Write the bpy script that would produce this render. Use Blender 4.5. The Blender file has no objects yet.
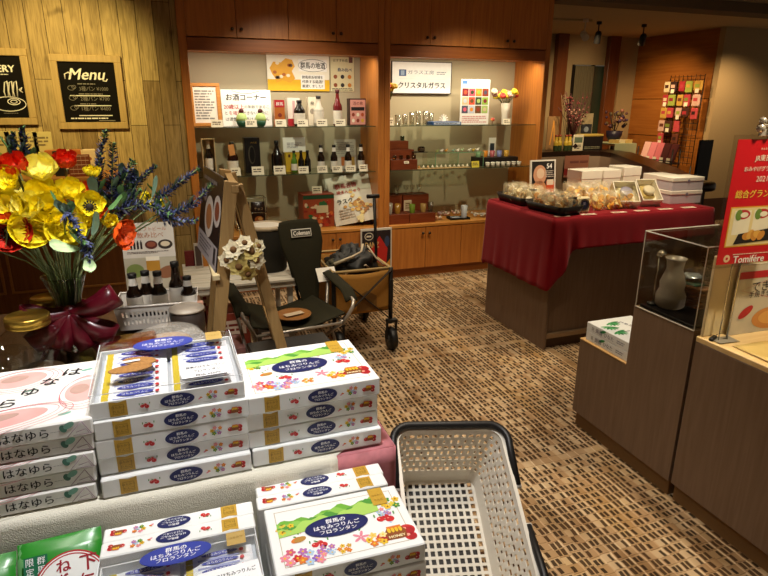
import bpy, math, random
from math import sin, cos, pi, radians as R
from mathutils import Matrix, Vector

# ------------------------------------------------------------------ camera, world, lights, exposure
SC = bpy.context.scene
COL = SC.collection
F, PITCH, YAW, ROLL, EYE = 588.0, R(17.5), R(19.9), R(.257), 1.5
_fw = Vector((sin(YAW)*cos(PITCH), cos(YAW)*cos(PITCH), -sin(PITCH)))
_r0 = Vector((cos(YAW), -sin(YAW), 0)); _u0 = _r0.cross(_fw)
_ri = _r0*cos(ROLL) + _u0*sin(ROLL); _up = -_r0*sin(ROLL) + _u0*cos(ROLL)
cam = bpy.data.objects.new('camera', bpy.data.cameras.new('camera')); COL.objects.link(cam)
cam.data.sensor_width = 36; cam.data.lens = F/768*36; cam.data.clip_start = .02
cam.matrix_world = Matrix(((_ri.x, _up.x, -_fw.x, 0), (_ri.y, _up.y, -_fw.y, 0), (_ri.z, _up.z, -_fw.z, EYE), (0, 0, 0, 1)))
SC.camera = cam
SC.view_settings.view_transform = 'Standard'; SC.view_settings.look = 'None'
SC.view_settings.gamma = 1; SC.view_settings.use_curve_mapping = False
SC.view_settings.exposure = 0.28

def ray(px, py): return _fw + _ri*((px-384)/F) + _up*((288-py)/F)
def atY(px, py, Y): d = ray(px, py); t = Y/d.y; return Vector((d.x*t, Y, EYE + d.z*t))
def atX(px, py, X): d = ray(px, py); t = X/d.x; return Vector((X, d.y*t, EYE + d.z*t))
def atZ(px, py, z): d = ray(px, py); t = (z-EYE)/d.z; return Vector((d.x*t, d.y*t, z))

W = bpy.data.worlds.new('world'); SC.world = W; W.use_nodes = True
bg = W.node_tree.nodes['Background']; bg.inputs[0].default_value = (1, .80, .58, 1); bg.inputs[1].default_value = .11

def spot(name, loc, target, watts, col, size=70, blend=.6, rad=.05):
    l = bpy.data.lights.new(name, 'SPOT'); l.energy = watts; l.color = col; l.spot_size = R(size); l.spot_blend = blend; l.shadow_soft_size = rad
    o = bpy.data.objects.new(name, l); COL.objects.link(o); o.location = loc
    o.rotation_euler = (Vector(target)-Vector(loc)).to_track_quat('-Z', 'Y').to_euler(); return o
def area(name, loc, target, watts, col, sx, sy):
    l = bpy.data.lights.new(name, 'AREA'); l.energy = watts; l.color = col; l.shape = 'RECTANGLE'; l.size = sx; l.size_y = sy
    o = bpy.data.objects.new(name, l); COL.objects.link(o); o.location = loc
    o.rotation_euler = (Vector(target)-Vector(loc)).to_track_quat('-Z', 'Y').to_euler(); return o
WARM = (1, .74, .42); SOFT = (1, .86, .66); NEUT = (1, .95, .88)
spot('downlight_gifts', (.15, .95, 2.38), (.1, 1.15, .8), 86, (1, .985, .96), 88, .8, .06)
spot('downlight_basket', (.95, 1.25, 2.38), (.75, 1.2, .5), 34, SOFT, 70, .8, .06)
spot('downlight_flowers', (-.40, 1.40, 2.38), (-.30, 1.85, 1.05), 66, (1, .93, .82), 70, .7, .05)
spot('downlight_planks', (-.62, 3.55, 2.38), (-.62, 4.7, 1.55), 105, (1, .77, .30), 70, .9, .05)
spot('downlight_easel', (.2, 2.5, 2.38), (.3, 3.0, .5), 56, SOFT, 75, .7, .05)
spot('downlight_aisle', (1.75, 3.85, 2.38), (1.75, 3.75, 0), 62, (1, .82, .58), 78, .8, .05)
spot('downlight_carpet', (1.15, 2.1, 2.38), (1.3, 2.0, 0), 56, SOFT, 80, .8, .05)
spot('downlight_red_table', (2.75, 2.75, 2.38), (2.75, 3.15, .85), 100, (1, .84, .58), 66, .7, .05)
spot('downlight_counter', (2.0, .95, 2.38), (1.98, 1.25, .7), 95, (1, .84, .58), 66, .7, .05)
spot('cabinet_beam_spirits', (.9, 3.55, 2.38), (.9, 5.0, .72), 58, (1, .90, .70), 72, .8, .04)
spot('cabinet_beam_glassware', (2.35, 3.60, 2.38), (2.45, 5.0, .72), 62, (1, .85, .60), 72, .8, .04)
area('strip_light_spirits', (.9, 4.80, 1.845), (.9, 4.95, .9), 6, (1, .90, .70), 1.35, .04)
area('strip_light_glassware', (2.47, 4.80, 1.845), (2.47, 4.95, .9), 8, (1, .86, .60), 1.3, .04)
spot('step_fill_spot', (1.55, 2.45, 2.38), (1.84, 1.95, .45), 60, SOFT, 60, .8, .04)  # extra spot added to brighten the leaf boxes on the low step
spot('downlight_wagon', (1.0, 2.9, 2.38), (1.05, 3.4, .3), 40, SOFT, 65, .8, .05)

# ------------------------------------------------------------------ materials
def lin(c):
    c = c.lstrip('#'); v = [int(c[i:i+2], 16)/255 for i in (0, 2, 4)]
    return tuple(x/12.92 if x <= .04045 else ((x+.055)/1.055)**2.4 for x in v) + (1,)
MATS = {}
def nodes(m): m.use_nodes = True; return m.node_tree.nodes, m.node_tree.links, m.node_tree.nodes['Principled BSDF']
def mat(hexc, rough=.55, metal=0, var=.06, scale=30, bump=0, spec=.4, sheen=0, trans=0):
    """principled surface with a little procedural mottling"""
    k = (hexc, rough, metal, var, scale, bump, spec, sheen, trans)
    if k in MATS: return MATS[k]
    m = bpy.data.materials.new('surface_%s' % hexc.strip('#')); n, l, p = nodes(m); c = lin(hexc)
    p.inputs['Roughness'].default_value = rough; p.inputs['Metallic'].default_value = metal
    p.inputs['Specular IOR Level'].default_value = spec
    if sheen: p.inputs['Sheen Weight'].default_value = sheen
    if trans: p.inputs['Transmission Weight'].default_value = trans
    tc = n.new('ShaderNodeTexCoord'); nz = n.new('ShaderNodeTexNoise'); nz.inputs['Scale'].default_value = scale
    l.new(tc.outputs['Object'], nz.inputs['Vector'])
    mx = n.new('ShaderNodeMix'); mx.data_type = 'RGBA'; l.new(nz.outputs[0], mx.inputs[0])
    mx.inputs[6].default_value = tuple(x*(1-var) for x in c[:3])+(1,); mx.inputs[7].default_value = tuple(min(1, x*(1+var)) for x in c[:3])+(1,)
    l.new(mx.outputs[2], p.inputs['Base Color'])
    if bump:
        b = n.new('ShaderNodeBump'); b.inputs['Strength'].default_value = bump; b.inputs['Distance'].default_value = .004
        l.new(nz.outputs[0], b.inputs['Height']); l.new(b.outputs[0], p.inputs['Normal'])
    MATS[k] = m; return m
def clear(key, tint='#ffffff', gloss=.06, ior=1.35, rough=.02):
    """thin clear sheet: see-through body with a reflecting surface"""
    if key in MATS: return MATS[key]
    m = bpy.data.materials.new(key); m.use_nodes = True; n = m.node_tree.nodes; l = m.node_tree.links; n.clear()
    o = n.new('ShaderNodeOutputMaterial'); t = n.new('ShaderNodeBsdfTransparent'); t.inputs[0].default_value = lin(tint)
    g = n.new('ShaderNodeBsdfGlossy'); g.inputs['Roughness'].default_value = rough; fr = n.new('ShaderNodeLayerWeight'); fr.inputs[0].default_value = .5
    pw = n.new('ShaderNodeMath'); pw.operation = 'POWER'; pw.inputs[1].default_value = 5; l.new(fr.outputs['Facing'], pw.inputs[0])
    a = n.new('ShaderNodeMath'); a.operation = 'MULTIPLY_ADD'; a.inputs[1].default_value = ior-.75; a.inputs[2].default_value = gloss; l.new(pw.outputs[0], a.inputs[0]); a.use_clamp = True
    x = n.new('ShaderNodeMixShader'); l.new(a.outputs[0], x.inputs[0]); l.new(t.outputs[0], x.inputs[1]); l.new(g.outputs[0], x.inputs[2]); l.new(x.outputs[0], o.inputs[0])
    MATS[key] = m; return m
def cloudy(key, tint, amt, rough=.25):
    """milky film: partly see-through, partly white plastic"""
    if key in MATS: return MATS[key]
    m = bpy.data.materials.new(key); n, l, p = nodes(m); p.inputs['Base Color'].default_value = lin(tint); p.inputs['Roughness'].default_value = rough; p.inputs['Specular IOR Level'].default_value = .8
    t = n.new('ShaderNodeBsdfTransparent'); x = n.new('ShaderNodeMixShader'); nz = n.new('ShaderNodeTexNoise'); nz.inputs['Scale'].default_value = 40; a = n.new('ShaderNodeMath'); a.operation = 'MULTIPLY'; a.inputs[1].default_value = amt*2; a.use_clamp = True
    l.new(nz.outputs[0], a.inputs[0]); l.new(a.outputs[0], x.inputs[0]); l.new(t.outputs[0], x.inputs[1]); l.new(p.outputs[0], x.inputs[2]); l.new(x.outputs[0], n['Material Output'].inputs[0]); MATS[key] = m; return m
def wood(key, c1, c2, axis='Z', scale=1.0, rough=.4, spec=.4):
    """long grained wood; axis = grain direction in object space"""
    if key in MATS: return MATS[key]
    m = bpy.data.materials.new(key); n, l, p = nodes(m); p.inputs['Roughness'].default_value = rough; p.inputs['Specular IOR Level'].default_value = spec
    tc = n.new('ShaderNodeTexCoord'); mp = n.new('ShaderNodeMapping'); s = [22*scale]*3; s['XYZ'.index(axis)] = 1.3*scale; mp.inputs['Scale'].default_value = s
    l.new(tc.outputs['Object'], mp.inputs[0]); nz = n.new('ShaderNodeTexNoise'); nz.inputs['Scale'].default_value = 2.2; nz.inputs['Detail'].default_value = 6; nz.inputs['Distortion'].default_value = .6
    l.new(mp.outputs[0], nz.inputs['Vector']); r = n.new('ShaderNodeValToRGB'); r.color_ramp.elements[0].position = .3; r.color_ramp.elements[1].position = .7
    r.color_ramp.elements[0].color = lin(c1); r.color_ramp.elements[1].color = lin(c2)
    l.new(nz.outputs[0], r.inputs[0]); l.new(r.outputs[0], p.inputs['Base Color']); MATS[key] = m; return m

WHITE = mat('#f4f2ee', .45, var=.01); PAPER = mat('#f1ece0', .6, var=.02); BLACK = mat('#141210', .5); INK = mat('#1d1a1c', .6, var=0)
GLASS = clear('clear_glass'); ACRYL = clear('clear_acrylic', '#f6f4ee', .05); FILM = clear('clear_film', '#ffffff', .05, 1.2, .08)
GREENGLASS = clear('green_edge_glass', '#f3f9f3', .05); STEEL = mat('#b9b6b0', .25, 1.0); CHROME = mat('#d8d8d8', .12, 1.0)
CAB = wood('cabinet_cherry', '#a8642a', '#c07a36', 'Z', 1.0, .38); CABD = wood('cabinet_cherry_trim', '#8c4c1c', '#9f5b25', 'X', 1.0, .38)
CABX = wood('cabinet_cherry_counter', '#b87632', '#d29348', 'X', 1.0, .35)
LAM = wood('taupe_laminate', '#6d5744', '#7a6350', 'Z', 1.4, .5); MAPLE = wood('maple_edge', '#c79c62', '#d6b077', 'Y', 1.0, .4)
PINE = wood('pine_strip', '#a5854e', '#bd9c62', 'Z', 1.2, .6); SLATW = wood('white_slat', '#cdc6b4', '#ddd8ca', 'X', 1.0, .6)

# ------------------------------------------------------------------ mesh building
GLY = {}
def glyphs(s):
    k = s
    if k in GLY: return GLY[k]
    c = bpy.data.curves.new('t', 'FONT'); c.body = s; c.size = 1; c.resolution_u = 2; c.fill_mode = 'FRONT'; c.align_x = 'LEFT'
    o = bpy.data.objects.new('t', c); COL.objects.link(o); bpy.context.view_layer.update()
    me = bpy.data.meshes.new_from_object(o.evaluated_get(bpy.context.evaluated_depsgraph_get()))
    v = [(a.co.x, a.co.y) for a in me.vertices]; f = [tuple(p.vertices) for p in me.polygons]
    bpy.data.objects.remove(o); bpy.data.curves.remove(c); bpy.data.meshes.remove(me)
    if not v: v = [(0, 0)]
    x0, x1 = min(a[0] for a in v), max(a[0] for a in v); y0, y1 = min(a[1] for a in v), max(a[1] for a in v)
    # wind every face to +Z
    ff = []
    for p in f:
        A = sum(v[p[i]][0]*v[p[(i+1) % len(p)]][1]-v[p[(i+1) % len(p)]][0]*v[p[i]][1] for i in range(len(p)))
        ff.append(p if A > 0 else tuple(reversed(p)))
    GLY[k] = ([(a[0]-(x0+x1)/2, a[1]-(y0+y1)/2) for a in v], ff, x1-x0, y1-y0); return GLY[k]
def frame(o, u, v):
    u = Vector(u).normalized(); v = Vector(v).normalized(); n = u.cross(v); o = Vector(o)
    return Matrix(((u.x, v.x, n.x, o.x), (u.y, v.y, n.y, o.y), (u.z, v.z, n.z, o.z), (0, 0, 0, 1)))
def TR(x=0, y=0, z=0, rx=0, ry=0, rz=0): return Matrix.Translation((x, y, z)) @ Matrix.Rotation(rz, 4, 'Z') @ Matrix.Rotation(ry, 4, 'Y') @ Matrix.Rotation(rx, 4, 'X')
class MB:
    def __init__(s): s.v = []; s.f = []; s.mi = []; s.sm = []; s.ml = []; s.M = Matrix()
    def add(s, vs, fs, m, sm=False, M=None):
        if m not in s.ml: s.ml.append(m)
        i = s.ml.index(m); b = len(s.v); T = s.M @ M if M is not None else s.M
        s.v += [T @ Vector(p) for p in vs]; s.f += [tuple(b+k for k in f) for f in fs]; s.mi += [i]*len(fs); s.sm += [sm]*len(fs); return s
    def box(s, x0, y0, z0, x1, y1, z1, m, b=0.0, M=None):
        if b <= 0:
            v = [(x, y, z) for z in (z0, z1) for y in (y0, y1) for x in (x0, x1)]
            return s.add(v, [(0, 2, 3, 1), (4, 5, 7, 6), (0, 1, 5, 4), (2, 6, 7, 3), (0, 4, 6, 2), (1, 3, 7, 5)], m, False, M)
        b = min(b, (x1-x0)*.45, (y1-y0)*.45, (z1-z0)*.45); lo = (x0, y0, z0); hi = (x1, y1, z1); v = []; ix = {}
        for c in range(8):
            sg = [(c >> k) & 1 for k in range(3)]
            for a in range(3):
                ix[(c, a)] = len(v); v.append(tuple((hi[k] if sg[k] else lo[k]) if k == a else (hi[k]-b if sg[k] else lo[k]+b) for k in range(3)))
        f = []; C = Vector(((x0+x1)/2, (y0+y1)/2, (z0+z1)/2))
        def put(q):
            P = [Vector(v[i]) for i in q]; n = (P[1]-P[0]).cross(P[2]-P[0]); mid = sum(P, Vector())/len(P)-C
            f.append(tuple(q) if n.dot(mid) > 0 else tuple(reversed(q)))
        for a in range(3):
            o1, o2 = (a+1) % 3, (a+2) % 3
            for sd in (0, 1):
                put([ix[((sd << a) | (i << o1) | (j << o2), a)] for i, j in ((0, 0), (1, 0), (1, 1), (0, 1))])
            for i in (0, 1):
                for j in (0, 1):
                    c0 = (i << o1) | (j << o2); c1 = c0 | (1 << a)
                    put([ix[(c0, o1)], ix[(c1, o1)], ix[(c1, o2)], ix[(c0, o2)]])
        for c in range(8): put([ix[(c, 0)], ix[(c, 1)], ix[(c, 2)]])
        return s.add(v, f, m, False, M)
    def lathe(s, pr, m, n=20, M=None, sm=True, cap=True):
        v = []; f = []
        for r, z in pr:
            for k in range(n): v.append((r*cos(2*pi*k/n), r*sin(2*pi*k/n), z))
        for i in range(len(pr)-1):
            for k in range(n): f.append((i*n+k, i*n+(k+1) % n, (i+1)*n+(k+1) % n, (i+1)*n+k))
        if cap:
            if pr[0][0] > 1e-6: f.append(tuple(reversed(range(n))))
            if pr[-1][0] > 1e-6: f.append(tuple((len(pr)-1)*n+k for k in range(n)))
        return s.add(v, f, m, sm, M)
    def tube(s, pts, r, m, n=8, closed=False, M=None, sm=True, flat=1.0):
        P = [Vector(p) for p in pts]; N = len(P); rr = r if isinstance(r, (list, tuple)) else [r]*N; v = []; f = []; up = None
        for i in range(N):
            d = (P[(i+1) % N]-P[i-1]) if closed else (P[min(i+1, N-1)]-P[max(i-1, 0)])
            d = d.normalized() if d.length > 1e-9 else Vector((0, 0, 1))
            if up is None: up = Vector((0, 0, 1)) if abs(d.z) < .9 else Vector((1, 0, 0))
            a = d.cross(up); a = a.normalized() if a.length > 1e-6 else d.orthogonal().normalized(); b = a.cross(d).normalized(); up = b
            for k in range(n): t = 2*pi*k/n; v.append(tuple(P[i] + a*(cos(t)*rr[i]) + b*(sin(t)*rr[i]*flat)))
        for i in range(N if closed else N-1):
            j = (i+1) % N
            for k in range(n): f.append((i*n+(k+1) % n, i*n+k, j*n+k, j*n+(k+1) % n))
        if not closed: f += [tuple(range(n)), tuple(reversed(range((N-1)*n, N*n)))]
        return s.add(v, f, m, sm, M)
    def bar(s, p, q, w, h, m, M=None, up=(0, 0, 1), b=.002):
        p = Vector(p); q = Vector(q); d = q-p; z = d.normalized(); x = Vector(up).cross(z)
        x = x.normalized() if x.length > 1e-5 else z.orthogonal().normalized(); y = z.cross(x)
        T = Matrix(((x.x, y.x, z.x, p.x), (x.y, y.y, z.y, p.y), (x.z, y.z, z.z, p.z), (0, 0, 0, 1)))
        return s.box(-w/2, -h/2, 0, w/2, h/2, d.length, m, b, (M @ T) if M is not None else T)
    def poly(s, pts, m, M=None, z=0):
        return s.add([(p[0], p[1], p[2] if len(p) > 2 else z) for p in pts], [tuple(range(len(pts)))], m, False, M)
    def ell(s, cx, cy, rx, ry, m, M=None, z=.0005, rot=0, n=28):
        c, d = cos(rot), sin(rot); return s.poly([(cx+rx*cos(t)*c-ry*sin(t)*d, cy+rx*cos(t)*d+ry*sin(t)*c) for t in [2*pi*k/n for k in range(n)]], m, M, z)
    def ring(s, cx, cy, rx, ry, w, m, M=None, z=.0006, n=32, rot=0):
        v = []; f = []; c, d = cos(rot), sin(rot)
        for k in range(n):
            t = 2*pi*k/n
            for q in (0, w): x, y = (rx-q)*cos(t), (ry-q)*sin(t); v.append((cx+x*c-y*d, cy+x*d+y*c, z))
        for k in range(n): a = 2*k; b = 2*((k+1) % n); f.append((a, b, b+1, a+1))
        return s.add(v, f, m, False, M)
    def rect(s, x0, y0, x1, y1, m, M=None, z=.0005): return s.poly([(x0, y0), (x1, y0), (x1, y1), (x0, y1)], m, M, z)
    def text(s, t, cx, cy, m, h=None, w=None, M=None, z=.0009, rot=0, bold=.012, shear=0):
        v, f, tw, th = glyphs(t); k = (w/tw) if w else h/max(th, 1e-6)
        if w and h: kx, ky = w/tw, h/th
        else: kx = ky = k
        c, d = cos(rot), sin(rot)
        if shear: v = [(x+y*shear, y) for x, y in v]
        for i, e in enumerate((-1, 0, 1) if bold >= .02 else (0,)): s.add([(cx+(x+e*bold*.7)*kx*c-(y+e*bold*.4)*ky*d, cy+(x+e*bold*.7)*kx*d+(y+e*bold*.4)*ky*c, z+i*.00003) for x, y in v], f, m, False, M)
        return s
    def lines(s, x0, y0, x1, y1, n, m, M=None, z=.0007, seed=1, th=.5, ragged=.35):
        """rows of small illegible print"""
        rg = random.Random(seed); dy = (y1-y0)/n
        for i in range(n):
            y = y1-(i+.5)*dy; x = x0; xe = x1-(x1-x0)*rg.random()*ragged
            while x < xe-1e-5:
                wd = min(xe-x, dy*(.5+rg.random()*2.2)); s.rect(x, y-dy*th/2, x+wd, y+dy*th/2, m, M, z); x += wd+dy*.3
        return s
    def grid(s, fn, nu, nv, m, M=None, sm=True, skip=None):
        v = [fn(i/nu, j/nv) for j in range(nv+1) for i in range(nu+1)]
        f = [(j*(nu+1)+i, j*(nu+1)+i+1, (j+1)*(nu+1)+i+1, (j+1)*(nu+1)+i) for j in range(nv) for i in range(nu) if not (skip and skip(i, j))]
        return s.add(v, f, m, sm, M)
    def ball(s, c, r, m, n=14, k=8, M=None):
        r = r if isinstance(r, (list, tuple)) else (r, r, r); T = Matrix.Translation(c) @ Matrix.Diagonal((r[0], r[1], r[2], 1))
        pr = [(max(sin(pi*i/k), 1e-7), -cos(pi*i/k)) for i in range(k+1)]
        return s.lathe(pr, m, n, (M @ T) if M is not None else T, True, False)
    def obj(s, name, parent=None, loc=None, rz=0, mods=()):
        me = bpy.data.meshes.new(name); me.from_pydata([tuple(p) for p in s.v], [], s.f)
        for m in s.ml: me.materials.append(m)
        me.polygons.foreach_set('material_index', s.mi); me.polygons.foreach_set('use_smooth', s.sm); me.update()
        o = bpy.data.objects.new(name, me); COL.objects.link(o)
        if parent: o.parent = parent
        if loc is not None: o.location = loc
        o.rotation_euler.z = rz
        for k, a in mods:
            md = o.modifiers.new(k.lower(), k)
            for q, x in a.items(): setattr(md, q, x)
        return o
def tag(o, label, cat, group=None, kind=None):
    o['label'] = label; o['category'] = cat
    if group: o['group'] = group
    if kind: o['kind'] = kind
    return o
def thing(name, label, cat, loc=(0, 0, 0), rz=0, group=None, rot=None):
    o = bpy.data.objects.new(name, None); o.empty_display_size = .02; COL.objects.link(o); o.location = loc; o.rotation_euler.z = rz
    if rot: o.rotation_euler = rot
    return tag(o, label, cat, group)
def dup(root, loc, rz=0, label=None, group=None):
    r = root.copy(); COL.objects.link(r); r.location = loc; r.rotation_euler.z = rz
    if label: r['label'] = label
    if group: r['group'] = group
    for ch in list(root.children):
        c = ch.copy(); COL.objects.link(c); c.parent = r
        for g in list(ch.children): d = g.copy(); COL.objects.link(d); d.parent = c
    return r
def struct(name, mb, loc=None): o = mb.obj(name, None, loc); o['kind'] = 'structure'; return o
# ------------------------------------------------------------------ setting
def carpet():
    m = bpy.data.materials.new('woven_carpet'); n, l, p = nodes(m); p.inputs['Roughness'].default_value = .95; p.inputs['Specular IOR Level'].default_value = .1
    tc = n.new('ShaderNodeTexCoord'); nz = n.new('ShaderNodeTexNoise'); nz.inputs['Scale'].default_value = 16; nz.inputs['Detail'].default_value = 3
    l.new(tc.outputs['Object'], nz.inputs['Vector'])
    wob = n.new('ShaderNodeVectorMath'); wob.operation = 'MULTIPLY_ADD'; wob.inputs[1].default_value = (.014, .014, 0); l.new(nz.outputs['Color'], wob.inputs[0]); l.new(tc.outputs['Object'], wob.inputs[2])
    sp = n.new('ShaderNodeSeparateXYZ'); l.new(wob.outputs[0], sp.inputs[0])
    def M(op, a, b=None, c=None):
        q = n.new('ShaderNodeMath'); q.operation = op
        for i, x in enumerate((a, b, c)):
            if x is None: continue
            if isinstance(x, (int, float)): q.inputs[i].default_value = x
            else: l.new(x, q.inputs[i])
        return q.outputs[0]
    PX, PY = .046, .038
    def white(x, y):
        c = n.new('ShaderNodeCombineXYZ'); l.new(x, c.inputs[0]); l.new(y, c.inputs[1]); w = n.new('ShaderNodeTexWhiteNoise'); w.noise_dimensions = '2D'; l.new(c.outputs[0], w.inputs['Vector']); return w.outputs[0]
    u = M('DIVIDE', sp.outputs[0], PX); iu = M('FLOOR', u); fu = M('FRACT', u); zero = M('MULTIPLY', iu, 0)
    v = M('ADD', M('DIVIDE', sp.outputs[1], PY), M('MULTIPLY', white(iu, zero), .35)); iv = M('FLOOR', v); fv = M('FRACT', v)
    ru = white(iu, zero); rv = white(iv, M('ADD', zero, 57)); rc = white(iu, iv); rl = white(iu, M('FLOOR', M('DIVIDE', iv, 5)))
    # dark weft floats: two short bars per cell, of varying length, some left out; bands of rows and columns go quiet
    lo = M('MULTIPLY_ADD', rc, .16, .06); hi = M('MULTIPLY_ADD', rl, .22, .78)
    inx = M('MULTIPLY', M('GREATER_THAN', fv, lo), M('LESS_THAN', fv, hi))
    b1 = M('MULTIPLY', M('GREATER_THAN', fu, .10), M('LESS_THAN', fu, .40)); b2 = M('MULTIPLY', M('GREATER_THAN', fu, .52), M('LESS_THAN', fu, M('MULTIPLY_ADD', rl, .08, .76)))
    bars = M('MAXIMUM', M('MULTIPLY', b1, M('GREATER_THAN', rc, .22)), M('MULTIPLY', b2, M('LESS_THAN', rc, .80)))
    quiet = M('MULTIPLY', M('GREATER_THAN', ru, .06), M('GREATER_THAN', rv, .10))
    dash = M('MULTIPLY', M('MULTIPLY', inx, bars), quiet)
    big = n.new('ShaderNodeTexNoise'); big.inputs['Scale'].default_value = 2.2; mpb = n.new('ShaderNodeMapping'); mpb.inputs['Scale'].default_value = (2.6, 1, 1); l.new(tc.outputs['Object'], mpb.inputs[0]); l.new(mpb.outputs[0], big.inputs['Vector'])
    gr = n.new('ShaderNodeValToRGB'); e = gr.color_ramp.elements; e[0].position = .30; e[0].color = lin('#826848'); e[1].position = .70; e[1].color = lin('#ab8e64'); x = e.new(.5); x.color = lin('#ae9676')
    l.new(big.outputs[0], gr.inputs[0])
    dk = n.new('ShaderNodeMix'); dk.data_type = 'RGBA'; l.new(rl, dk.inputs[0]); dk.inputs[6].default_value = lin('#100805'); dk.inputs[7].default_value = lin('#34200f')
    th = M('MULTIPLY', M('GREATER_THAN', fu, .87), M('GREATER_THAN', ru, .30))
    m1 = n.new('ShaderNodeMix'); m1.data_type = 'RGBA'; l.new(M('MULTIPLY', th, .6), m1.inputs[0]); l.new(gr.outputs[0], m1.inputs[6]); m1.inputs[7].default_value = lin('#cdb594')
    mt = n.new('ShaderNodeMix'); mt.data_type = 'RGBA'; mt.blend_type = 'MULTIPLY'; l.new(M('MULTIPLY', rc, .55), mt.inputs[0]); l.new(m1.outputs[2], mt.inputs[6]); mt.inputs[7].default_value = lin('#b08a5e'); m1 = mt
    m1b = n.new('ShaderNodeMix'); m1b.data_type = 'RGBA'; m1b.blend_type = 'MULTIPLY'; l.new(M('MULTIPLY', M('LESS_THAN', fv, .08), .5), m1b.inputs[0]); l.new(m1.outputs[2], m1b.inputs[6]); m1b.inputs[7].default_value = lin('#8a6a48')
    m2 = n.new('ShaderNodeMix'); m2.data_type = 'RGBA'; l.new(M('MULTIPLY', dash, .9), m2.inputs[0]); l.new(m1b.outputs[2], m2.inputs[6]); l.new(dk.outputs[2], m2.inputs[7])
    l.new(m2.outputs[2], p.inputs['Base Color'])
    b = n.new('ShaderNodeBump'); b.inputs['Strength'].default_value = .35; b.inputs['Distance'].default_value = .004; l.new(M('SUBTRACT', 1.0, dash), b.inputs['Height']); l.new(b.outputs[0], p.inputs['Normal'])
    return m
def planks():
    m = bpy.data.materials.new('weathered_planks'); n, l, p = nodes(m); p.inputs['Roughness'].default_value = .7; p.inputs['Specular IOR Level'].default_value = .25
    tc = n.new('ShaderNodeTexCoord'); sp = n.new('ShaderNodeSeparateXYZ'); l.new(tc.outputs['Object'], sp.inputs[0])
    cb = n.new('ShaderNodeCombineXYZ'); l.new(sp.outputs[2], cb.inputs[0]); l.new(sp.outputs[0], cb.inputs[1])
    br = n.new('ShaderNodeTexBrick'); l.new(cb.outputs[0], br.inputs['Vector']); br.inputs['Scale'].default_value = 1; br.inputs['Brick Width'].default_value = .82; br.inputs['Row Height'].default_value = .112
    br.inputs['Mortar Size'].default_value = .0022; br.offset = .37; br.offset_frequency = 2; br.inputs['Color1'].default_value = lin('#8a7048'); br.inputs['Color2'].default_value = lin('#cdb378'); br.inputs['Mortar'].default_value = lin('#4d3b24'); br.inputs['Bias'].default_value = .1
    mp = n.new('ShaderNodeMapping'); mp.inputs['Scale'].default_value = (30, 1, 2.6); l.new(tc.outputs['Object'], mp.inputs[0])
    nz = n.new('ShaderNodeTexNoise'); nz.inputs['Scale'].default_value = 2; nz.inputs['Detail'].default_value = 7; nz.inputs['Distortion'].default_value = 1.2; l.new(mp.outputs[0], nz.inputs['Vector'])
    rp = n.new('ShaderNodeValToRGB'); rp.color_ramp.elements[0].position = .25; rp.color_ramp.elements[0].color = (.36, .33, .28, 1); rp.color_ramp.elements[1].position = .62; rp.color_ramp.elements[1].color = (1, 1, 1, 1); l.new(nz.outputs[0], rp.inputs[0])
    kn = n.new('ShaderNodeTexNoise'); kn.inputs['Scale'].default_value = 5.5; l.new(tc.outputs['Object'], kn.inputs['Vector'])
    kr = n.new('ShaderNodeValToRGB'); kr.color_ramp.elements[0].position = .26; kr.color_ramp.elements[0].color = (.3, .26, .2, 1); kr.color_ramp.elements[1].position = .35; kr.color_ramp.elements[1].color = (1, 1, 1, 1); l.new(kn.outputs[0], kr.inputs[0])
    a = n.new('ShaderNodeMix'); a.data_type = 'RGBA'; a.blend_type = 'MULTIPLY'; a.inputs[0].default_value = .85; l.new(br.outputs[0], a.inputs[6]); l.new(rp.outputs[0], a.inputs[7])
    c = n.new('ShaderNodeMix'); c.data_type = 'RGBA'; c.blend_type = 'MULTIPLY'; c.inputs[0].default_value = .8; l.new(a.outputs[2], c.inputs[6]); l.new(kr.outputs[0], c.inputs[7])
    l.new(c.outputs[2], p.inputs['Base Color']); return m
BEIGE = mat('#b0976e', .8, var=.05, scale=60, bump=.15); CEIL = mat('#bfa880', .9, var=.03, scale=8)
b = MB(); b.grid(lambda u, v: (-2.6+11*u, -1.2+9.4*v, 0), 1, 1, carpet(), sm=False); b.box(-2.6, -1.2, -.05, 8.4, 8.2, -.004, mat('#3a2d20', .9)); struct('floor', b)
b = MB(); b.box(-2.6, -1.2, 2.42, 8.4, 4.58, 2.5, CEIL); b.box(-2.6, 4.58, 2.42, 3.24, 5.4, 2.5, CEIL); b.box(3.2, 4.82, 2.40, 8.4, 8.2, 2.5, CEIL); struct('ceiling', b)
b = MB(); b.box(3.24, 4.58, 2.33, 8.4, 4.82, 2.5, mat('#6e5a42', .8)); struct('trim_1', b)
b = MB(); b.box(-2.6, 4.72, 0, .150, 4.80, 2.42, planks()); struct('wall_back', b)
b = MB(); b.box(-2.6, -1.2, 0, -2.52, 4.72, 2.42, BEIGE); struct('wall_left', b)
b = MB(); b.box(.150, 5.22, 0, 3.24, 5.30, 2.42, BEIGE); struct('wall_rear', b)
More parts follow.
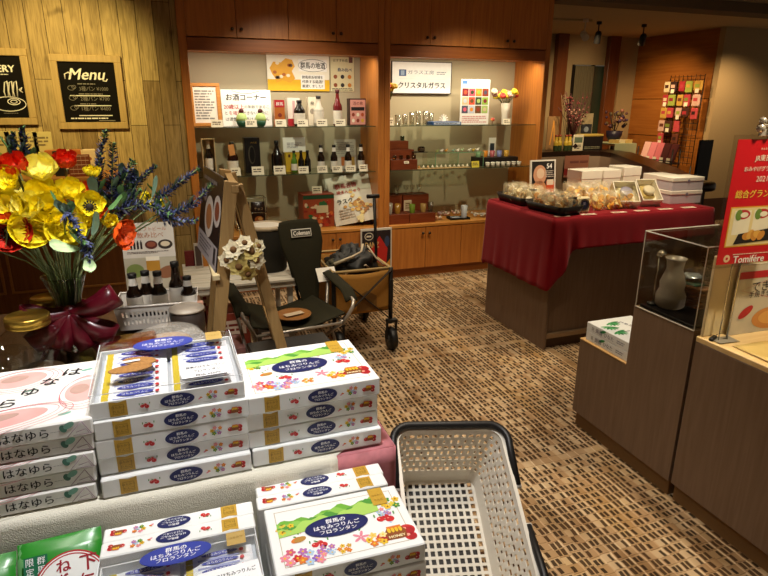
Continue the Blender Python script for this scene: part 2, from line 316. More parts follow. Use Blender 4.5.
# the room beyond
b = MB(); b.box(3.24, 7.36, 0, 5.45, 7.44, 2.40, BEIGE); b.box(6.12, 7.36, 0, 6.66, 7.44, 2.40, BEIGE); b.box(5.45, 7.36, 2.02, 6.12, 7.44, 2.40, BEIGE); b.box(5.45, 7.36, 0, 6.12, 7.44, .3, BEIGE); struct('wall_far', b)
PANEL = wood('amber_wall_panel', '#94561f', '#aa6a2b', 'Y', .7, .42)
b = MB()
for z0, z1 in ((0, .52), (.528, 1.06), (1.068, 1.56), (1.568, 2.40)): b.box(6.56, 5.98, z0, 6.62, 7.36, z1, PANEL, .003)
b.box(6.60, 5.98, 0, 6.66, 7.36, 2.4, mat('#3a2412', .7)); struct('wall_right', b)
b = MB(); b.box(6.55, 5.90, 0, 8.4, 5.98, 2.40, BEIGE); b.box(6.55, 5.885, 0, 8.4, 5.90, .30, mat('#4a2d18', .5)); struct('wall_pillar', b)
POST = wood('red_wood_post', '#6d3a1b', '#7d4622', 'Z', 1, .4)
for i, (x0, x1) in enumerate(((5.13, 5.30), (5.99, 6.17))):
    b = MB(); b.box(x0, 7.27, 0, x1, 7.355, 2.4, POST, .004); struct('trim_%d' % (i+2), b)
b = MB(); b.box(5.46, 7.38, .31, 6.11, 7.40, 2.01, mat('#3b4434', .25, spec=.6)); o = struct('window_1', b)
f = MB()
for x in (5.455, 5.80, 6.075): f.box(x, 7.355, .3, x+.035, 7.405, 2.02, mat('#241a12', .5))
f.obj('window_frame', o)
b = MB(); b.grid(lambda u, v: (5.46+.33*u, 7.30+.014*sin(u*40), .35+1.65*v), 60, 2, mat('#6b5f45', .85, var=.08)); tag(b.obj('curtain'), 'drab beige curtain hanging at the dark window of the far room', 'curtain')
# ------------------------------------------------------------------ wall cabinets
def wm(t):
    b = MB(); b.M = Matrix.Translation(-Vector(t.location)); return b
S1, S2, CT = 1.316, .946, .482
GREIGE = mat('#b3a78c', .75, var=.02, scale=90); KNOB = mat('#3a2410', .3)
def cabinet(label, X0, X1, xa, xb, up_px, lo_x):
    t = thing('display_cabinet', label, 'cabinet', (X0, 4.70, 0), 0, 'wall cabinets')
    for a, c in ((X0, xa), (xb, X1)): b = wm(t); b.box(a, 4.70, 0, c, 5.20, 2.42, CAB, .003); b.obj('side_panel', t)
    b = wm(t); b.box(xa, 4.735, 0, xb, 4.76, .07, CABD); b.box(xa, 4.735, .07, xb, 5.18, .078, CABD); b.obj('plinth', t)
    b = wm(t); b.box(xa, 4.695, .455, xb, 5.18, CT, CABX, .003); b.obj('counter', t)
    b = wm(t); b.box(xa, 5.18, .078, xb, 5.20, 1.87, GREIGE); b.obj('back_panel', t)
    b = wm(t); b.box(xa, 4.70, 1.85, xb, 4.725, 1.938, CABD, .003); b.obj('valance', t)
    b = wm(t); b.box(xa, 4.725, 1.87, xb, 5.18, 1.89, CAB); b.obj('soffit_board', t)
    for z in (S2, S1):
        b = wm(t); b.box(xa+.002, 4.76, z-.006, xb-.002, 5.178, z, GREENGLASS); b.box(xa+.002, 4.7585, z-.006, xb-.002, 4.76, z, mat('#43503f', .25)); b.obj('glass_shelf', t)
    def doors(xs, z0, z1, zk, lock):
        for i in range(len(xs)-1):
            a, c = xs[i]+.0015, xs[i+1]-.0015
            b = wm(t); b.box(a, 4.70, z0, c, 4.722, z1, CAB, .002); d = b.obj('door', t)
            kx = c-.03 if i % 2 == 0 else a+.03
            k = wm(t); T = TR(kx, 4.70, zk, rx=pi/2); k.lathe([(.006, 0), (.006, .012), (.012, .016), (.012, .024), (.001, .027)], KNOB, 12, T); k.obj('knob', d)
            if i == lock: k = wm(t); k.lathe([(.011, 0), (.011, .003)], STEEL, 12, TR(c-.03, 4.70, z1-.06, rx=pi/2)); k.obj('lock', d)
    doors([xa]+[atY(p, 30, 4.70).x for p in up_px]+[xb], 1.945, 2.42, 2.0, 1)
    doors([xa]+lo_x+[xb], .082, .45, .40, 9)
    b = wm(t); b.box(xa, 4.76, 2.40, xb, 5.2, 2.42, CAB); b.obj('top_board', t)
    return t
cabinet('orange-brown wall cabinet of bottles and spirits with two glass shelves, left of the pair', .152, 1.6965, .208, 1.645, (236.5, 288.5, 336.5), [.53, .90, 1.27])
cabinet('orange-brown wall cabinet of glassware with two glass shelves, right of the pair', 1.698, 3.24, 1.748, 3.19, (430.5, 471.5, 510.6), [atY(425.5, 240, 4.7).x, atY(461, 240, 4.7).x, 2.83])
# ------------------------------------------------------------------ shelf goods
ROW = [108]
def sx(p, Y, y=None): return atY(p, ROW[0] if y is None else y, Y).x
def sz(y, Y, p=300): return atY(p, y, Y).z
CARDT = mat('#f3e9cf', .6, var=.02)
def price_card(X, Y, z, w, h, label, group, tint=None, rz=0):
    o = thing('price_card', label, 'price card', (X, Y, z), rz, group)
    b = MB(); T = TR(rx=R(-12)); b.box(-w/2, -.0006, 0, w/2, .0006, h, tint or CARDT, 0, T); b.lines(-w*.38, h*.25, w*.38, h*.8, 2, mat('#6b5a48', .7), T @ frame((0, -.0007, 0), (1, 0, 0), (0, 0, 1)), seed=int(X*900)); b.obj('card', o)
    b = MB(); b.box(-w*.3, .0005, 0, w*.3, .02, .0015, tint or CARDT); b.obj('foot', o); return o
def bottle(label, X, Y, z, r, h, glass, lab, cap, neck=.28, labz=(.12, .5), group='bottles on the spirits shelves', foil=None, squat=False, name='bottle'):
    t = thing(name, label, 'bottle', (X, Y, z), 0, group)
    sh = h*(.60 if not squat else .68); b = MB(); rn = r*neck+.002
    b.lathe([(r*.9, 0), (r, .006), (r, sh*.86), (r*.93, sh*.95), (r*.62, sh*1.08), (rn*1.1, h*.80 if not squat else h*.84), (rn, h*.90), (rn, h*.965), (rn*1.15, h*.968), (rn*1.15, h*.985), (rn*.8, h*.988)], glass, 16); b.obj('body', t)
    b = MB(); b.lathe([(r+.0006, h*labz[0]), (r+.0006, h*labz[1])], lab, 16, None, True, False); b.obj('label', t)
    b = MB(); b.lathe([(rn*1.12, h*.90), (rn*1.22, h*.905), (rn*1.22, h*.995), (rn*.9, h)], cap, 14); b.obj('cap', t)
    if foil: b = MB(); b.lathe([(rn*1.35, h*.74), (rn*1.12, h*.82), (rn*1.1, h*.895)], foil, 14, None, True, False); b.obj('neck_foil', t)
    return t
def carton(name, label, cat, X0, X1, Y, z0, z1, dep, body, art=None, group=None, rz=0):
    t = thing(name, label, cat, ((X0+X1)/2, Y, z0), rz, group); w = X1-X0; h = z1-z0
    b = MB(); b.box(-w/2, 0, 0, w/2, dep, h, body, .0015)
    if art: art(b, frame((0, -.0003, 0), (1, 0, 0), (0, 0, 1)), w, h)
    b.obj('carton', t); return t
DKGL = mat('#0f0c0a', .12, spec=.7); AMBERGL = mat('#1c0f08', .12, spec=.7); GRGL = mat('#4f7a26', .15, spec=.7); ROSE = mat('#6b1d22', .12, spec=.7)
GOLD = mat('#b58b3a', .3, .8); RED = mat('#b3202a', .5); NAVY = mat('#26305f', .45, var=.02)
Yb = 4.92
gr1 = 'things standing on the upper glass shelf'
# framed notice with orange-brown frame
t = thing('framed_notice', 'white printed notice in an orange wooden frame at the left end of the top shelf', 'notice', (sx(206, 5.0), 5.0, S1), 0)
w = sx(222, 5.0)-sx(191, 5.0); h = sz(84, 5.0)-S1; T = TR(rx=R(-8)); b = MB(); ORF = wood('orange_frame', '#b9762f', '#cf8f45', 'X', 2)
for a in ((-w/2, 0, w/2, .025), (-w/2, h-.025, w/2, h)): b.box(a[0], -.012, a[1], a[2], .006, a[3], ORF, .002, T)
for a in ((-w/2, -w/2+.03), (w/2-.03, w/2)): b.box(a[0], -.012, .025, a[1], .006, h-.025, ORF, .002, T)
b.obj('frame', t); b = MB(); b.box(-w/2+.03, -.002, .025, w/2-.03, .004, h-.025, PAPER, 0, T); b.lines(-w*.33, h*.15, w*.33, h*.85, 11, mat('#8d8a86', .7), T @ frame((0, -.0025, 0), (1, 0, 0), (0, 0, 1))); b.obj('sheet', t)
# sake corner sign
t = thing('sake_corner_sign', 'white sign board reading sake corner in black and red beside the framed notice', 'sign', (sx(247, 5.0), 4.99, S1))
w = sx(272, 5.0)-sx(222.5, 5.0); h = sz(90, 5.0)-S1; b = MB(); T = TR(rx=R(-7)); b.box(-w/2, -.003, 0, w/2, .003, h, WHITE, .001, T); Fm = T @ frame((0, -.0033, 0), (1, 0, 0), (0, 0, 1))
b.text('お酒コーナー', 0, h*.79, INK, w=w*.80, M=Fm, bold=.03); b.tube([(-w*.28, h*.97, .001), (-w*.1, h*.9, .001), (w*.1, h*.9, .001), (w*.28, h*.97, .001)], .0015, mat('#5a5a70'), 5, M=Fm)
b.text('20歳以上', -w*.26, h*.53, RED, w=w*.40, M=Fm, bold=.02); b.text('の年齢であるこ', w*.2, h*.53, INK, w=w*.50, M=Fm)
b.text('と', -w*.42, h*.36, INK, h=h*.09, M=Fm); b.text('を確認', -w*.24, h*.36, RED, w=w*.25, M=Fm); b.text('できない場合に', w*.17, h*.36, INK, w=w*.52, M=Fm); b.text('は酒類の販売はしません', 0, h*.19, INK, w=w*.88, M=Fm); b.obj('board', t)
for px, lb in ((241, 'left of the pair'), (260, 'right of the pair')):
    t = thing('round_bottle', 'round bottle, pale green over dark green with a dark red stopper, '+lb, 'bottle', (sx(px, 4.86), 4.86, S1), 0, 'round green bottles'); r = .044
    b = MB(); b.lathe([(r*.55, 0), (r*.8, .012), (r*1.02, .045)], mat('#27553a', .4), 16); b.obj('base', t)
    b = MB(); b.lathe([(r*1.02, .045), (r*.98, .062), (r*.8, .085), (r*.45, .100), (r*.2, .105)], mat('#b5cf7e', .45), 16); b.obj('body', t)
    b = MB(); b.lathe([(r*.36, .103), (r*.45, .112), (r*.4, .128), (.004, .134)], mat('#58161c', .4), 12); b.obj('stopper', t)
def art_red(b, M, w, h):
    b.rect(-w/2, h*.72, w/2, h, RED, M); b.text('群馬', 0, h*.85, WHITE, w=w*.7, M=M); b.ell(0, h*.42, w*.2, w*.2, mat('#7b2a16'), M); b.rect(-w*.4, h*.05, w*.4, h*.2, CARDT, M)
carton('liqueur_box', 'orange carton with a red top and round window, beside the sake corner sign', 'box', sx(273.5, 4.95), sx(283.5, 4.95), 4.9, S1, sz(100, 4.9), .07, mat('#b5652b', .4), art_red, gr1)
def art_rw(b, M, w, h):
    b.rect(-w*.5, 0, w*.5, h*.25, RED, M); b.rect(-w*.1, h*.3, w*.1, h*.9, mat('#c9a0a0'), M); b.ell(w*.25, h*.55, w*.15, h*.12, mat('#cc7d6b'), M)
carton('sake_carton', 'tall white and red carton standing behind the squat dark bottle', 'box', sx(287.5, 4.98), sx(300, 4.98), 4.98, S1, sz(98, 4.98), .09, mat('#e9dcd2', .4), art_rw, gr1)
LABW = mat('#e8e0d0', .5)
bottle('squat black bottle with a white label in front of the red and white carton', sx(299.5, 4.88), 4.89, S1, .046, .20, DKGL, LABW, BLACK, .35, (.08, .5), squat=True)
def art_w2(b, M, w, h): b.ell(0, h*.5, w*.3, h*.1, mat('#9a8f80'), M); b.text('泉', 0, h*.78, INK, w=w*.5, M=M)
carton('sake_carton', 'tall cream carton with black writing beside the frosted bottle', 'box', sx(308, 4.98), sx(316, 4.98), 4.97, S1, sz(97, 4.97), .07, mat('#e4d9c3', .45), art_w2, gr1)
bottle('frosted pale bottle with a black brushed character on its label', sx(318.5, 4.9), 4.9, S1, .043, .235, mat('#cfc8b8', .3), LABW, mat('#2a2622'), .34, (.1, .48))
bottle('slim rose red bottle with a white label on the top shelf', sx(337.5, 4.9), 4.9, S1, .038, .285, ROSE, LABW, mat('#4a1518'), .3, (.05, .42))
def art_pk(b, M, w, h):
    b.rect(-w*.46, h*.03, w*.46, h*.95, mat('#d99a8e', .5), M); b.rect(-w*.4, h*.55, w*.4, h*.68, INK, M, .0007); b.text('酒の肴', 0, h*.82, mat('#6b2a22'), w=w*.6, M=M)
    for i in range(3): b.ell(-w*.28+w*.28*i, h*.4, w*.09, h*.07, mat(('#8a3a2a', '#efe6d0', '#b5542f')[i]), M, .0007); b.ell(-w*.28+w*.28*i, h*.18, w*.09, h*.07, mat(('#efe6d0', '#8a3a2a', '#d9b23c')[i]), M, .0007)
carton('snack_box', 'dark box with a pink printed front at the right end of the top shelf', 'box', sx(349.5, 4.92), sx(366, 4.92), 4.92, S1, sz(98, 4.92), .08, mat('#3a2320', .5), art_pk, gr1)
for i, (px, dz) in enumerate(((216, 0), (250.5, 0), (280.5, 0), (302.5, 0), (322, 0), (340.5, 0))):
    price_card(sx(px, 4.80), 4.80+.01, S1, .088, .055, 'small white price card '+('in front of the framed orange notice', 'between the two round green bottles', 'in front of the orange and red carton', 'in front of the squat black bottle', 'in front of the frosted bottle', 'in front of the rose red bottle')[i], 'price cards on the top spirits shelf')
ROW[0] = 73
def wallposter(name, label, cat, p0, p1, y0, y1, Y, base, art, thick=.004):
    X0, X1 = sx(p0, Y), sx(p1, Y); za, zb = sz(y1, Y), sz(y0, Y); t = thing(name, label, cat, ((X0+X1)/2, Y, za)); w, h = X1-X0, zb-za
    b = MB(); b.box(-w/2, -thick, 0, w/2, 0, h, base); art(b, frame((0, -thick-.0003, 0), (1, 0, 0), (0, 0, 1)), w, h); b.obj('sheet', t); return t
def art_map(b, M, w, h):
    YEL = mat('#e2b21f', .5); b.rect(-w*.5, 0, w*.5, h*.32, YEL, M)
    rg = random.Random(4)
    pts = [(-.42, .45), (-.46, .62), (-.40, .80), (-.28, .78), (-.20, .90), (-.10, .86), (-.06, .68), (-.11, .55), (-.06, .35), (-.14, .22), (-.26, .30), (-.36, .22), (-.38, .36)]
    b.poly([(x*w, y*h) for x, y in pts], mat('#e0a52a', .5), M, .0007)
    for i in range(9): b.ell(w*rg.uniform(-.4, -.1), h*rg.uniform(.32, .8), w*.03, h*.045, mat(('#7a5a44', '#f2e6c6', '#b5652b')[i % 3]), M, .001)
    b.rect(0, h*.55, w*.46, h*.88, WHITE, M, .0007); b.ring(w*.23, h*.715, w*.235, h*.175, .003, INK, M, .0009); b.text('群馬の地酒', w*.23, h*.715, INK, w=w*.40, h=h*.18, M=M, z=.0012, bold=.03)
    b.rect(w*.03, h*.06, w*.42, h*.46, WHITE, M, .0007)
    for i, s in enumerate(('群馬県各地域を', '代表する銘酒！', '厳選しました!!')): b.text(s, w*.22, h*(.39-.125*i), INK, w=w*.34, M=M, z=.0012, bold=.03)
wallposter('map_poster', 'white and yellow local sake poster with a map on the cabinet back', 'poster', 267, 329, 55, 91, 5.172, mat('#efe9d8', .5), art_map, .008)
def art_list(b, M, w, h):
    b.text('おすすめ酒', -w*.08, h*.88, INK, w=w*.6, M=M); b.text('飲み比べ', w*.1, h*.62, NAVY, w=w*.6, M=M, bold=.04); b.rect(w*.28, h*.82, w*.44, h*.98, mat('#6d4038'), M)
    for i in range(6): b.ell(-w*.3+w*.3*(i % 3), h*(.42-.24*(i//3)), w*.08, h*.06, mat(('#8a4a2a', '#2f2a2a', '#c57b2f')[i % 3]), M)
    b.lines(-w*.45, h*.02, w*.45, h*.1, 2, INK, M)
wallposter('price_list_poster', 'cream price list sheet with small bottle pictures beside the yellow map poster', 'poster', 330.5, 354, 55, 91, 5.174, mat('#d9cfa6', .6), art_list, .002)
ROW[0] = 158
# second spirits shelf
WBOX = wood('pale_box_wood', '#b59a6c', '#c9b084', 'Z', 2, .6)
X0, X1 = sx(202.5, 4.95), sx(216, 4.95); zt = sz(137.5, 4.95)-S2
t = thing('bottle_gift_box', 'pale open wooden gift box holding a dark bottle, left on the lower shelf', 'gift box', ((X0+X1)/2, 4.95, S2)); w = X1-X0
b = MB(); b.box(-w/2, .07, 0, w/2, .078, zt, WBOX); b.box(-w/2, 0, 0, -w/2+.008, .07, zt, WBOX); b.box(w/2-.008, 0, 0, w/2, .07, zt, WBOX); b.box(-w/2+.008, 0, 0, w/2-.008, .07, .008, WBOX); b.box(-w/2+.008, 0, zt-.008, w/2-.008, .07, zt, WBOX); b.obj('crate', t)
bottle('dark bottle with a pale neck inside the open wooden gift box', (X0+X1)/2, 4.985, S2+.009, .030, zt-.02, DKGL, LABW, mat('#c9bfa8', .4), .34, (.1, .45), foil=mat('#cfc5b0', .4))
t = bottle('dark bottle with an orange neck tag and white label', sx(232.5, 4.93), 4.93, S2, .043, sz(140.5, 4.93)-S2, mat('#2a120a', .12), LABW, BLACK, .30, (.08, .42))
b = MB(); b.box(-.02, -.047, .15, .028, -.044, .235, mat('#d39253', .5), .001, TR(rz=.25, ry=-.12)); b.obj('neck_tag', t)
def art_blk(b, M, w, h): b.ell(-w*.05, h*.52, w*.22, h*.26, mat('#4b4438', .4), M); b.ell(-w*.03, h*.52, w*.17, h*.22, mat('#0d0b0b', .3), M, .0008); b.text('大吟醸', w*.1, h*.86, GOLD, w=w*.4, M=M)
carton('bottle_gift_box', 'black lacquered gift box with an oval window on the lower spirits shelf', 'gift box', sx(245, 4.95), sx(260.5, 4.95), 4.95, S2, sz(137, 4.95), .09, mat('#161213', .3), art_blk)
bottle('tall plain black sake bottle on the lower shelf', sx(277, 4.93), 4.93, S2, .046, sz(140, 4.93)-S2, DKGL, DKGL, BLACK, .28)
# yellow carton of small bottles with a white raised lid
X0, X1 = sx(286, 4.93), sx(308, 4.93); w = X1-X0; t = thing('tasting_set_carton', 'open yellow carton with a raised white lid behind three small bottles', 'carton', ((X0+X1)/2, 4.95, S2)); YC = mat('#c9a82a', .5)
b = MB(); b.box(-w/2, .05, 0, w/2, .056, .155, YC); b.box(-w/2, 0, 0, -w/2+.004, .05, .155, YC); b.box(w/2-.004, 0, 0, w/2, .05, .155, YC); b.box(-w/2+.004, 0, 0, w/2-.004, .05, .004, YC)
for i in range(3): b.ell(-w*.28+w*.28*i, .125, .010, .014, mat('#4a2a12'), frame((0, .0496, 0), (1, 0, 0), (0, 0, 1)))
b.obj('tray', t); b = MB(); b.box(-w/2-.005, 0, 0, w/2, .003, .12, WHITE, 0, TR(0, .056, .155, rx=R(-6))); b.lines(-w*.35, .03, w*.35, .08, 4, mat('#b6b0b8'), TR(0, .056, .155, rx=R(-6)) @ frame((0, -.0004, 0), (1, 0, 0), (0, 0, 1))); b.obj('lid', t)
for px, g, lb in ((294, GRGL, 'small green bottle in front of the open yellow carton, leftmost of three'), (301, DKGL, 'small black bottle in front of the open yellow carton, middle of three'), (307.5, DKGL, 'small black bottle in front of the open yellow carton, rightmost of three')):
    bottle(lb, sx(px, 4.90), 4.90, S2, .026, .175, g, LABW if g is GRGL else DKGL, BLACK, .34, (.1, .4))
for i, px in enumerate((321, 334, 348, 361)):
    bottle('stubby brown beer bottle with white neck label, '+('leftmost', 'second from the left', 'third from the left', 'rightmost')[i]+' of four', sx(px, 4.92), 4.92, S2, .030, .215, AMBERGL, mat('#ded8cc', .5), BLACK, .38, (.06, .38), 'beer bottles on the lower shelf', foil=mat('#e9e5dc', .4))
X0, X1 = sx(335, 5.05), sx(356.5, 5.05); t = thing('tasting_notice', 'grey printed sheet standing behind the beer bottles', 'notice', ((X0+X1)/2, 5.05, S2)); w = X1-X0; h = sz(140, 5.05)-S2
b = MB(); b.box(-w/2, 0, 0, w/2, .003, h, mat('#b9b3a6', .5), 0, TR(rx=R(-6))); Fm = TR(rx=R(-6)) @ frame((0, -.0004, 0), (1, 0, 0), (0, 0, 1)); b.lines(-w*.42, h*.5, w*.42, h*.92, 7, mat('#8f8a84'), Fm); b.rect(-w*.2, h*.1, w*.1, h*.4, mat('#b26a34'), Fm); b.rect(w*.15, h*.1, w*.42, h*.4, mat('#b3924a'), Fm); b.obj('sheet', t)
for i, px in enumerate((235, 257.5, 279.5, 303.5, 322.5, 337.5, 351, 364)):
    price_card(sx(px, 4.80), 4.81, S2, (.075, .095, .095, .085, .085, .088, .088, .075)[i], (.06, .065, .065, .055, .055, .05, .05, .055)[i], 'white price card '+('in front of the dark bottle with the orange tag', 'in front of the black lacquered gift box', 'in front of the plain black sake bottle', 'in front of the yellow carton and its small bottles', 'in front of the first beer bottle from the left', 'in front of the second beer bottle from the left', 'in front of the third beer bottle from the left', 'in front of the rightmost beer bottle')[i], 'price cards on the lower spirits shelf')
ROW[0] = 214
# counter of the spirits bay
t = thing('wire_snack_rack', 'small wire rack at the left of the cabinet counter holding dark snack pouches', 'rack', (sx(252, 4.86), 4.90, CT)); b = MB(); w = .25
for z in (.0, .14, .26):
    b.tube([(-w/2, 0, z+.003), (w/2, 0, z+.003), (w/2, .14, z+.003), (-w/2, .14, z+.003)], .003, STEEL, 6, True)
for x in (-w/2, w/2):
    for y in (0, .14): b.tube([(x, y, 0), (x, y, .26)], .003, STEEL, 6)
b.obj('wire_frame', t)
def pouch(b, w, h, d, m, M=None):
    def fn(u, v, sg):
        e = (sin(pi*min(max(u, 0), 1))**.5)*(sin(pi*min(max(v, 0), 1))**.5); return ((u-.5)*w, sg*d/2*e, v*h)
    b.grid(lambda u, v: fn(u, v, -1), 10, 10, m, M); b.grid(lambda u, v: fn(1-u, v, 1), 10, 10, m, M)
for i, dx in enumerate((-.063, .063)):
    o = thing('snack_pouch', 'dark brown snack pouch with an orange picture, '+('left' if i == 0 else 'right')+' in the wire rack', 'snack pouch', (sx(252, 4.86)+dx, 4.95, CT+.008), 0, 'dark pouches in the wire rack')
    b = MB(); pouch(b, .115, .22, .06, mat('#2c1c16', .3)); Fm = frame((0, -.031, 0), (1, 0, 0), (0, 0, 1)); b.ell(0, .075, .036, .03, mat('#9c5a2a'), Fm); b.ell(.01, .08, .018, .014, mat('#d2a35a'), Fm, .0012); b.text('チョコ', 0, .165, mat('#b99b72'), w=.07, M=Fm); b.obj('pouch', o)
rg = random.Random(7)
for i, (px, Y) in enumerate(((268, 4.86), (283, 4.84), (298, 4.86))):
    o = thing('sweets_packet', 'clear packet of pink and white sweets on the counter, '+('nearest the wire rack', 'middle of three', 'nearest the green topped box')[i], 'packet', (sx(px, Y, 222), Y, CT+.001), rg.uniform(-.2, .2), 'clear sweets packets on the counter')
    b = MB(); pouch(b, .12, .13, .07, FILM, TR(0, .05, .02, rx=R(60))); b.obj('bag', o)
    b = MB()
    for k in range(16): b.ball((rg.uniform(-.045, .045), rg.uniform(-.03, .04), .012+rg.uniform(0, .02)), (.013, .012, .010), mat(('#d9b4a6', '#e6dac8', '#a94a44', '#cf8f74')[k % 4], .5), 8, 5)
    b.obj('sweets', o)
def art_flo(b, M, w, h):
    rg = random.Random(3); b.rect(-w/2, h*.88, w/2, h, mat('#1f4a2c'), M)
    for i in range(46): b.ell(rg.uniform(-w*.45, w*.45), rg.uniform(h*.05, h*.8), w*rg.uniform(.03, .09), h*rg.uniform(.03, .07), mat(('#b33a22', '#d36a30', '#2f6a3a', '#e3c9a0', '#8f2a1c')[i % 5]), M, .0005+i*.00002)
    b.rect(-w*.08, h*.45, w*.3, h*.68, mat('#d8caa0'), M, .002)
t = carton('patterned_box', 'red and green floral patterned box with a dark green top band on the counter', 'box', sx(303, 4.84, 200), sx(334, 4.84, 200), 4.84, CT, sz(196, 4.84), .2, mat('#a04a2a', .45), art_flo)
b = MB(); w = sx(334, 4.84, 200)-sx(303, 4.84, 200); h = sz(196, 4.84)-CT; b.box(-w/2-.003, -.003, h, w/2+.003, .203, h+.006, mat('#8c3a24', .5), .001); b.obj('lid', t)
price_card(sx(319, 4.86), 4.90, CT+h+.0065, .085, .06, 'white price card standing on the red and green patterned box', 'price cards on the counter')
# leaning noodle snack bags
def art_bag(b, M, w, h, k):
    rg = random.Random(k); b.text('群馬名物', -w*.1, h*.88, RED, w=w*.55, M=M, bold=.04); b.text('焼まんじゅう', -w*.06, h*.74, mat('#c23a22'), w=w*.62, M=M, bold=.04); b.text('ラスク', -w*.2, h*.52, mat('#1c1a1a'), w=w*.4, M=M, bold=.05)
    for i in range(40): b.ell(w*rg.gauss(.18, .11), h*rg.gauss(.42, .13), w*.05, h*.035, mat(('#c98f3c', '#e0b45c', '#9d6426', '#e8cf8c')[i % 4]), M, .0012+i*.00004)
    b.lines(-w*.4, h*.12, w*.0, h*.35, 4, mat('#b5a08c'), M); b.rect(w*.02, h*.03, w*.2, h*.13, mat('#d9c592'), M, .002)
for i in range(3):
    Y = 4.90-.055*i; w, h = .37, .40; x = sx(352+2.5*i, Y, 205)
    o = thing('rusk_bag', 'large white printed snack bag leaning on the counter, '+('backmost of three', 'middle of three', 'frontmost of three')[i], 'snack bag', (x, Y, CT+.003), R(-9), 'white snack bags leaning by the post')
    b = MB(); T = TR(0, 0, .028, rx=R(-27), ry=R(-9)); pouch(b, w, h, .045, mat('#ded6c6', .35, var=.02), T); b.grid(lambda u, v: ((u-.5)*w, .002*sin(u*60), h*.985+.02*v), 30, 1, mat('#ded6c6', .35, var=.02), T)
    art_bag(b, T @ frame((0, -.0245, 0), (1, 0, 0), (0, 0, 1)), w*.9, h*.95, i); b.obj('bag', o)
ROW[0] = 76
# ------------------------------------------------------------------ glassware bay
Yp = 5.170
def art_crys(b, M, w, h):
    b.rect(-w*.39, h*.55, -w*.27, h*.76, mat('#3a5688'), M); b.rect(-w*.36, h*.58, -w*.30, h*.73, mat('#8fa4c4'), M, .0008); b.text('ガラス工房', -w*.02, h*.68, mat('#586a8a'), w=w*.44, h=h*.13, M=M); b.lines(w*.25, h*.6, w*.42, h*.72, 2, mat('#8f98a8'), M)
    b.rect(-w*.4, h*.46, w*.4, h*.465, mat('#b9bfc9'), M); b.text('クリスタルガラス', 0, h*.26, mat('#232a40'), w=w*.80, M=M, bold=.05)
t = wallposter('crystal_glass_sign', 'white dark-edged sign reading crystal glass on the right cabinet back', 'sign', 391.5, 450, 59, 92, Yp, mat('#e9ebee', .35), art_crys, .02)
b = MB(); w = sx(450, Yp)-sx(391.5, Yp); h = sz(59, Yp)-sz(92, Yp)
for a in ((-w/2-.006, -.006, w/2+.006, 0), (-w/2-.006, h, w/2+.006, h+.006), (-w/2-.006, 0, -w/2, h), (w/2, 0, w/2+.006, h)): b.box(a[0], -.022, a[1], a[2], 0, a[3], mat('#3a3030', .4))
b.obj('frame', t)
def posy(name, label, loc, n, spread, cols, stem, sz_, seed, height=.1):
    t = thing(name, label, 'flowers', loc); rg = random.Random(seed); b = MB(); c = MB()
    for i in range(n):
        a = 2*pi*i/n+rg.uniform(-.3, .3); r = spread*rg.uniform(.2, 1); p = Vector((r*cos(a), r*sin(a)*.6, height*rg.uniform(.75, 1.1)))
        c.tube([(0, 0, 0), p*.5+Vector((0, 0, .01)), p], .0022, stem, 5); m = cols[i % len(cols)]
        for k in range(7):
            q = 2*pi*k/7; d = Vector((cos(q), sin(q)*.5-.3, sin(q)*.6+.2)).normalized(); b.ball(p+d*sz_*.55, (sz_*.55, sz_*.4, sz_*.5), m, 8, 5)
    b.obj('blossoms', t); c.obj('stems', t); return t
posy('flower_pick', 'small yellow and red flower spray fixed to the middle cabinet post', (1.785, 4.79, sz(99, 4.79)), 7, .045, [mat('#c8a52a'), mat('#b5342a'), mat('#d8b93a')], mat('#4a6a2a'), .026, 5, .10)
ROW[0] = 108
def tumbler(name, label, X, Y, z, r, h, m, group, taper=.85):
    t = thing(name, label, 'glass', (X, Y, z), 0, group); b = MB(); b.lathe([(r*taper, 0), (r, h), (r-.002, h), (r*taper-.002, .006), (.001, .006)], m, 14, None, True, False); b.lathe([(.001, .0), (r*taper, 0)], m, 14, None, False, False); b.obj('cup', t); return t
for i, (px, hh, Y) in enumerate(((398, .085, 4.86), (405, .085, 4.90), (412, .105, 4.97), (418.5, .115, 4.86), (425.5, .115, 4.92), (431, .10, 4.97))):
    tumbler('clear_glass', 'clear cut drinking glass, '+('first', 'second', 'third', 'fourth', 'fifth', 'sixth')[i]+' from the left on the top glassware shelf', sx(px, Y), Y, S1, .026, hh, clear('cut_glass', '#f0f0ea', .16, 1.45, .15), 'clear glasses on the top glassware shelf')
price_card(sx(391, 4.82), 4.82, S1, .05, .065, 'white price card at the left end of the glassware shelf', 'price cards in the glassware cabinet')
o = thing('crystal_ornament', 'white star shaped crystal ornament on the blue box', 'ornament', (sx(445, 4.88), 4.90, S1+.0275)); b = MB()
for k in range(7):
    a = pi*k/6; b.bar((0, 0, .01), (.045*cos(a), .004*(k % 2), .012+.05*sin(a)), .014, .008, mat('#ece6da', .25), b=.003)
b.box(-.02, -.012, 0, .02, .012, .012, mat('#ece6da', .25), .003); b.obj('crystal', o)
def art_blue(b, M, w, h): b.rect(-w*.45, h*.2, w*.46, h*.8, mat('#c9d4e4'), M); b.lines(-w*.4, h*.3, w*.4, h*.7, 1, NAVY, M)
carton('blue_box', 'flat blue and white box lying on the top glassware shelf', 'box', sx(433, 4.82), sx(462, 4.82), 4.82, S1, S1+.027, .14, mat('#2d5690', .4), art_blue)
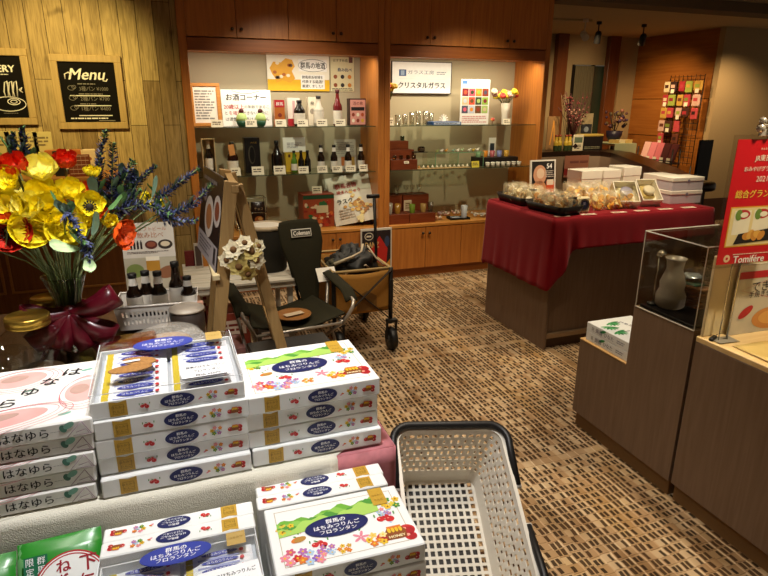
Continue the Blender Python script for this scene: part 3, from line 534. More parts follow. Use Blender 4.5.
def art_col(b, M, w, h):
    b.rect(-w*.48, h*.86, w*.48, h*.985, mat('#b9cce0'), M); b.rect(-w*.46, h*.9, -w*.3, h*.97, mat('#4a74b0'), M, .0008)
    cs = ('#7a2430', '#d05a70', '#d98a34', '#8f3a24', '#c9b58f', '#d0543a', '#39452e', '#8fb04a', '#4a4a60', '#b9c0d0', '#6b4a2a', '#9fb868'); k = 0
    for r_ in range(3):
        for c_ in range(4):
            b.rect(-w*.46+c_*w*.232, h*(.63-.19*r_), -w*.46+c_*w*.232+w*.215, h*(.80-.19*r_), mat(cs[k]), M); b.ell(-w*.35+c_*w*.232, h*(.715-.19*r_), w*.06, h*.045, mat(cs[(k+5) % 12]), M, .0009); k += 1
    b.lines(-w*.44, h*.03, w*.44, h*.2, 4, mat('#c98a8a'), M)
carton('collage_panel', 'tall white panel of colourful food pictures standing on the glassware shelf', 'poster', sx(460.5, 4.93), sx(489, 4.93), 4.93, S1, sz(76, 4.93), .012, mat('#e9e6e2', .45), art_col)
posy('flower_figure', 'tiny red and orange flower ornament beside the collage panel', (sx(493, 4.86), 4.86, S1), 5, .018, [mat('#b5342a'), mat('#d98a34')], mat('#7a2a1a'), .013, 9, .045)
t = thing('white_vase', 'slim white flared vase at the right end of the glassware shelf', 'vase', (sx(505.5, 4.93), 4.93, S1)); b = MB(); b.lathe([(.028, 0), (.030, .01), (.034, .10), (.046, .185), (.043, .185), (.031, .10), (.02, .02)], mat('#d8d2c4', .3), 18, None, True, False); b.lathe([(.001, 0), (.028, 0)], mat('#d8d2c4', .3), 18, None, False, False); b.obj('body', t)
posy('vase_bouquet', 'bunch of yellow, pink and red flowers in the slim white vase', (sx(505.5, 4.93), 4.93, S1+.14), 17, .125, [mat('#d8be2a'), mat('#c23a2e'), mat('#dcc43a'), mat('#d8a39a'), mat('#d6c8a8')], mat('#3f5a2a'), .032, 12, .13)
price_card(sx(508, 4.82), 4.82, S1, .07, .05, 'white price card in front of the slim white vase', 'price cards in the glassware cabinet')
ROW[0] = 158
# second glassware shelf
RW = wood('red_brown_box', '#6d2f16', '#834020', 'X', 2, .4)
def woodbox(label, x0, x1, Y, z0, h, d, grp='red-brown wooden display boxes', lip=True):
    t = thing('wooden_display_box', label, 'display box', ((x0+x1)/2, Y, z0), 0, grp); w = x1-x0; b = MB(); q = .008
    b.box(-w/2, 0, 0, w/2, q, h, RW, .001); b.box(-w/2, d-q, 0, w/2, d, h, RW, .001); b.box(-w/2, q, 0, -w/2+q, d-q, h, RW, .001); b.box(w/2-q, q, 0, w/2, d-q, h, RW, .001); b.box(-w/2+q, q, 0, w/2-q, d-q, q, RW)
    b.box(-w/2+q, q, h-.012, w/2-q, d-q, h-.004, mat('#5b2a18', .6)); b.obj('box', t); return t
woodbox('red-brown wooden display box on the lower glassware shelf, in front', sx(391, 4.80), sx(417.5, 4.80), 4.80, S2, .085, .12)
woodbox('tall red-brown wooden display box on the lower glassware shelf, behind', sx(389, 4.98), sx(414, 4.98), 4.98, S2, .155, .10)
woodbox('topmost red-brown wooden display box at the left of the lower glassware shelf', sx(388.5, 4.99), sx(408, 4.99), 4.985, S2+.1555, .075, .09)
o = price_card(sx(406.5, 4.795), 4.793, S2+.052, .045, .022, 'small white tag on the front wooden display box', 'price cards in the glassware cabinet')
for i, px in enumerate((394.5, 401, 408, 414)): tumbler('sake_cup', 'small brownish glass sake cup in the front wooden box, '+('first', 'second', 'third', 'fourth')[i]+' from the left', sx(px, 4.86), 4.86, S2+.0815, .018, .035, clear('amber_glass', '#b98a55', .1), 'sake cups in the wooden boxes')
tumbler('sake_cup', 'small pale blue glass cup on the topmost wooden box', sx(402, 5.02), 5.02, S2+.231, .02, .04, clear('blue_glass', '#a9c0bb', .12), 'sake cups in the wooden boxes')
t = thing('black_riser', 'small black two-legged riser with a dark glass ornament beside the wooden boxes', 'riser', (sx(421.5, 4.9), 4.9, S2)); b = MB(); b.box(-.06, 0, .132, .06, .1, .138, BLACK); b.obj('top', t)
for x in (-.056, .052): b = MB(); b.box(x, .0, 0, x+.004, .1, .132, ACRYL); b.obj('leg', t)
o = thing('glass_ornament', 'small dark smoky glass ornament on the black riser', 'ornament', (sx(421, 4.93), 4.93, S2+.1385)); b = MB(); b.box(-.03, -.02, 0, .03, .02, .045, clear('smoke_glass', '#8a7f70', .15), .008); b.obj('block', o)
X0, X1 = sx(433, 4.92), sx(481, 4.92); t = thing('glass_riser', 'green-edged glass riser with tiny ornaments on the lower glassware shelf', 'riser', ((X0+X1)/2, 4.86, S2)); w = X1-X0; ED = mat('#79a883', .2)
b = MB(); b.box(-w/2, 0, .125, w/2, .2, .131, GREENGLASS); b.box(-w/2, -.0015, .125, w/2, 0, .131, ED); b.obj('top', t)
for x in (-w/2, -.02, w/2-.006): b = MB(); b.box(x, .01, 0, x+.006, .19, .1245, GREENGLASS); b.box(x, .0085, 0, x+.006, .01, .1245, ED); b.obj('leg', t)
rg = random.Random(21)
CUT = clear('cut_glass', '#f0f0ea', .16, 1.45, .15)
for i in range(9):
    X = X0+.03+(w-.06)*i/8; c = ('#a9b87a', '#e8e4da', '#c98a34', '#8fb0a0', '#e8e4da', '#b5c9a0', '#d8d4c8', '#c0a050', '#e8e4da')[i]
    o = thing('glass_animal', 'tiny glass animal on the glass riser, '+('first', 'second', 'third', 'fourth', 'fifth', 'sixth', 'seventh', 'eighth', 'ninth')[i]+' from the left', 'ornament', (X, 4.90+.02*(i % 3), S2+.1315), 0, 'tiny glass animals on the riser'); b = MB(); m = mat(c, .15, var=.02); b.ball((0, 0, .011), (.014, .009, .011), m, 10, 6); b.ball((.011, 0, .022), .007, m, 8, 5); b.ball((-.014, 0, .014), (.006, .003, .003), m, 6, 4); b.obj('animal', o)
b = MB(); XA, XB = sx(417.5, 4.80), sx(470, 4.80)
o = tag(MB().box(0, 0, 0, XB-XA, .05, .006, mat('#b99a6a', .5), .001).obj('ornament_tray', None, (XA, 4.785, S2)), 'shallow pale tray along the front of the lower glassware shelf', 'tray')
for i in range(12):
    o = thing('bead_ornament', 'tiny pale pottery ornament in the shallow front tray, number %s from the left' % ('one two three four five six seven eight nine ten eleven twelve'.split()[i]), 'ornament', (XA+.02+(XB-XA-.04)*i/11, 4.81, S2+.0065), 0, 'tiny ornaments in the front tray')
    m = mat(('#c98a4a', '#e6dcc6', '#d8b48a', '#efe8d8')[i % 4 if i < 4 else 1+2*(i % 2)], .4); b = MB(); b.ball((0, 0, .009), (.012, .012, .009), m, 8, 5); b.ball((0, 0, .020), .006, m, 6, 4); b.obj('ornament', o)
price_card(sx(476, 4.80), 4.80, S2, .075, .055, 'yellow price card near the middle of the lower glassware shelf', 'price cards in the glassware cabinet', mat('#e2cf4a', .5))
X0, X1 = sx(477, 4.92), sx(516, 4.92); o = tag(MB().box(-(X1-X0)/2, 0, 0, (X1-X0)/2, .16, .075, mat('#1d1512', .5), .002).obj('black_riser_block', None, ((X0+X1)/2, 4.88, S2)), 'long black display block at the right of the lower glassware shelf', 'display block')
for i, (px, c) in enumerate(((478, '#9fc39a'), (485, '#d98a2e'), (492, '#b9606a'), (499, '#7f88c0'), (506, '#d2a03a'))):
    tumbler('coloured_cup', ('pale green', 'orange', 'pink', 'violet', 'amber')[i]+' patterned glass cup on the long black block', sx(px, 4.95), 4.95, S2+.0755, .024, .055, mat(c, .15, trans=.3), 'coloured cups on the black block', .9)
def art_qr(b, M, w, h): b.rect(-w*.3, h*.3, w*.3, h*.7, mat('#39404a'), M); b.lines(-w*.35, h*.08, w*.35, h*.22, 2, INK, M)
carton('photo_card', 'small white card with a dark picture standing behind the coloured cups', 'card', sx(488, 5.0), sx(495, 5.0), 5.0, S2+.0755, sz(141, 5.0), .003, WHITE, art_qr)
for i in range(7):
    X = sx(488+5.2*i, 4.82); o = thing('white_cup_box', 'small white lidded cup in the front row by the black block, '+('first', 'second', 'third', 'fourth', 'fifth', 'sixth', 'seventh')[i]+' from the left', 'cup', (X, 4.82, S2), 0, 'white lidded cups in a row'); b = MB(); b.lathe([(.015, 0), (.020, .03)], mat('#d5cec0', .4), 12); b.obj('cup', o); b = MB(); b.lathe([(.0215, .030), (.0215, .036), (.018, .039)], mat('#e6e0d4', .4), 12); b.obj('lid', o)
# counter of the glassware bay
woodbox('low red-brown wooden display box at the left end of the right counter', sx(387.5, 4.74, 215), sx(409.5, 4.74, 215), 4.74, CT, .085, .16)
woodbox('low red-brown wooden display box, second from the post on the right counter', sx(410, 4.74, 215), sx(435.5, 4.74, 215), 4.74, CT, .085, .16)
woodbox('tall red-brown wooden display box behind, next to the post on the right counter', sx(388, 4.96, 205), sx(402, 4.96, 205), 4.96, CT, .22, .14)
woodbox('tall red-brown wooden display box behind, farther from the post on the right counter', sx(403, 4.96, 205), sx(428.5, 4.96, 205), 4.96, CT, .22, .14)
for i, (px, c, hh) in enumerate(((389.5, '#c9bfae', .095), (397.5, '#c08a34', .085), (412, '#8aa83a', .075), (423, '#cfa860', .075), (430, '#d8d2c6', .085))):
    tumbler('coloured_tumbler', ('frosted white', 'amber', 'lime green', 'gold', 'clear')[i]+' tumbler standing in the low wooden boxes', sx(px, 4.82, 215), 4.82, CT+.0815, .028, hh, (mat(c, .12, trans=.5) if i < 4 else CUT), 'coloured tumblers in the low wooden boxes', .8)
for i, px in enumerate((397, 406, 412, 419)):
    t = thing('wine_glass', 'short stemmed clear glass on the tall wooden boxes, '+('first', 'second', 'third', 'fourth')[i]+' from the post', 'glass', (sx(px, 5.02, 190), 5.02, CT+.2165), 0, 'stemmed glasses on the tall boxes'); b = MB(); b.lathe([(.024, 0), (.024, .003), (.004, .006), (.004, .035), (.022, .05), (.026, .085)], CUT, 14, None, True, False); b.obj('glass', t)
def art_ph(b, M, w, h): b.rect(-w*.4, h*.1, w*.4, h*.9, mat('#c3ad8a'), M); b.lines(-w*.3, h*.2, w*.3, h*.8, 3, mat('#7a5a3a'), M, .0008)
carton('photo_card', 'small beige card leaning behind the green tumbler', 'card', sx(404, 4.90, 203), sx(411.5, 4.90, 203), 4.90, CT+.0815, CT+.18, .003, mat('#d8c8a6', .5), art_ph)
for i, (px, Y, c) in enumerate(((438.5, 4.80, '#d9b08a'), (446, 4.98, '#d8a090'), (455, 5.02, '#e0b8a8'), (440, 5.0, '#b58a90'), (464, 5.0, '#d6c29a'), (476, 4.86, '#d8d2cc'), (484, 4.80, '#d2c8c0'))):
    o = thing('candy_packet', 'clear candy packet on the right counter, '+('nearest the low wooden boxes', 'behind, left of the black tray', 'behind the black tray', 'pinkish, behind the nearest packet', 'behind, right of the black tray', 'silvery, beyond the black tray', 'silvery, beside the red cloth')[i], 'packet', (sx(px, Y, 218), Y, CT+.001), rg.uniform(-.5, .5), 'clear candy packets on the right counter')
    b = MB(); pouch(b, .10, .12, .07, FILM, TR(0, .05, .02, rx=R(55))); b.obj('bag', o); b = MB()
    for k in range(12): b.ball((rg.uniform(-.035, .035), rg.uniform(-.025, .04), .012+rg.uniform(0, .02)), (.013, .012, .010), mat(c if k % 3 else '#e9e0d0', .5), 8, 5)
    b.obj('sweets', o)
t = thing('black_tray', 'small black rectangular tray on the right cabinet counter', 'tray', (sx(459, 4.79, 219), 4.80, CT), -.1); b = MB(); b.box(-.095, -.05, 0, .095, .07, .006, BLACK, .002)
for a in ((-.095, -.05, .095, -.044), (-.095, .064, .095, .07), (-.095, -.044, -.089, .064), (.089, -.044, .095, .064)): b.box(a[0], a[1], .006, a[2], a[3], .018, BLACK)
b.obj('tray', t)
tumbler('white_cup', 'tall white patterned cup standing on the black tray', sx(464, 4.81, 213), 4.81, CT+.0065, .03, .115, mat('#c9cdd4', .35, var=.12, scale=60), None, .85)
carton('chopstick_rest_card', 'pale blue folded card lying on the black tray', 'card', sx(452, 4.8, 219), sx(460, 4.8, 219), 4.79, CT+.0065, CT+.018, .05, mat('#b8c2cc', .5))
# poster leaning on the cabinet doors
def art_ad(b, M, w, h):
    b.rect(-w*.46, h*.04, w*.46, h*.96, mat('#241a1c'), M); b.poly([(-w*.42, h*.45), (w*.1, h*.86), (w*.36, h*.62), (w*.3, h*.2), (-w*.4, h*.12)], mat('#b3241e'), M, .0007); b.ring(-w*.24, h*.86, w*.14, h*.07, .006, mat('#d8cfb8'), M, .0009); b.lines(-w*.32, h*.83, -w*.16, h*.89, 1, mat('#d8cfb8'), M, .001); b.text('DANZ', -w*.14, h*.70, mat('#c7a468'), w=w*.44, h=h*.1, M=M, z=.0012, bold=.04)
    b.poly([(w*.28, h*.3), (w*.45, h*.42), (w*.45, h*.12), (w*.3, h*.1)], mat('#c98a34'), M, .001); b.ell(w*.34, h*.75, w*.08, h*.1, mat('#34405c'), M, .0009); b.lines(-w*.3, h*.1, w*.2, h*.22, 2, mat('#d8cfb8'), M, .0011)
X0, X1 = sx(361, 4.66, 245), sx(392, 4.66, 245); t = carton('framed_advert', 'pale framed black and red advert leaning on the cabinet doors behind the wagon', 'poster', X0, X1, 4.665, .0015, sz(228.5, 4.66, 376), .012, mat('#cfc8ba', .5), art_ad)
# ------------------------------------------------------------------ red-clothed display table
TX0, TX1, TY0, TY1, TZ = 2.13, 3.34, 2.906, 3.655, .845
t = thing('display_counter', 'taupe wooden display counter under the red cloth in the middle of the shop', 'counter', (TX0, TY0, 0)); b = wm(t)
b.box(TX0+.021, TY0+.03, .0, TX1-.021, TY1-.03, .069, mat('#4a3018', .5)); b.obj('plinth', t)
b = wm(t); b.box(TX0, TY0, 0, TX0+.02, TY1, TZ, LAM, .002); b.obj('side_panel', t); b = wm(t); b.box(TX1-.02, TY0, 0, TX1, TY1, TZ, LAM, .002); b.obj('side_panel', t)
b = wm(t); b.box(TX0+.02, TY0+.03, .07, TX1-.02, TY0+.05, TZ-.02, LAM); b.obj('front_panel', t); b = wm(t); b.box(TX0+.02, TY0+.004, .07, TX1-.02, TY0+.03, .10, wood('taupe_rail', '#8d7254', '#a0845f', 'X', 1.4, .5), .002); b.obj('bottom_rail', t)
b = wm(t); b.box(TX0+.02, TY1-.03, .07, TX1-.02, TY1-.01, TZ-.02, LAM); b.obj('back_panel', t); b = wm(t); b.box(TX0+.02, TY0, TZ-.02, TX1-.02, TY1, TZ, LAM); b.obj('top_panel', t)
CLOTH = mat('#86101c', .9, var=.08, scale=200, sheen=.08, spec=.15)
def red_cloth():
    b = MB(); e = .012; x0, x1, y0, y1 = TX0-e, TX1+e, TY0-e, TY1+e; z = TZ+.006; per = []; n = 60
    for i in range(n+1): t = i/n; per.append((x0, y1+(y0-y1)*t, 'L', t))
    for i in range(1, 80+1): t = i/80; per.append((x0+(x1-x0)*t, y0, 'F', t))
    for i in range(1, 30+1): t = i/30; per.append((x1, y0+(y1-y0)*t, 'R', t))
    def drop(k, t):
        d = .44 if k == 'L' else (.19-.012*t if k == 'F' else .2)
        if k == 'F' and t < .17: d += (.45-.19)*max(0, 1-t/.12)**1.0
        if k == 'L' and t < .06: d += .02*sin(t*50)
        if k == 'R' and t < .2: d += .05*(1-t/.2)
        return d
    nv = 16; V = []; R_ = .014
    for (x, y, k, t) in per:
        nx, ny = {'L': (-1, 0), 'F': (0, -1), 'R': (1, 0)}[k]
        if k == 'L' and t > .93: w = (t-.93)/.07*pi/4; nx, ny = -cos(w), -sin(w)
        if k == 'F' and t < .05: w = pi/4*(1-t/.05); nx, ny = -sin(w), -cos(w)
        if k == 'F' and t > .96: w = pi/4*(t-.96)/.04; nx, ny = sin(w), -cos(w)
        D = drop(k, t)
        for j in range(nv+1):
            q = j/nv; s = D*q; wave = (q**1.5)*(.006*sin((x*1.0+y)*17+1.2)+.005*sin((x-y)*41+.6)+.004*sin((x+.3*y)*23))
            cor = max(0, 1-(1-t)/.10) if k == 'L' else (max(0, 1-t/.09) if k == 'F' else 0); flare = q*(.016+abs(wave)+.012*cor*sin(pi*q)*1.5)+wave*.4*(1-cor)
            if k == 'F' and .04 < t < .13: flare += q*.02*sin((t-.04)/.09*pi*2)
            edge = R_*(1-math.exp(-s/.012)); V.append((x+nx*(edge+max(flare, .002)), y+ny*(edge+max(flare, .002)), z-s*(1 if s > .02 else s/.02)-.002*(j > 0)))
    N = len(per); b.add(V, [(i*(nv+1)+j, i*(nv+1)+j+1, (i+1)*(nv+1)+j+1, (i+1)*(nv+1)+j) for i in range(N-1) for j in range(nv)], CLOTH, True)
    b.grid(lambda u, v: (x0+(x1-x0)*u, y0+(y1-y0)*v, z), 20, 14, CLOTH)
    return b
tag(red_cloth().obj('red_tablecloth', None, None, 0, (('SOLIDIFY', {'thickness': .002, 'offset': 1}),)), 'dark red cloth draped over the display counter with a hanging corner', 'tablecloth')
TT = TZ+.0085
def tray(label, x, y, w, d, h, rz):
    t = thing('food_tray', label, 'tray', (x, y, TT), rz, 'black food trays'); b = MB(); m = mat('#17110e', .35); n = 32
    def rrp(hw, hd, r):
        out = []
        for cx, cy, a0 in ((hw-r, hd-r, 0), (-hw+r, hd-r, pi/2), (-hw+r, -hd+r, pi), (hw-r, -hd+r, 1.5*pi)):
            for k in range(8): a = a0+k/7*pi/2; out.append((cx+r*cos(a), cy+r*sin(a)))
        return out
    L = [(rrp(w/2-.02, d/2-.02, .03), 0), (rrp(w/2, d/2, .04), h), (rrp(w/2-.006, d/2-.006, .036), h), (rrp(w/2-.026, d/2-.026, .026), .006)]; V = [(p[0], p[1], z) for P_, z in L for p in P_]
    b.add(V, [(i*n+k, i*n+(k+1) % n, (i+1)*n+(k+1) % n, (i+1)*n+k) for i in range(3) for k in range(n)]+[tuple(range(3*n, 4*n)), tuple(reversed(range(n)))], m, True); b.obj('tray', t); return t
c1 = (2.238, 3.455); c2 = (2.245, 3.088)
tray('long black food tray of clear cracker bags, farther of two on the red table', c1[0], c1[1], .20, .355, .055, R(1))
tray('long black food tray of brown cracker bags, nearer of two on the red table', c2[0], c2[1], .20, .355, .055, R(7))
def wrapped(b, w, h, d, mbag, cols, rg, M):
    for k in range(9): b.lathe([(.001, -.004), (w*.17, -.004), (w*.2, 0), (w*.17, .004), (.001, .004)], cols[k % len(cols)], 9, (M if M is not None else Matrix()) @ TR(rg.uniform(-.3, .3)*w, rg.uniform(-.24, .16)*d, h*(.16+.62*k/9), rg.uniform(.6, 2.2), rg.uniform(-.5, .5), rg.uniform(-1, 1)), False)
    pouch(b, w, h, d, mbag, M); b.grid(lambda u, v: ((u-.5)*w*(.5+.5*v), .004*sin(u*20), h*(.96+.12*v)), 10, 1, mbag, M)
BAGF = cloudy('cracker_bag', '#fff2cc', .20); DKL = mat('#2a1a22', .4); rg = random.Random(31)
CR = [mat('#efe0b4'), mat('#cfa05a'), mat('#e3c68a'), mat('#f3e8c8')]
def crackers(n, spots, cols, grp, labels, dark=True):
    for i, (x, y, rz, tilt) in enumerate(spots):
        o = thing('cracker_bag', labels[i], 'snack bag', (x, y, TT+.0075), rz, grp); b = MB(); T = TR(0, 0, .0, rx=tilt); wrapped(b, .105, .115, .07, BAGF, cols, rg, T)
        if dark and i % 2: b.box(-.028, -.041, .078, .026, -.036, .094, DKL, 0, T)
        b.obj('bag', o)
od = ('nearest', 'second', 'third', 'fourth', 'fifth', 'sixth')
LB = lambda w_, i: w_ % (od[i].replace('nearest', 'first')) 
crackers(6, [(2.195+.085*(i % 2), 3.335+.095*(i//2)+.03*(i % 2), R(-60+12*(i % 3)), R(-8)) for i in range(6)], CR, 'clear cracker bags in the far black tray', ['clear cracker bag in the far black tray, %s from the near end' % od[i] for i in range(6)])
crackers(6, [(2.225-.010*(i//2)+.085*(i % 2), 2.965+.100*(i//2)+.03*(i % 2), R(-50+14*(i % 3)), R(-8)) for i in range(6)], [mat('#d99a48'), mat('#ecc884'), mat('#b5753a'), mat('#f0dcae')], 'brown cracker bags in the near black tray', ['brown cracker bag in the near black tray, %s from the near end' % od[i] for i in range(6)])
# framed menu
X0, X1 = sx(530.5, 3.52, 185), sx(556, 3.52, 185); w = X1-X0; h = sz(160, 3.52, 543)-TT
t = thing('framed_menu', 'white framed menu with food photos standing on the red table', 'menu', ((X0+X1)/2, 3.52, TT), R(2)); b = MB(); T = TR(rx=R(-6))
for a in ((-w/2, 0, w/2, .010), (-w/2, h-.010, w/2, h), (-w/2, .010, -w/2+.01, h-.010), (w/2-.01, .010, w/2, h-.010)): b.box(a[0], -.006, a[1], a[2], .006, a[3], mat('#e9e4d8', .4), 0, T)
b.obj('frame', t); b = MB(); b.box(-w/2+.010, -.003, .010, w/2-.010, .004, h-.010, mat('#2a2422', .4), 0, T); Fm = T @ frame((0, -.0034, 0), (1, 0, 0), (0, 0, 1)); q = w*.46
b.ell(-w*.12, h*.63, w*.26, h*.24, mat('#d09a78'), Fm); b.ell(-w*.1, h*.66, w*.15, h*.13, mat('#e3c6a8'), Fm, .0008); b.ell(-w*.14, h*.28, w*.28, h*.2, mat('#c98f62'), Fm); b.ell(-w*.1, h*.27, w*.14, h*.1, mat('#e9cfa9'), Fm, .0008); b.rect(w*.14, h*.06, w*.45, h*.46, mat('#d2542a'), Fm); b.rect(w*.16, h*.36, w*.43, h*.5, mat('#e8d8c0'), Fm, .0008); b.text('54', w*.25, h*.84, WHITE, h=h*.12, M=Fm, bold=.03); b.lines(w*.08, h*.55, w*.44, h*.74, 4, mat('#b9b0a4'), Fm); b.obj('sheet', t)
# round dark-blue labelled packs
for i, px in enumerate((572, 583)):
    X = sx(px, 2.99, 206); t = thing('round_label_pack', 'cream packet with a round dark blue label on the red table, '+('left' if i == 0 else 'right')+' of two', 'packet', (X, 2.99, TT), R(-8), 'round blue label packets'); b = MB(); b.box(-.041, -.012, 0, .041, .03, .098, mat('#e4d3a4', .4), .008); b.obj('packet', t)
    b = MB(); Fm = frame((0, -.0125, .05), (1, 0, 0), (0, 0, 1)); b.ell(0, 0, .036, .036, mat('#1d2140', .4), Fm); b.ring(0, 0, .031, .031, .002, GOLD, Fm, .0008); b.text('花', 0, .008, mat('#c9c9dd'), h=.018, M=Fm); b.obj('label', t)
# yellow snack bags
YB = [mat('#f2b83a'), mat('#f5d06a'), mat('#e8a030'), mat('#f7e3a0')]; k = 0
wd = 'one two three four five six seven eight nine ten eleven twelve thirteen fourteen'.split()
for r_, (y, z0, n, xs) in enumerate(((3.03, 0, 4, 600), (3.10, .0, 4, 592), (3.18, .05, 4, 575), (3.27, .05, 3, 570))):
    for i in range(n):
        X = sx(xs+(9.5 if r_ < 2 else 14)*i, y, 200); z = TT+z0
        o = thing('yellow_snack_bag', 'yellow snack bag on red cloth, row %s from the front, %s from the left' % (wd[r_], wd[i]), 'snack bag', (X, y, TT), R(rg.uniform(-14, 14)), 'yellow snack bags on the red table'); b = MB(); wrapped(b, .10, .11+z0*.7, .07, BAGF, YB, rg, TR(rx=R(-10))); b.obj('bag', o)
# white cake boxes
CRM = mat('#efe8d4', .5, var=.02); LID = mat('#f6efdf', .5, var=.02)
def cakebox(label, X, y, z, w, d, h, rz=0, flap=False, grp='white cake boxes on the red table'):
    t = thing('cake_box', label, 'box', (X, y, z), rz, grp); b = MB(); b.box(-w/2, 0, 0, w/2, d, h*.78, mat('#cfc6cc', .5, var=.03) if flap else CRM, .002); b.obj('body', t)
    b = MB(); b.box(-w/2-.003, -.003, h*.70, w/2+.003, d+.003, h, LID, .003)
    if flap: b.ell(0, h*.74, .010, .010, mat('#8d8496'), frame((0, -.0035, 0), (1, 0, 0), (0, 0, 1)))
    b.obj('lid', t); return t
def px_w(a, c, y, row): return sx(c, y, row)-sx(a, y, row)
y = 3.42; cakebox('tall white cake box at the back left of the box group on the red table', sx(591, y, 185), y, TT, .17, .16, .20)
cakebox('tall white cake box at the back middle of the box group on the red table', sx(611, y, 185), y, TT, .15, .16, .20)
cakebox('white cake box at the back with its lid highest, behind the open boxes', sx(631, y, 185), y, TT, .15, .16, .215)
y = 3.06; X = sx(685.5, y, 200); t1 = cakebox('lower white cake box of the stack at the right end of the red table', X, y, TT, px_w(671, 700, y, 200), .15, .088, R(-3), True)
cakebox('upper white cake box of the stack at the right end of the red table', X, y, TT+.0885, px_w(671, 700, y, 200), .15, .088, R(-3), True)
y = 3.20; cakebox('white cake box just behind the right-hand stack on the red table', sx(672, y, 195), y+.06, TT, .16, .15, .17, R(-3))
def openbox(label, X, y, w, d, h, rz, cols):
    t = thing('open_gift_box', label, 'gift box', (X, y, TT), rz, 'open gift boxes on the red table'); T = TR(0, 0, .060, rx=R(42)); q = .006; b = MB()
    b.box(-w/2, -d/2, 0, w/2, d/2, q, CRM, 0, T)
    for a in ((-w/2, -d/2, w/2, -d/2+q), (-w/2, d/2-q, w/2, d/2), (-w/2, -d/2+q, -w/2+q, d/2-q), (w/2-q, -d/2+q, w/2, d/2-q)): b.box(a[0], a[1], q, a[2], a[3], h, CRM, .001, T)
    b.box(-w/2, d*.23, 0, w/2, d*.27, .09, CRM, 0, TR(0, .02, 0))
    b.obj('box', t); b = MB(); b.box(-w*.3, -d*.28, .02, w*.3, d*.30, h*.7, mat(cols[0], .5), .012, T); b.lathe([(w*.24, h*.7), (w*.26, h*.75), (w*.26, h*1.02), (w*.2, h*1.06), (.001, h*1.06)], mat(cols[1], .4), 18, T); b.obj('jar_insert', t); return t
openbox('open white gift box with a grey-violet jar, left of two on the red table', sx(632, 3.02, 200), 3.10, .150, .17, .062, R(-22), ('#d9cfa0', '#8a8496'))
openbox('open white gift box with a cream jar, right of two on the red table', sx(656, 3.02, 200), 3.12, .140, .18, .062, R(-14), ('#c9b06a', '#d6c9a8'))
# white price cards flat on the cloth edge
for i, px in enumerate((562, 588, 618, 641, 664, 687)):
    X = sx(px, 2.935, 212); o = tag(MB().box(-.05, -.018, 0, .05, .018, .0012, CARDT).lines(-.04, -.012, .04, .012, 2, mat('#7a6a58'), None, .0016, i).obj('price_card', None, (X, 2.93, TT), R(-3)), 'flat white price card along the red table edge, number %s from the left' % wd[i], 'price card', 'flat price cards on the red table')
# ------------------------------------------------------------------ right-hand stepped counters
CX = 1.74
def counterbox(label, y0, y1, x1, zt, top, kick=.075):
    t = thing('sales_counter', label, 'counter', (CX, y0, 0), 0, 'stepped sales counters'); b = wm(t); b.box(CX+.018, y0+.01, 0, x1, y1-.006, kick, mat('#7a5a34', .5)); b.obj('kickboard', t)
    b = wm(t); b.box(CX, y0, kick, x1, y1, zt-.02, LAM, .002); b.obj('body', t); b = wm(t); b.box(CX, y0, zt-.02, x1, y1, zt, top, .002); b.obj('top', t); return t
t = thing('sales_counter', 'stepped taupe sales counter at the right carrying two white boxes and the clear case', 'counter', (CX, 1.492, 0), 0, 'stepped sales counters'); b = wm(t); b.box(CX+.018, 1.50, 0, 2.60, 2.086, .075, mat('#7a5a34', .5)); b.obj('kickboard', t)
b = wm(t); pr = [(1.490, .075), (2.096, .075), (2.096, .446), (1.792, .446), (1.792, .706), (1.490, .706)]; b.add([(x_, y_, z_) for x_ in (CX, 2.60) for y_, z_ in pr], [(5, 4, 3, 2, 1, 0), (6, 7, 8, 9, 10, 11)]+[(i, (i+1) % 6, 6+(i+1) % 6, 6+i) for i in range(6)], LAM); b.obj('body', t)
b = wm(t); b.box(CX-.001, 1.792, .446, 2.60, 2.097, .452, MAPLE, .001); b.obj('low_top', t); b = wm(t); b.box(CX-.001, 1.490, .706, 2.60, 1.792, .712, LAM, .001); b.obj('high_top', t)
t = counterbox('near taupe sales counter at the right with a pale wooden top', -.25, 1.478, 2.60, .698, wood('pale_top', '#d6b47a', '#e3c690', 'X', .8, .35))
b = wm(t); b.box(CX-.0025, .95, .46, CX+.0, 1.075, .54, BLACK); b.box(CX-.006, .945, .452, CX+.0, 1.08, .46, MAPLE, .001); b.obj('painted_shelf_slot', t)  # slot is not cut: a black plate paints its shaded inside, with a maple lip
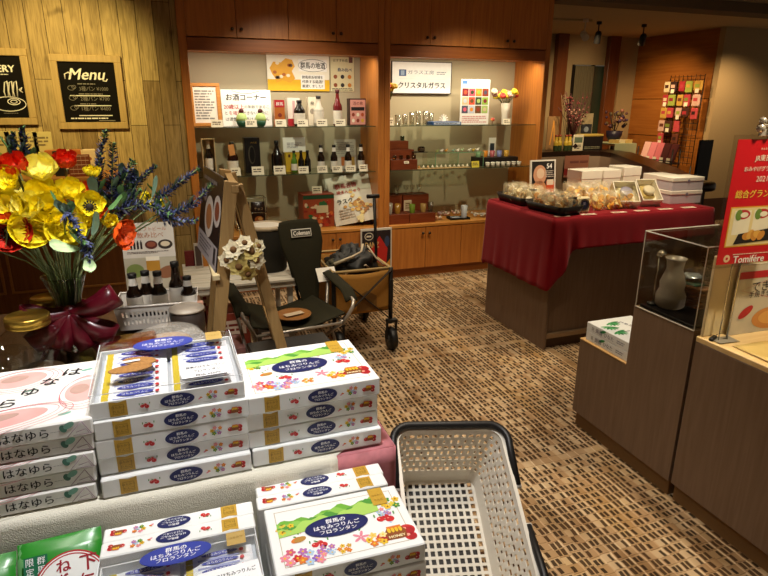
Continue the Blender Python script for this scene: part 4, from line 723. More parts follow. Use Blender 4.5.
# leaf-printed boxes on the low step
LEAFW = mat('#dfe2e2', .4, var=.02)
def leafbox(label, z):
    t = thing('gift_box', label, 'box', (1.752, 1.80, z), 0, 'white leaf printed boxes'); w, d, h = .25, .275, .043; b = MB(); b.box(0, 0, 0, w, d, h, LEAFW, .002)
    Fm = frame((-.0004, d, 0), (0, -1, 0), (0, 0, 1)); GRN = mat('#2f8a4a', .5); INKB = mat('#2a2a55', .5)
    b.text('蒟蒻', .085, h*.5, INKB, h=h*.5, M=Fm); b.text('ひなた', .15, h*.5, INKB, w=.06, M=Fm); b.text('花', .045, h*.5, mat('#3a3a3a'), h=h*.4, M=Fm); b.ell(.11, h*.72, .02, .006, GRN, Fm, .0004, .4); b.lines(.20, h*.3, .25, h*.7, 2, mat('#8a8fa0'), Fm)
    Ft = frame((0, d, h+.0004), (0, -1, 0), (1, 0, 0)); rg_ = random.Random(2)
    for cx, cy, a in ((.05, .09, .2), (.09, .05, -.5), (.15, .045, .3)):
        for k in range(7): b.ell(cx+.02*cos(a+k*.45-1.3), cy+.02*sin(a+k*.45-1.3), .022, .006, mat(('#2f8a4a', '#5aa86a', '#1f6a3a')[k % 3]), Ft, .0002+k*.00005, a+k*.45-1.3)
    b.text('ひもかわ', .10, .15, INKB, w=.10, M=Ft, rot=.3); b.text('うどん', .18, .10, INKB, w=.06, M=Ft, rot=.3); b.obj('box', t); return t
leafbox('lower white box printed with green leaves on the low counter step', .4525); leafbox('upper white box printed with green leaves on the low counter step', .496)
# clear case with contents
t = thing('acrylic_case', 'clear acrylic display case on the middle counter with a bottle and basket inside', 'display case', (CX, 1.492, .7125)); x1, y1, z0, z1 = 2.12, 1.786, .7125, 1.024; q = .004; EDGE = mat('#d9d2c6', .2, spec=.6)
for a in ((CX, 1.492, z0, CX+q, y1, z1), (x1-q, 1.492, z0, x1, y1, z1), (CX+q, y1-q, z0, x1-q, y1, z1), (CX+q, 1.492, z0, x1-q, 1.492+q, z1), (CX+q, 1.492+q, z1-q, x1-q, y1-q, z1)): b = wm(t); b.box(*a, ACRYL); b.obj('panel', t)
b = wm(t)
for p, r_ in (((CX, 1.492, z0), (CX, y1, z0)), ((CX, 1.492, z1), (CX, y1, z1)), ((CX, y1, z0), (CX, y1, z1)), ((CX, 1.492, z0), (CX, 1.492, z1)), ((CX, y1, z1), (x1, y1, z1)), ((CX, 1.492, z1), (x1, 1.492, z1))): b.bar(p, r_, .0035, .0035, EDGE, b=0)
b.obj('edge_trim', t)
o = tag(MB().box(0, 0, 0, .36, .27, .012, mat('#100e10', .35, var=.2, scale=80), .002).obj('black_base_cloth', None, (CX+.008, 1.503, .7135)), 'glossy black sheet lining the floor of the acrylic case', 'sheet')
t = thing('clear_bottle', 'frosted clear gourd shaped bottle inside the acrylic case', 'bottle', (1.832, 1.705, .7265)); b = MB(); b.lathe([(.045, 0), (.055, .01), (.056, .05), (.045, .075), (.048, .10), (.038, .13), (.030, .155), (.034, .19), (.040, .20), (.036, .20), (.028, .16), (.03, .13), (.04, .06), (.03, .012)], mat('#b5b0a8', .3, var=.1, trans=.6), 22, None, True, False); b.obj('body', t)
WICK = mat('#80583a', .6, var=.25, scale=160, bump=.4)
t = thing('wicker_basket', 'dark oval wicker basket of plastic packets inside the acrylic case', 'basket', (1.962, 1.692, .7265)); b = MB()
for k in range(9): z = .004+k*.010; rr = .062+.022*k/8; b.tube([(rr*cos(a), rr*sin(a), z+.003*sin(6*a+k*pi)) for a in [2*pi*i/40 for i in range(40)]], .0065, WICK, 6, True)
b.lathe([(.001, .004), (.05, .004)], WICK, 24, None, False, False); b.obj('weave', t)
PLA = clear('packet_film', '#eef2f4', .22, 1.4, .15)
for i, (dx, dy, c) in enumerate(((-.02, -.012, '#3a6a5a'), (.015, .01, '#8a8884'), (.0, .015, '#b5bdc2'))):
    o = thing('plastic_packet', 'shiny plastic packet in the wicker basket, '+('nearest, greenish', 'right, dark', 'at the back, silvery')[i], 'packet', (1.945+dx, 1.70+dy, .805+.012*i), .5*i, 'shiny packets in the wicker basket'); b = MB(); pouch(b, .11, .12, .035, PLA, TR(0, .055, .012, rx=R(78))); b.box(-.03, -.03, .006, .03, .03, .018, mat(c, .4), .005); b.obj('packet', o)
t = thing('spot_lamp', 'tiny silver spotlight on a thin stem inside the acrylic case', 'lamp', (1.79, 1.75, .7265)); b = MB(); b.lathe([(.022, 0), (.022, .006), (.003, .010)], BLACK, 14); b.obj('base', t); b = MB(); b.tube([(0, 0, .008), (0, 0, .205)], .002, STEEL, 6); b.obj('stem', t); b = MB(); b.lathe([(.004, -.012), (.012, 0), (.014, .022), (.011, .022)], CHROME, 14, TR(0, 0, .208, ry=R(70))); b.obj('head', t)
# cream board, sign stand, bag and paper on the near counter
o = tag(MB().box(0, 0, 0, .40, .012, .30, mat('#e0cda0', .5, var=.04, scale=12), .002).obj('cream_board', None, (1.752, 1.462, .6985)), 'plain cream board standing on the near counter against the acrylic case', 'board')
t = thing('sign_stand', 'red prize sign in a clear holder on two rods on the near counter', 'sign', (1.782, 1.415, .6985), R(-4)); b = MB(); b.box(-.03, -.03, 0, .06, .025, .003, ACRYL, .001); b.box(-.028, -.028, .0031, .058, .023, .0036, mat('#8d8678', .3)); b.obj('base_plate', t)
for x in (-.008, .028): b = MB(); b.tube([(x, 0, .003), (x, 0, .60)], .0035 if x > 0 else .0022, STEEL, 8); b.obj('rod', t)
b = MB(); w, h = .26, .435; b.box(-.105, -.012, .275, -.105+w, -.006, .275+h, ACRYL, .001); b.obj('clear_holder', t)
SR = mat('#c4161f', .4, var=.03, scale=12); GLD = mat('#d8b25a', .45); b = MB(); b.box(-.092, -.0135, .288, -.105+w-.012, -.0125, .275+h-.014, SR); Fm = frame((-.105, -.0138, .275), (1, 0, 0), (0, 0, 1))
b.text('みんなで選ぶ', .135, h*.90, mat('#e8d6c0'), h=.008, M=Fm); b.text('JR東日本', .135, h*.83, mat('#e9dcc8'), w=.085, M=Fm, bold=.02); b.text('おみやげグランプリ', .132, h*.755, mat('#e9dcc8'), w=.150, M=Fm, bold=.02); b.text('2021', .135, h*.68, mat('#e9dcc8'), h=.018, M=Fm); b.text('総合グランプリ', .135, h*.57, mat('#e6c84a'), w=.19, M=Fm, bold=.02)
b.rect(.032, h*.165, .245, h*.475, mat('#d9a032'), Fm, .0005); b.rect(.037, h*.175, .240, h*.465, mat('#e2cf96'), Fm, .0008)
for cx in (.085, .165): b.rect(cx-.034, h*.26, cx+.034, h*.445, mat('#e9e2c8'), Fm, .0011); b.ell(cx, h*.415, .030, .016, mat('#b5232b'), Fm, .0014); b.ell(cx-.016, h*.412, .014, .018, mat('#6a8a3a'), Fm, .0016); b.ell(cx+.006, h*.412, .016, .009, mat('#e9e2c8'), Fm, .0018)
b.poly([(.065, h*.185), (.225, h*.205), (.215, h*.30), (.08, h*.265)], mat('#1f1a1a'), Fm, .0020)
for k in range(5): b.ell(.115+.015*k, h*(.245+.012*(k % 2)), .018, .013, mat(('#c98a3a', '#dba84f')[k % 2]), Fm, .0023+k*.0001, k)
b.ell(.052, h*.075, .013, .013, mat('#e9c9a0'), Fm, .0006); b.ell(.052, h*.075, .005, .005, SR, Fm, .0009); b.lines(.075, h*.098, .24, h*.110, 1, mat('#e9dcc8'), Fm); b.text('Tomifére', .145, h*.062, WHITE, w=.13, M=Fm, bold=.03); b.obj('red_poster', t)
b = MB()
CLP = mat('#cfc7ba', .25, .5)
for x in (-.02, .02): b.ball((x, -.020, .730), .014, CLP, 10, 6); b.ball((x+.004, -.020, .752), .012, CLP, 10, 6)
b.tube([(-.02, -.020, .738), (.06, -.022, .742), (.13, -.020, .738)], .004, CLP, 6); b.box(-.02, -.02, .705, .02, -.013, .728, CLP, .002); b.box(.03, -.02, .695, .05, -.004, .722, mat('#4a4640', .4), .002); b.obj('clip', t)
def art_sm(b, M, w, h): b.rect(0, h*.80, w, h*.90, RED, M); b.ring(w*.5, h*.64, w*.44, h*.13, .0015, RED, M, .0006, 4); b.text('できたて', w*.5, h*.68, INK, w=w*.55, M=M); b.text('手焼きせんべい', w*.5, h*.57, INK, w=w*.6, M=M); b.ell(w*.62, h*.2, w*.30, h*.16, mat('#c98a4a'), M); b.ell(w*.62, h*.21, w*.2, h*.10, mat('#dba55a'), M, .0008); b.ell(w*.2, h*.32, w*.12, h*.06, RED, M, .0006, .6)
t = thing('bag_poster', 'pale grey printed board with red band at the right behind the sign rods', 'sign', (1.850, 1.440, .6985), R(-2)); b = MB(); b.box(0, 0, 0, .30, .01, .265, mat('#c6beac', .45), .001); art_sm(b, frame((0, -.0004, 0), (1, 0, 0), (0, 0, 1)), .30, .265); b.obj('board', t)
o = tag(MB().grid(lambda u, v: (.46*u, .34*v, .0015+.003*abs(sin(u*5+v*3))), 20, 14, mat('#d8bb72', .45, var=.12, scale=9)).obj('gold_paper', None, (1.76, 1.02, .6985), R(-3), (('SOLIDIFY', {'thickness': .0008, 'offset': 1}),)), 'crumpled gold wrapping paper spread on the near counter', 'paper')
t = thing('black_clip', 'small black binder clip at the corner of the near counter', 'clip', (1.765, 1.43, .6985), .4); b = MB(); b.box(-.022, -.008, 0, .022, .008, .012, BLACK, .003); b.tube([(.02, 0, .008), (.05, .004, .006), (.05, -.004, .006)], .0015, STEEL, 5); b.obj('clip', t)
# ------------------------------------------------------------------ far room furniture
DKW = mat('#24160e', .3, spec=.5); CNT = mat('#8d7a68', .6, var=.05)
t = thing('reception_counter', 'long dark-topped reception counter bending towards the shop in the far room', 'counter', (5.2, 6.3, 0)); A = [(4.15, 6.35), (5.32, 6.42), (4.36, 4.54), (3.70, 3.55)]
def off(pts, d):
    out = []
    for i, p in enumerate(pts):
        a = Vector(pts[max(i-1, 0)]); c = Vector(pts[min(i+1, len(pts)-1)]); q = Vector(p)
        n = Vector((0, 0))
        for u, v in ((a, q), (q, c)):
            if (v-u).length > 1e-6: e = (v-u).normalized(); n += Vector((-e.y, e.x))
        n.normalize(); out.append((q.x+n.x*d, q.y+n.y*d))
    return out
# outline: shop-facing line, then the staff side
front = [(4.15, 6.35), (5.02, 6.40), (5.20, 6.28), (5.18, 6.06), (4.36, 4.54), (3.78, 3.66)]
backl = [(3.98, 3.55), (4.58, 4.44), (5.50, 6.08), (5.54, 6.48), (5.2, 6.82), (4.15, 6.80)]
def slab(b, z0, z1, m, gro=0.0):
    P_ = front+backl; c = Vector((sum(p[0] for p in P_)/len(P_), sum(p[1] for p in P_)/len(P_))); n = len(P_); b.add([(p[0], p[1], z0) for p in P_]+[(p[0], p[1], z1) for p in P_], [(i, (i+1) % n, n+(i+1) % n, n+i) for i in range(n)]+[tuple(range(n, 2*n)), tuple(reversed(range(n)))], m)
b = wm(t); slab(b, 0, .86, CNT); b.obj('body', t); b = wm(t); b.M = b.M @ TR(0, 0, 0); slab(b, .86, .92, DKW); b.obj('counter_top', t)
b = wm(t); b.lathe([(.16, .86), (.17, .87), (.17, .91), (.16, .92)], DKW, 20, TR(3.86, 3.56, 0)); b.obj('rounded_end', t)
RZ = .9205
X0, X1 = sx(566, 6.30, 165), sx(605, 6.30, 165); t = thing('counter_notice', 'faded red and white notice on the front of the far reception counter', 'notice', (X0, 6.33, .60)); b = MB(); T = TR(rz=.057); b.box(0, 0, 0, X1-X0, .004, .27, mat('#a06a58', .6), 0, T); Fm = T @ frame((0, -.0004, 0), (1, 0, 0), (0, 0, 1)); b.rect(0, .03, X1-X0, .11, mat('#8a2326'), Fm); b.lines(.08, .16, X1-X0-.1, .22, 1, mat('#7a4a44'), Fm); b.obj('sheet', t)
t = thing('twig_vase', 'dark vase of tall reddish twigs on the far reception counter', 'vase', (sx(572, 6.52, 140), 6.52, RZ)); b = MB(); b.lathe([(.06, 0), (.09, .05), (.07, .14), (.05, .17)], mat('#2a1a18', .4), 16); b.obj('vase', t); b = MB(); rg = random.Random(5)
c = MB()
for i in range(26):
    a = rg.uniform(-1, 1); hh = rg.uniform(.30, .58); p = [(0, 0, .15), (a*.10, rg.uniform(-.06, .06), .15+hh*.5), (a*.22+rg.uniform(-.04, .04), rg.uniform(-.1, .1), .15+hh)]; b.tube(p, .004, mat('#4a2420', .6), 4)
    for k in range(4): f_ = .5+.13*k; c.ball((p[1][0]+(p[2][0]-p[1][0])*(f_*2-1), p[1][1]+rg.uniform(-.02, .02), p[1][2]+(p[2][2]-p[1][2])*(f_*2-1)), .012, mat(('#6b2a2a', '#a87a6a', '#4a1d22')[k % 3]), 6, 4)
for i in range(3): b.tube([(-.02*i-.05, 0, .1), (-.12-.03*i, 0, .45), (-.16-.03*i, 0, .68)], .004, mat('#7a6a4a', .6), 4)
b.obj('twigs', t); c.obj('buds', t)['kind'] = 'stuff'
for i in range(4):
    X = sx(553.5+5*i, 6.50, 140); t = bottle('small yellow bottle on the far reception counter, number %s from the left' % wd[i], X, 6.44+.03*(i % 2), RZ, .030, .2, mat('#b59a34', .4), mat('#2a3a1d', .5), mat('#8a3a22'), .5, (.02, .35), 'yellow bottles on the far counter')
X = sx(555, 6.64, 120); carton('framed_card', 'tan card with an A-shaped picture standing at the left of the far counter', 'card', X-.09, X+.09, 6.66, RZ, RZ+.42, .012, mat('#8a6a44', .6), lambda b, M, w, h: b.poly([(-w*.25, h*.15), (-w*.14, h*.15), (0, h*.7), (w*.14, h*.15), (w*.25, h*.15), (w*.04, h*.88), (-w*.04, h*.88)], mat('#c98a3a'), M))
carton('white_card', 'white card with a dark mountain picture at the front of the far counter', 'card', sx(574, 6.43, 140), sx(584, 6.43, 140), 6.44, RZ, RZ+.20, .01, mat('#cfc8b0', .5), lambda b, M, w, h: (b.rect(-w*.4, h*.5, w*.4, h*.85, mat('#5a6a58'), M), b.lines(-w*.35, h*.1, w*.35, h*.4, 3, INK, M)))
carton('picture_panel', 'framed panel of a dark photo behind the twigs on the far counter', 'picture', sx(581, 6.68, 130), sx(593, 6.68, 130), 6.70, RZ, sz(114, 6.68)-0, .02, mat('#a09070', .5), lambda b, M, w, h: (b.rect(-w*.45, h*.3, w*.45, h*.7, mat('#2a2c34'), M), b.ell(0, h*.55, w*.2, h*.08, mat('#8a94a0'), M, .0008)))
t = carton('dark_gift_box', 'dark patterned box with a yellow lid on the far reception counter', 'box', sx(584, 6.46, 140), sx(604, 6.46, 140), 6.48, RZ, RZ+.17, .16, mat('#1d1816', .4), lambda b, M, w, h: b.lines(-w*.4, h*.08, w*.4, h*.3, 2, mat('#8a8a70'), M)); w = sx(604, 6.46, 140)-sx(584, 6.46, 140)
b = MB(); b.box(-w/2-.004, -.004, .17, w/2+.004, .164, .20, mat('#b59a4a', .5), .006); b.obj('lid', t)
# table with green cloth
t = thing('side_table', 'small table under a pale green cloth beyond the reception counter', 'table', (5.80, 6.75, 0)); b = MB(); b.box(-.17, -.22, .96, .17, .22, .985, wood('table_brown', '#5a3a1d', '#6b4726', 'X'), .003); b.obj('tabletop', t)
for x in (-.145, .145):
    for y in (-.19, .19): b = MB(); b.box(x-.02, y-.02, 0, x+.02, y+.02, .96, DKW); b.obj('leg', t)
o = tag(MB().box(-.18, -.23, 0, .18, .23, .005, mat('#a9b08a', .8)).box(-.18, -.235, -.22, .18, -.23, .005, mat('#a9b08a', .8)).obj('green_cloth', None, (5.80, 6.75, .9855)), 'pale green cloth over the small far table', 'tablecloth')
for i, (dx, w_) in enumerate(((-.11, .09), (.0, .08), (.11, .10))): carton('small_box', 'small yellowish box on the green cloth table, '+('left', 'middle', 'right')[i], 'box', 5.80+dx-w_/2, 5.80+dx+w_/2, 6.58, .991, 1.035, .1, mat(('#b59a5a', '#d6c8a0', '#c9ac6a')[i], .5), None, 'small boxes on the green cloth')
t = thing('purple_bouquet', 'bunch of dark purple flowers in a dark pot on the green cloth table', 'flowers', (5.86, 6.84, .991)); b = MB(); b.lathe([(.06, 0), (.10, .08), (.11, .15)], mat('#231d30', .4), 16); b.obj('pot', t); b = MB(); rg = random.Random(6)
for i in range(34): a = rg.uniform(0, 2*pi); r_ = rg.uniform(.02, .17); hh = rg.uniform(.18, .42); b.ball((r_*cos(a)+.03, r_*sin(a), hh), rg.uniform(.014, .03), mat(('#3a2440', '#4a2a30', '#5a4a2a', '#8a5a4a')[i % 4]), 6, 4)
for i in range(12): a = rg.uniform(0, 2*pi); b.tube([(0, 0, .1), (.1*cos(a), .1*sin(a), .4)], .004, mat('#3a2a1d'), 4)
b.obj('blossoms', t)
# merchandise racks
t = thing('grid_rack', 'black wire grid rack against the amber panel wall, hung with goods', 'rack', (6.45, 5.99, 0)); b = MB(); BW = mat('#17120e', .4)
for i in range(9): y = .02+.55*i/8; b.tube([(0, y, .72), (0, y, 1.86)], .006 if i in (0, 8) else .0035, BW, 5)
for i in range(16): z = .75+1.09*i/15; b.tube([(0, .02, z), (0, .57, z)], .0035, BW, 5)
b.obj('wire_grid', t)
for y in (.02, .57): b = MB(); b.tube([(0, y, .008), (0, y, .72)], .010, BW, 6); b.tube([(-.15, y, .008), (.08, y, .008)], .008, BW, 6); b.obj('foot', t)
cols = ('#b5414a', '#d9c7a0', '#4a2a22', '#a8323a', '#7a8a3a', '#c9a04a', '#8a2a3a', '#d8b0a0', '#3a2420', '#c04a50', '#9aa84a', '#6a3a2a'); n = 0
rg = random.Random(77)
for r_ in range(5):
    for c_ in range(5):
        y = 6.03+.125*c_; z = 1.74-.165*r_; n += 1
        if r_ > 2 and c_ < 2 or (r_ == 4 and c_ == 3): continue
        o = thing('hanging_packet', 'packet on the wire grid, row %s from the top, number %s from the right' % (wd[r_], wd[c_]), 'packet', (6.37-.02*(c_ % 2), y, z-.09), 0, 'packets on the wire grid'); b = MB(); w_ = rg.uniform(.045, .062); h_ = rg.uniform(.10, .15); b.box(0, -w_, .13-h_, .03, w_, .13, mat(cols[(n*5+r_) % 12], .4, var=.25, scale=60), .006); b.rect(-w_*.6, .05, w_*.6, .09, mat(cols[(n*7+3) % 12], .4), frame((-.0006, 0, 0), (0, -1, 0), (0, 0, 1))); b.tube([(.015, 0, .12), (.015, 0, .145), (.10, 0, .145)], .003, STEEL, 4); b.obj('packet', o)
        if (r_*2+c_) % 3 == 0: b = MB(); b.box(-.006, -.035, -.015, -.003, .02, .035, CARDT); b.obj('tag', o)
t = thing('magazine_rack', 'low black rack of pink leaflets and dark magazines before the wire grid', 'rack', (6.1, 6.05, 0)); b = MB()
for i in range(2):
    z = .70+.0*i
b.box(-.07, -.12, .76, .07, .50, .775, BW); b.box(-.07, -.12, .40, .07, .50, .415, BW)
for x in (-.06, .06):
    for y in (-.11, .49): b.tube([(x, y, 0), (x, y, .95)], .009, BW, 6)
b.tube([(-.07, -.12, .80), (-.07, .50, .80)], .006, BW, 6); b.obj('frame', t)
for i, c in enumerate(('#5a2424', '#4a1d1d', '#d0707a', '#d9808a', '#e0b0a8')):
    o = thing('leaflet_stack', ('dark red magazine at the right end', 'dark brown magazine second from the right', 'pink leaflet in the middle', 'salmon leaflet second from the left', 'pale pink leaflet at the left end')[i]+' of the low black rack', 'magazine', (6.06, 5.995+.118*i, .776), 0, 'leaflets on the low rack'); b = MB(); b.box(0, -.055, 0, .02, .055, .24, mat(c, .5), .002, TR(0, 0, .006, ry=R(16))); b.box(-.03, -.035, 0, -.027, .025, .06, CARDT); b.obj('leaflet', o)
o = tag(MB().box(0, 0, 0, .20, .03, 1.10, mat('#120d0b', .4), .004).obj('standing_screen', None, (sx(698, 5.35, 160), 5.35, .0)), 'tall black panel standing at the end of the reception area by the beige pillar', 'panel')
# track spotlights in the far room
LAMPON = bpy.data.materials.new('lit_lamp_face'); LAMPON.use_nodes = True; p = LAMPON.node_tree.nodes['Principled BSDF']; p.inputs['Emission Color'].default_value = (1, .8, .5, 1); p.inputs['Emission Strength'].default_value = 8
def tracklight(label, X, Y, tilt, rz, lit):
    t = thing('track_spotlight', label, 'spotlight', (X, Y, 2.40), rz, 'ceiling track spotlights'); m = mat('#d8cdb8', .4) if lit else BLACK
    b = MB(); b.lathe([(.03, -.03), (.03, 0)], m, 12); b.obj('mount', t); b = MB(); b.tube([(0, 0, -.02), (0, 0, -.14)], .007, m, 6); b.obj('stem', t)
    b = MB(); T = TR(0, 0, -.17, rx=tilt); b.lathe([(.022, .07), (.035, .05), (.04, -.06), (.036, -.06)], m, 16, T); b.lathe([(.001, -.058), (.035, -.058)], LAMPON if lit else mat('#3a342c', .3), 16, T, False, False); b.obj('head', t); return t
tracklight('pale lit ceiling spotlight, leftmost of three in the far room', 4.55, 5.98, R(-62), -.35, True)
tracklight('black ceiling spotlight, middle of three in the far room', 4.83, 6.1, R(25), -.5, False)
tracklight('black ceiling spotlight nearest the amber panel wall, rightmost of three', 5.48, 6.1, R(30), -.4, False)
o = tag(MB().box(-.9, -.015, -.02, .25, .015, 0, mat('#b09a70', .5)).obj('light_track', None, (4.4, 6.035, 2.40), -.12), 'long slim ceiling track carrying the lit spotlight', 'light track')
spot('far_track_beam', (4.6, 5.9, 2.2), (5.9, 7.3, .8), 60, WARM, 90, .8, .04)
spot('far_wall_washer', (5.35, 6.15, 2.2), (6.56, 6.6, 1.2), 70, (1, .68, .34), 80, .9, .04)
spot('far_pillar_washer', (6.15, 5.1, 2.25), (6.8, 5.9, 1.2), 75, (1, .70, .38), 75, .9, .04)
spot('far_counter_beam', (4.3, 5.2, 2.2), (4.7, 6.4, .8), 75, WARM, 80, .8, .04)
spot('far_bend_beam', (3.9, 4.9, 2.2), (4.3, 4.6, .6), 14, WARM, 80, .8, .04)
# ------------------------------------------------------------------ chalkboards and the panelled console by the plank wall
FRW = wood('pale_frame', '#a58a55', '#bd9f66', 'Z', 1.5, .55); CHALK = mat('#110e0b', .8, var=.15, scale=12, spec=.1); CW = mat('#e8e4d8', .7); CG = mat('#7d776c', .7)
def chalkboard(label, p0, p1, y0, y1, art, row=92):
    Y = 4.715; X0, X1 = sx(p0, Y, row), sx(p1, Y, row); xm = (p0+p1)/2; za, zb = sz(y1, Y, xm), sz(y0, Y, xm); w, h = X1-X0, zb-za
    t = thing('chalkboard', label, 'chalkboard', ((X0+X1)/2, Y, za), 0, 'chalkboards on the plank wall'); b = MB(); fw = .046
    for a in ((-w/2, 0, w/2, fw), (-w/2, h-fw, w/2, h), (-w/2, fw, -w/2+fw, h-fw), (w/2-fw, fw, w/2, h-fw)): b.box(a[0], -.022, a[1], a[2], .004, a[3], FRW, .003)
    b.obj('frame', t); b = MB(); b.box(-w/2+fw, -.008, fw, w/2-fw, .003, h-fw, CHALK); art(b, frame((0, -.0085, 0), (1, 0, 0), (0, 0, 1)), w-2*fw, h, fw); b.obj('slate', t); return t
def art_menu(b, M, w, h, f):
    # brush script word
    def stroke(p, r): b.tube([(x*w, f+y*(h-2*f), .0008) for x, y in p], r, CW, 6, M=M, flat=.25)
    b.text('Menu', 0, h*.745, CW, w=w*.62, M=M, bold=.03, shear=.28)
    for q in ([(-.40, .72), (-.40, .80), (-.33, .83), (-.28, .78)], [(.26, .70), (.32, .69), (.35, .73)]): stroke(q, .004)
    for i in range(3):
        y = h*(.56-.135*i); b.rect(-w*.36+.02*i, y-.053, w*.36, y-.047, CW, M); b.ring(-w*.32, y, .022, .016, .003, CG, M); b.ring(-w*.27, y+.006, .014, .012, .003, CG, M)
        b.text(('3種パン ¥1000', '2種パン ¥700', '1種パン ¥400')[i], w*.08, y-.004, CG, w=w*.52, h=.030, M=M); b.lines(-w*.2, y+.020, w*.25, y+.034, 1, CG, M, seed=i)
    b.lines(-w*.4, f+.018, w*.4, f+.034, 1, CW, M, seed=9); b.rect(w*.1, f+.008, w*.4, f+.013, CG, M)
chalkboard('black Menu chalkboard in a pale wooden frame on the plank wall', 54, 124.5, 55, 129, art_menu)
def art_bak(b, M, w, h, f):
    b.text('BAKERY', 0, h*.74, CW, w=w*.72, M=M, bold=.05); b.lines(-w*.2, h*.655, w*.24, h*.675, 1, CW, M)
    def lp(pts, r=.004): b.tube([(x*w, y*h, .001) for x, y in pts], r, CW, 5, M=M, flat=.3)
    for i in range(3): x = .10+.09*i; lp([(x, .36), (x-.02, .44), (x+.02, .56), (x+.07, .58), (x+.07, .5), (x+.05, .38)])
    lp([(.40, .44), (.44, .50), (.38, .47), (.45, .43)]); b.ring(w*.24, h*.31, w*.13, h*.045, .005, CW, M); b.ring(w*.24, h*.31, w*.07, h*.025, .004, CW, M); b.ring(w*.14, h*.28, w*.34, h*.10, .005, CW, M)
    b.lines(w*.0, h*.15, w*.3, h*.165, 1, CG, M)
chalkboard('black bakery chalkboard with croissant drawing, cut off at the left edge', -34, 33.5, 48, 125, art_bak)
PN = wood('console_panel', '#7a4a1f', '#8f5a28', 'Z', 1, .45); PNX = wood('console_moulding', '#a9702f', '#bd8440', 'X', 1, .45)
CY = 4.30; t = thing('panelled_console', 'brown wooden console with framed front panels below the plank wall', 'console', (-1.3, CY, 0)); b = wm(t); b.box(-2.3, CY, 0, -.30, 4.69, 1.0, PN, .003); b.obj('body', t)
b = wm(t); b.box(-2.32, CY-.02, 1.0, -.28, 4.70, 1.03, PNX, .003); b.obj('top', t)
for x0, x1 in ((-1.73, -1.08), (-1.05, -.33)):
    b = wm(t); z0, z1 = .285, .93
    for a in ((x0, z0, x1, z0+.016), (x0, z1-.016, x1, z1), (x0, z0+.016, x0+.016, z1-.016), (x1-.016, z0+.016, x1, z1-.016)): b.box(a[0], CY-.012, a[1], a[2], CY, a[3], PNX, .003)
    b.obj('panel_moulding', t)
b = wm(t); b.box(-2.3, CY-.008, 0, -.30, CY, .10, CABD); b.obj('plinth', t)
KZ = 1.0305
rg = random.Random(41)
for i in range(4):
    X = sx(2+14*i, 4.55, 150); carton('leaflet_card', 'pale yellow leaflet standing on the console below the bakery board, number %s from the left' % wd[i], 'leaflet', X-.055, X+.055, 4.56, KZ, sz(131+.3*i, 4.56, 20), .004, mat('#c9b878', .6), lambda b, M, w, h: (b.rect(-w*.5, 0, w*.5, h*.22, mat('#c9b030'), M), b.lines(-w*.35, h*.65, w*.35, h*.9, 3, mat('#7a6a48'), M), b.ell(-w*.15, h*.42, w*.16, h*.1, mat('#8a9a4a'), M), b.ell(w*.22, h*.42, w*.13, h*.1, mat('#b58a5a'), M)), 'leaflets on the console')
for i, c in enumerate(('#a8602a', '#d2b488', '#b5652b', '#d9c09a')):
    X = sx(52+12*i, 4.5, 150); o = thing('sweets_box', 'small orange and cream sweets box on the console, number %s from the leaflets' % wd[i], 'box', (X, 4.48, KZ), R(rg.uniform(-8, 8)), 'orange sweets boxes on the console'); b = MB(); b.box(-.045, 0, 0, .045, .07, .16, mat(c, .5), .004); Fm = frame((0, -.0004, 0), (1, 0, 0), (0, 0, 1)); b.rect(-.045, 0, .045, .035, mat('#3a1d12'), Fm); b.ell(0, .10, .028, .026, mat('#e2c49a'), Fm); b.ell(.004, .10, .014, .012, mat('#9a5426'), Fm, .0008); b.obj('box', o)
X0, X1 = sx(70, 4.36, 172), sx(92, 4.36, 172); carton('ruled_board', 'reddish brown board with pale ruled lines on the console front edge', 'board', X0, X1, 4.33, KZ, KZ+.14, .02, mat('#7a3a22', .5), lambda b, M, w, h: [b.rect(-w*.45, h*(.12+.2*i), w*.45, h*(.15+.2*i), mat('#c9a58a'), M) for i in range(5)]+[b.rect(w*(-.3+.2*i), h*.1, w*(-.29+.2*i), h*.95, mat('#c9a58a'), M) for i in range(4)])
X0, X1 = sx(57, 4.4, 180), sx(66, 4.4, 180); carton('black_canister', 'small black box standing on the console beside the ruled board', 'box', X0, X1, 4.38, KZ, KZ+.16, .05, BLACK)
# ------------------------------------------------------------------ gift display tables
KNIT = mat('#e6e2d2', .9, var=.10, scale=420, bump=.5); PINKC = mat('#c47a82', .85, var=.38, scale=34)
GX0, GX1, GY0, GY1, GZ = -1.15, .425, 1.108, 1.60, .742; LZ = .470
TBR = wood('table_dark', '#4a3220', '#5c4029', 'X', 1, .5)
t = thing('gift_table', 'upper table carrying the rear stacks of gift boxes', 'table', (-.3, GY0, 0)); b = wm(t); b.box(GX0, GY0, GZ-.03, GX1, GY1, GZ, TBR, .003); b.obj('tabletop', t)
for x in (GX0+.02, GX1-.07):
    for y in (GY0+.02, GY1-.07): b = wm(t); b.box(x, y, 0, x+.05, y+.05, GZ-.03, TBR); b.obj('leg', t)
t = thing('low_gift_table', 'lower front table carrying the near gift boxes and green pouches', 'table', (-.3, .52, 0)); b = wm(t); b.box(GX0, .42, LZ-.03, GX1-.02, GY0-.012, LZ, TBR, .003); b.obj('tabletop', t)
for x in (GX0+.02, GX1-.09):
    for y in (.44, GY0-.08): b = wm(t); b.box(x, y, 0, x+.05, y+.05, LZ-.03, TBR); b.obj('leg', t)
b = MB(); n = 30
def pk(u, v):
    x = GX0+(GX1+.004-GX0)*u; y = GY1-(GY1-GY0)*v; return (x, y, GZ+.0015)
b.grid(pk, 30, 12, PINKC); b.grid(lambda u, v: (GX1+.004, GY1-(GY1-GY0+.004)*u, GZ+.0015-.30*v), 12, 8, PINKC); b.grid(lambda u, v: (.27+(GX1+.004-.27)*u, GY0-.0035, GZ+.0015-.25*v), 8, 6, PINKC)
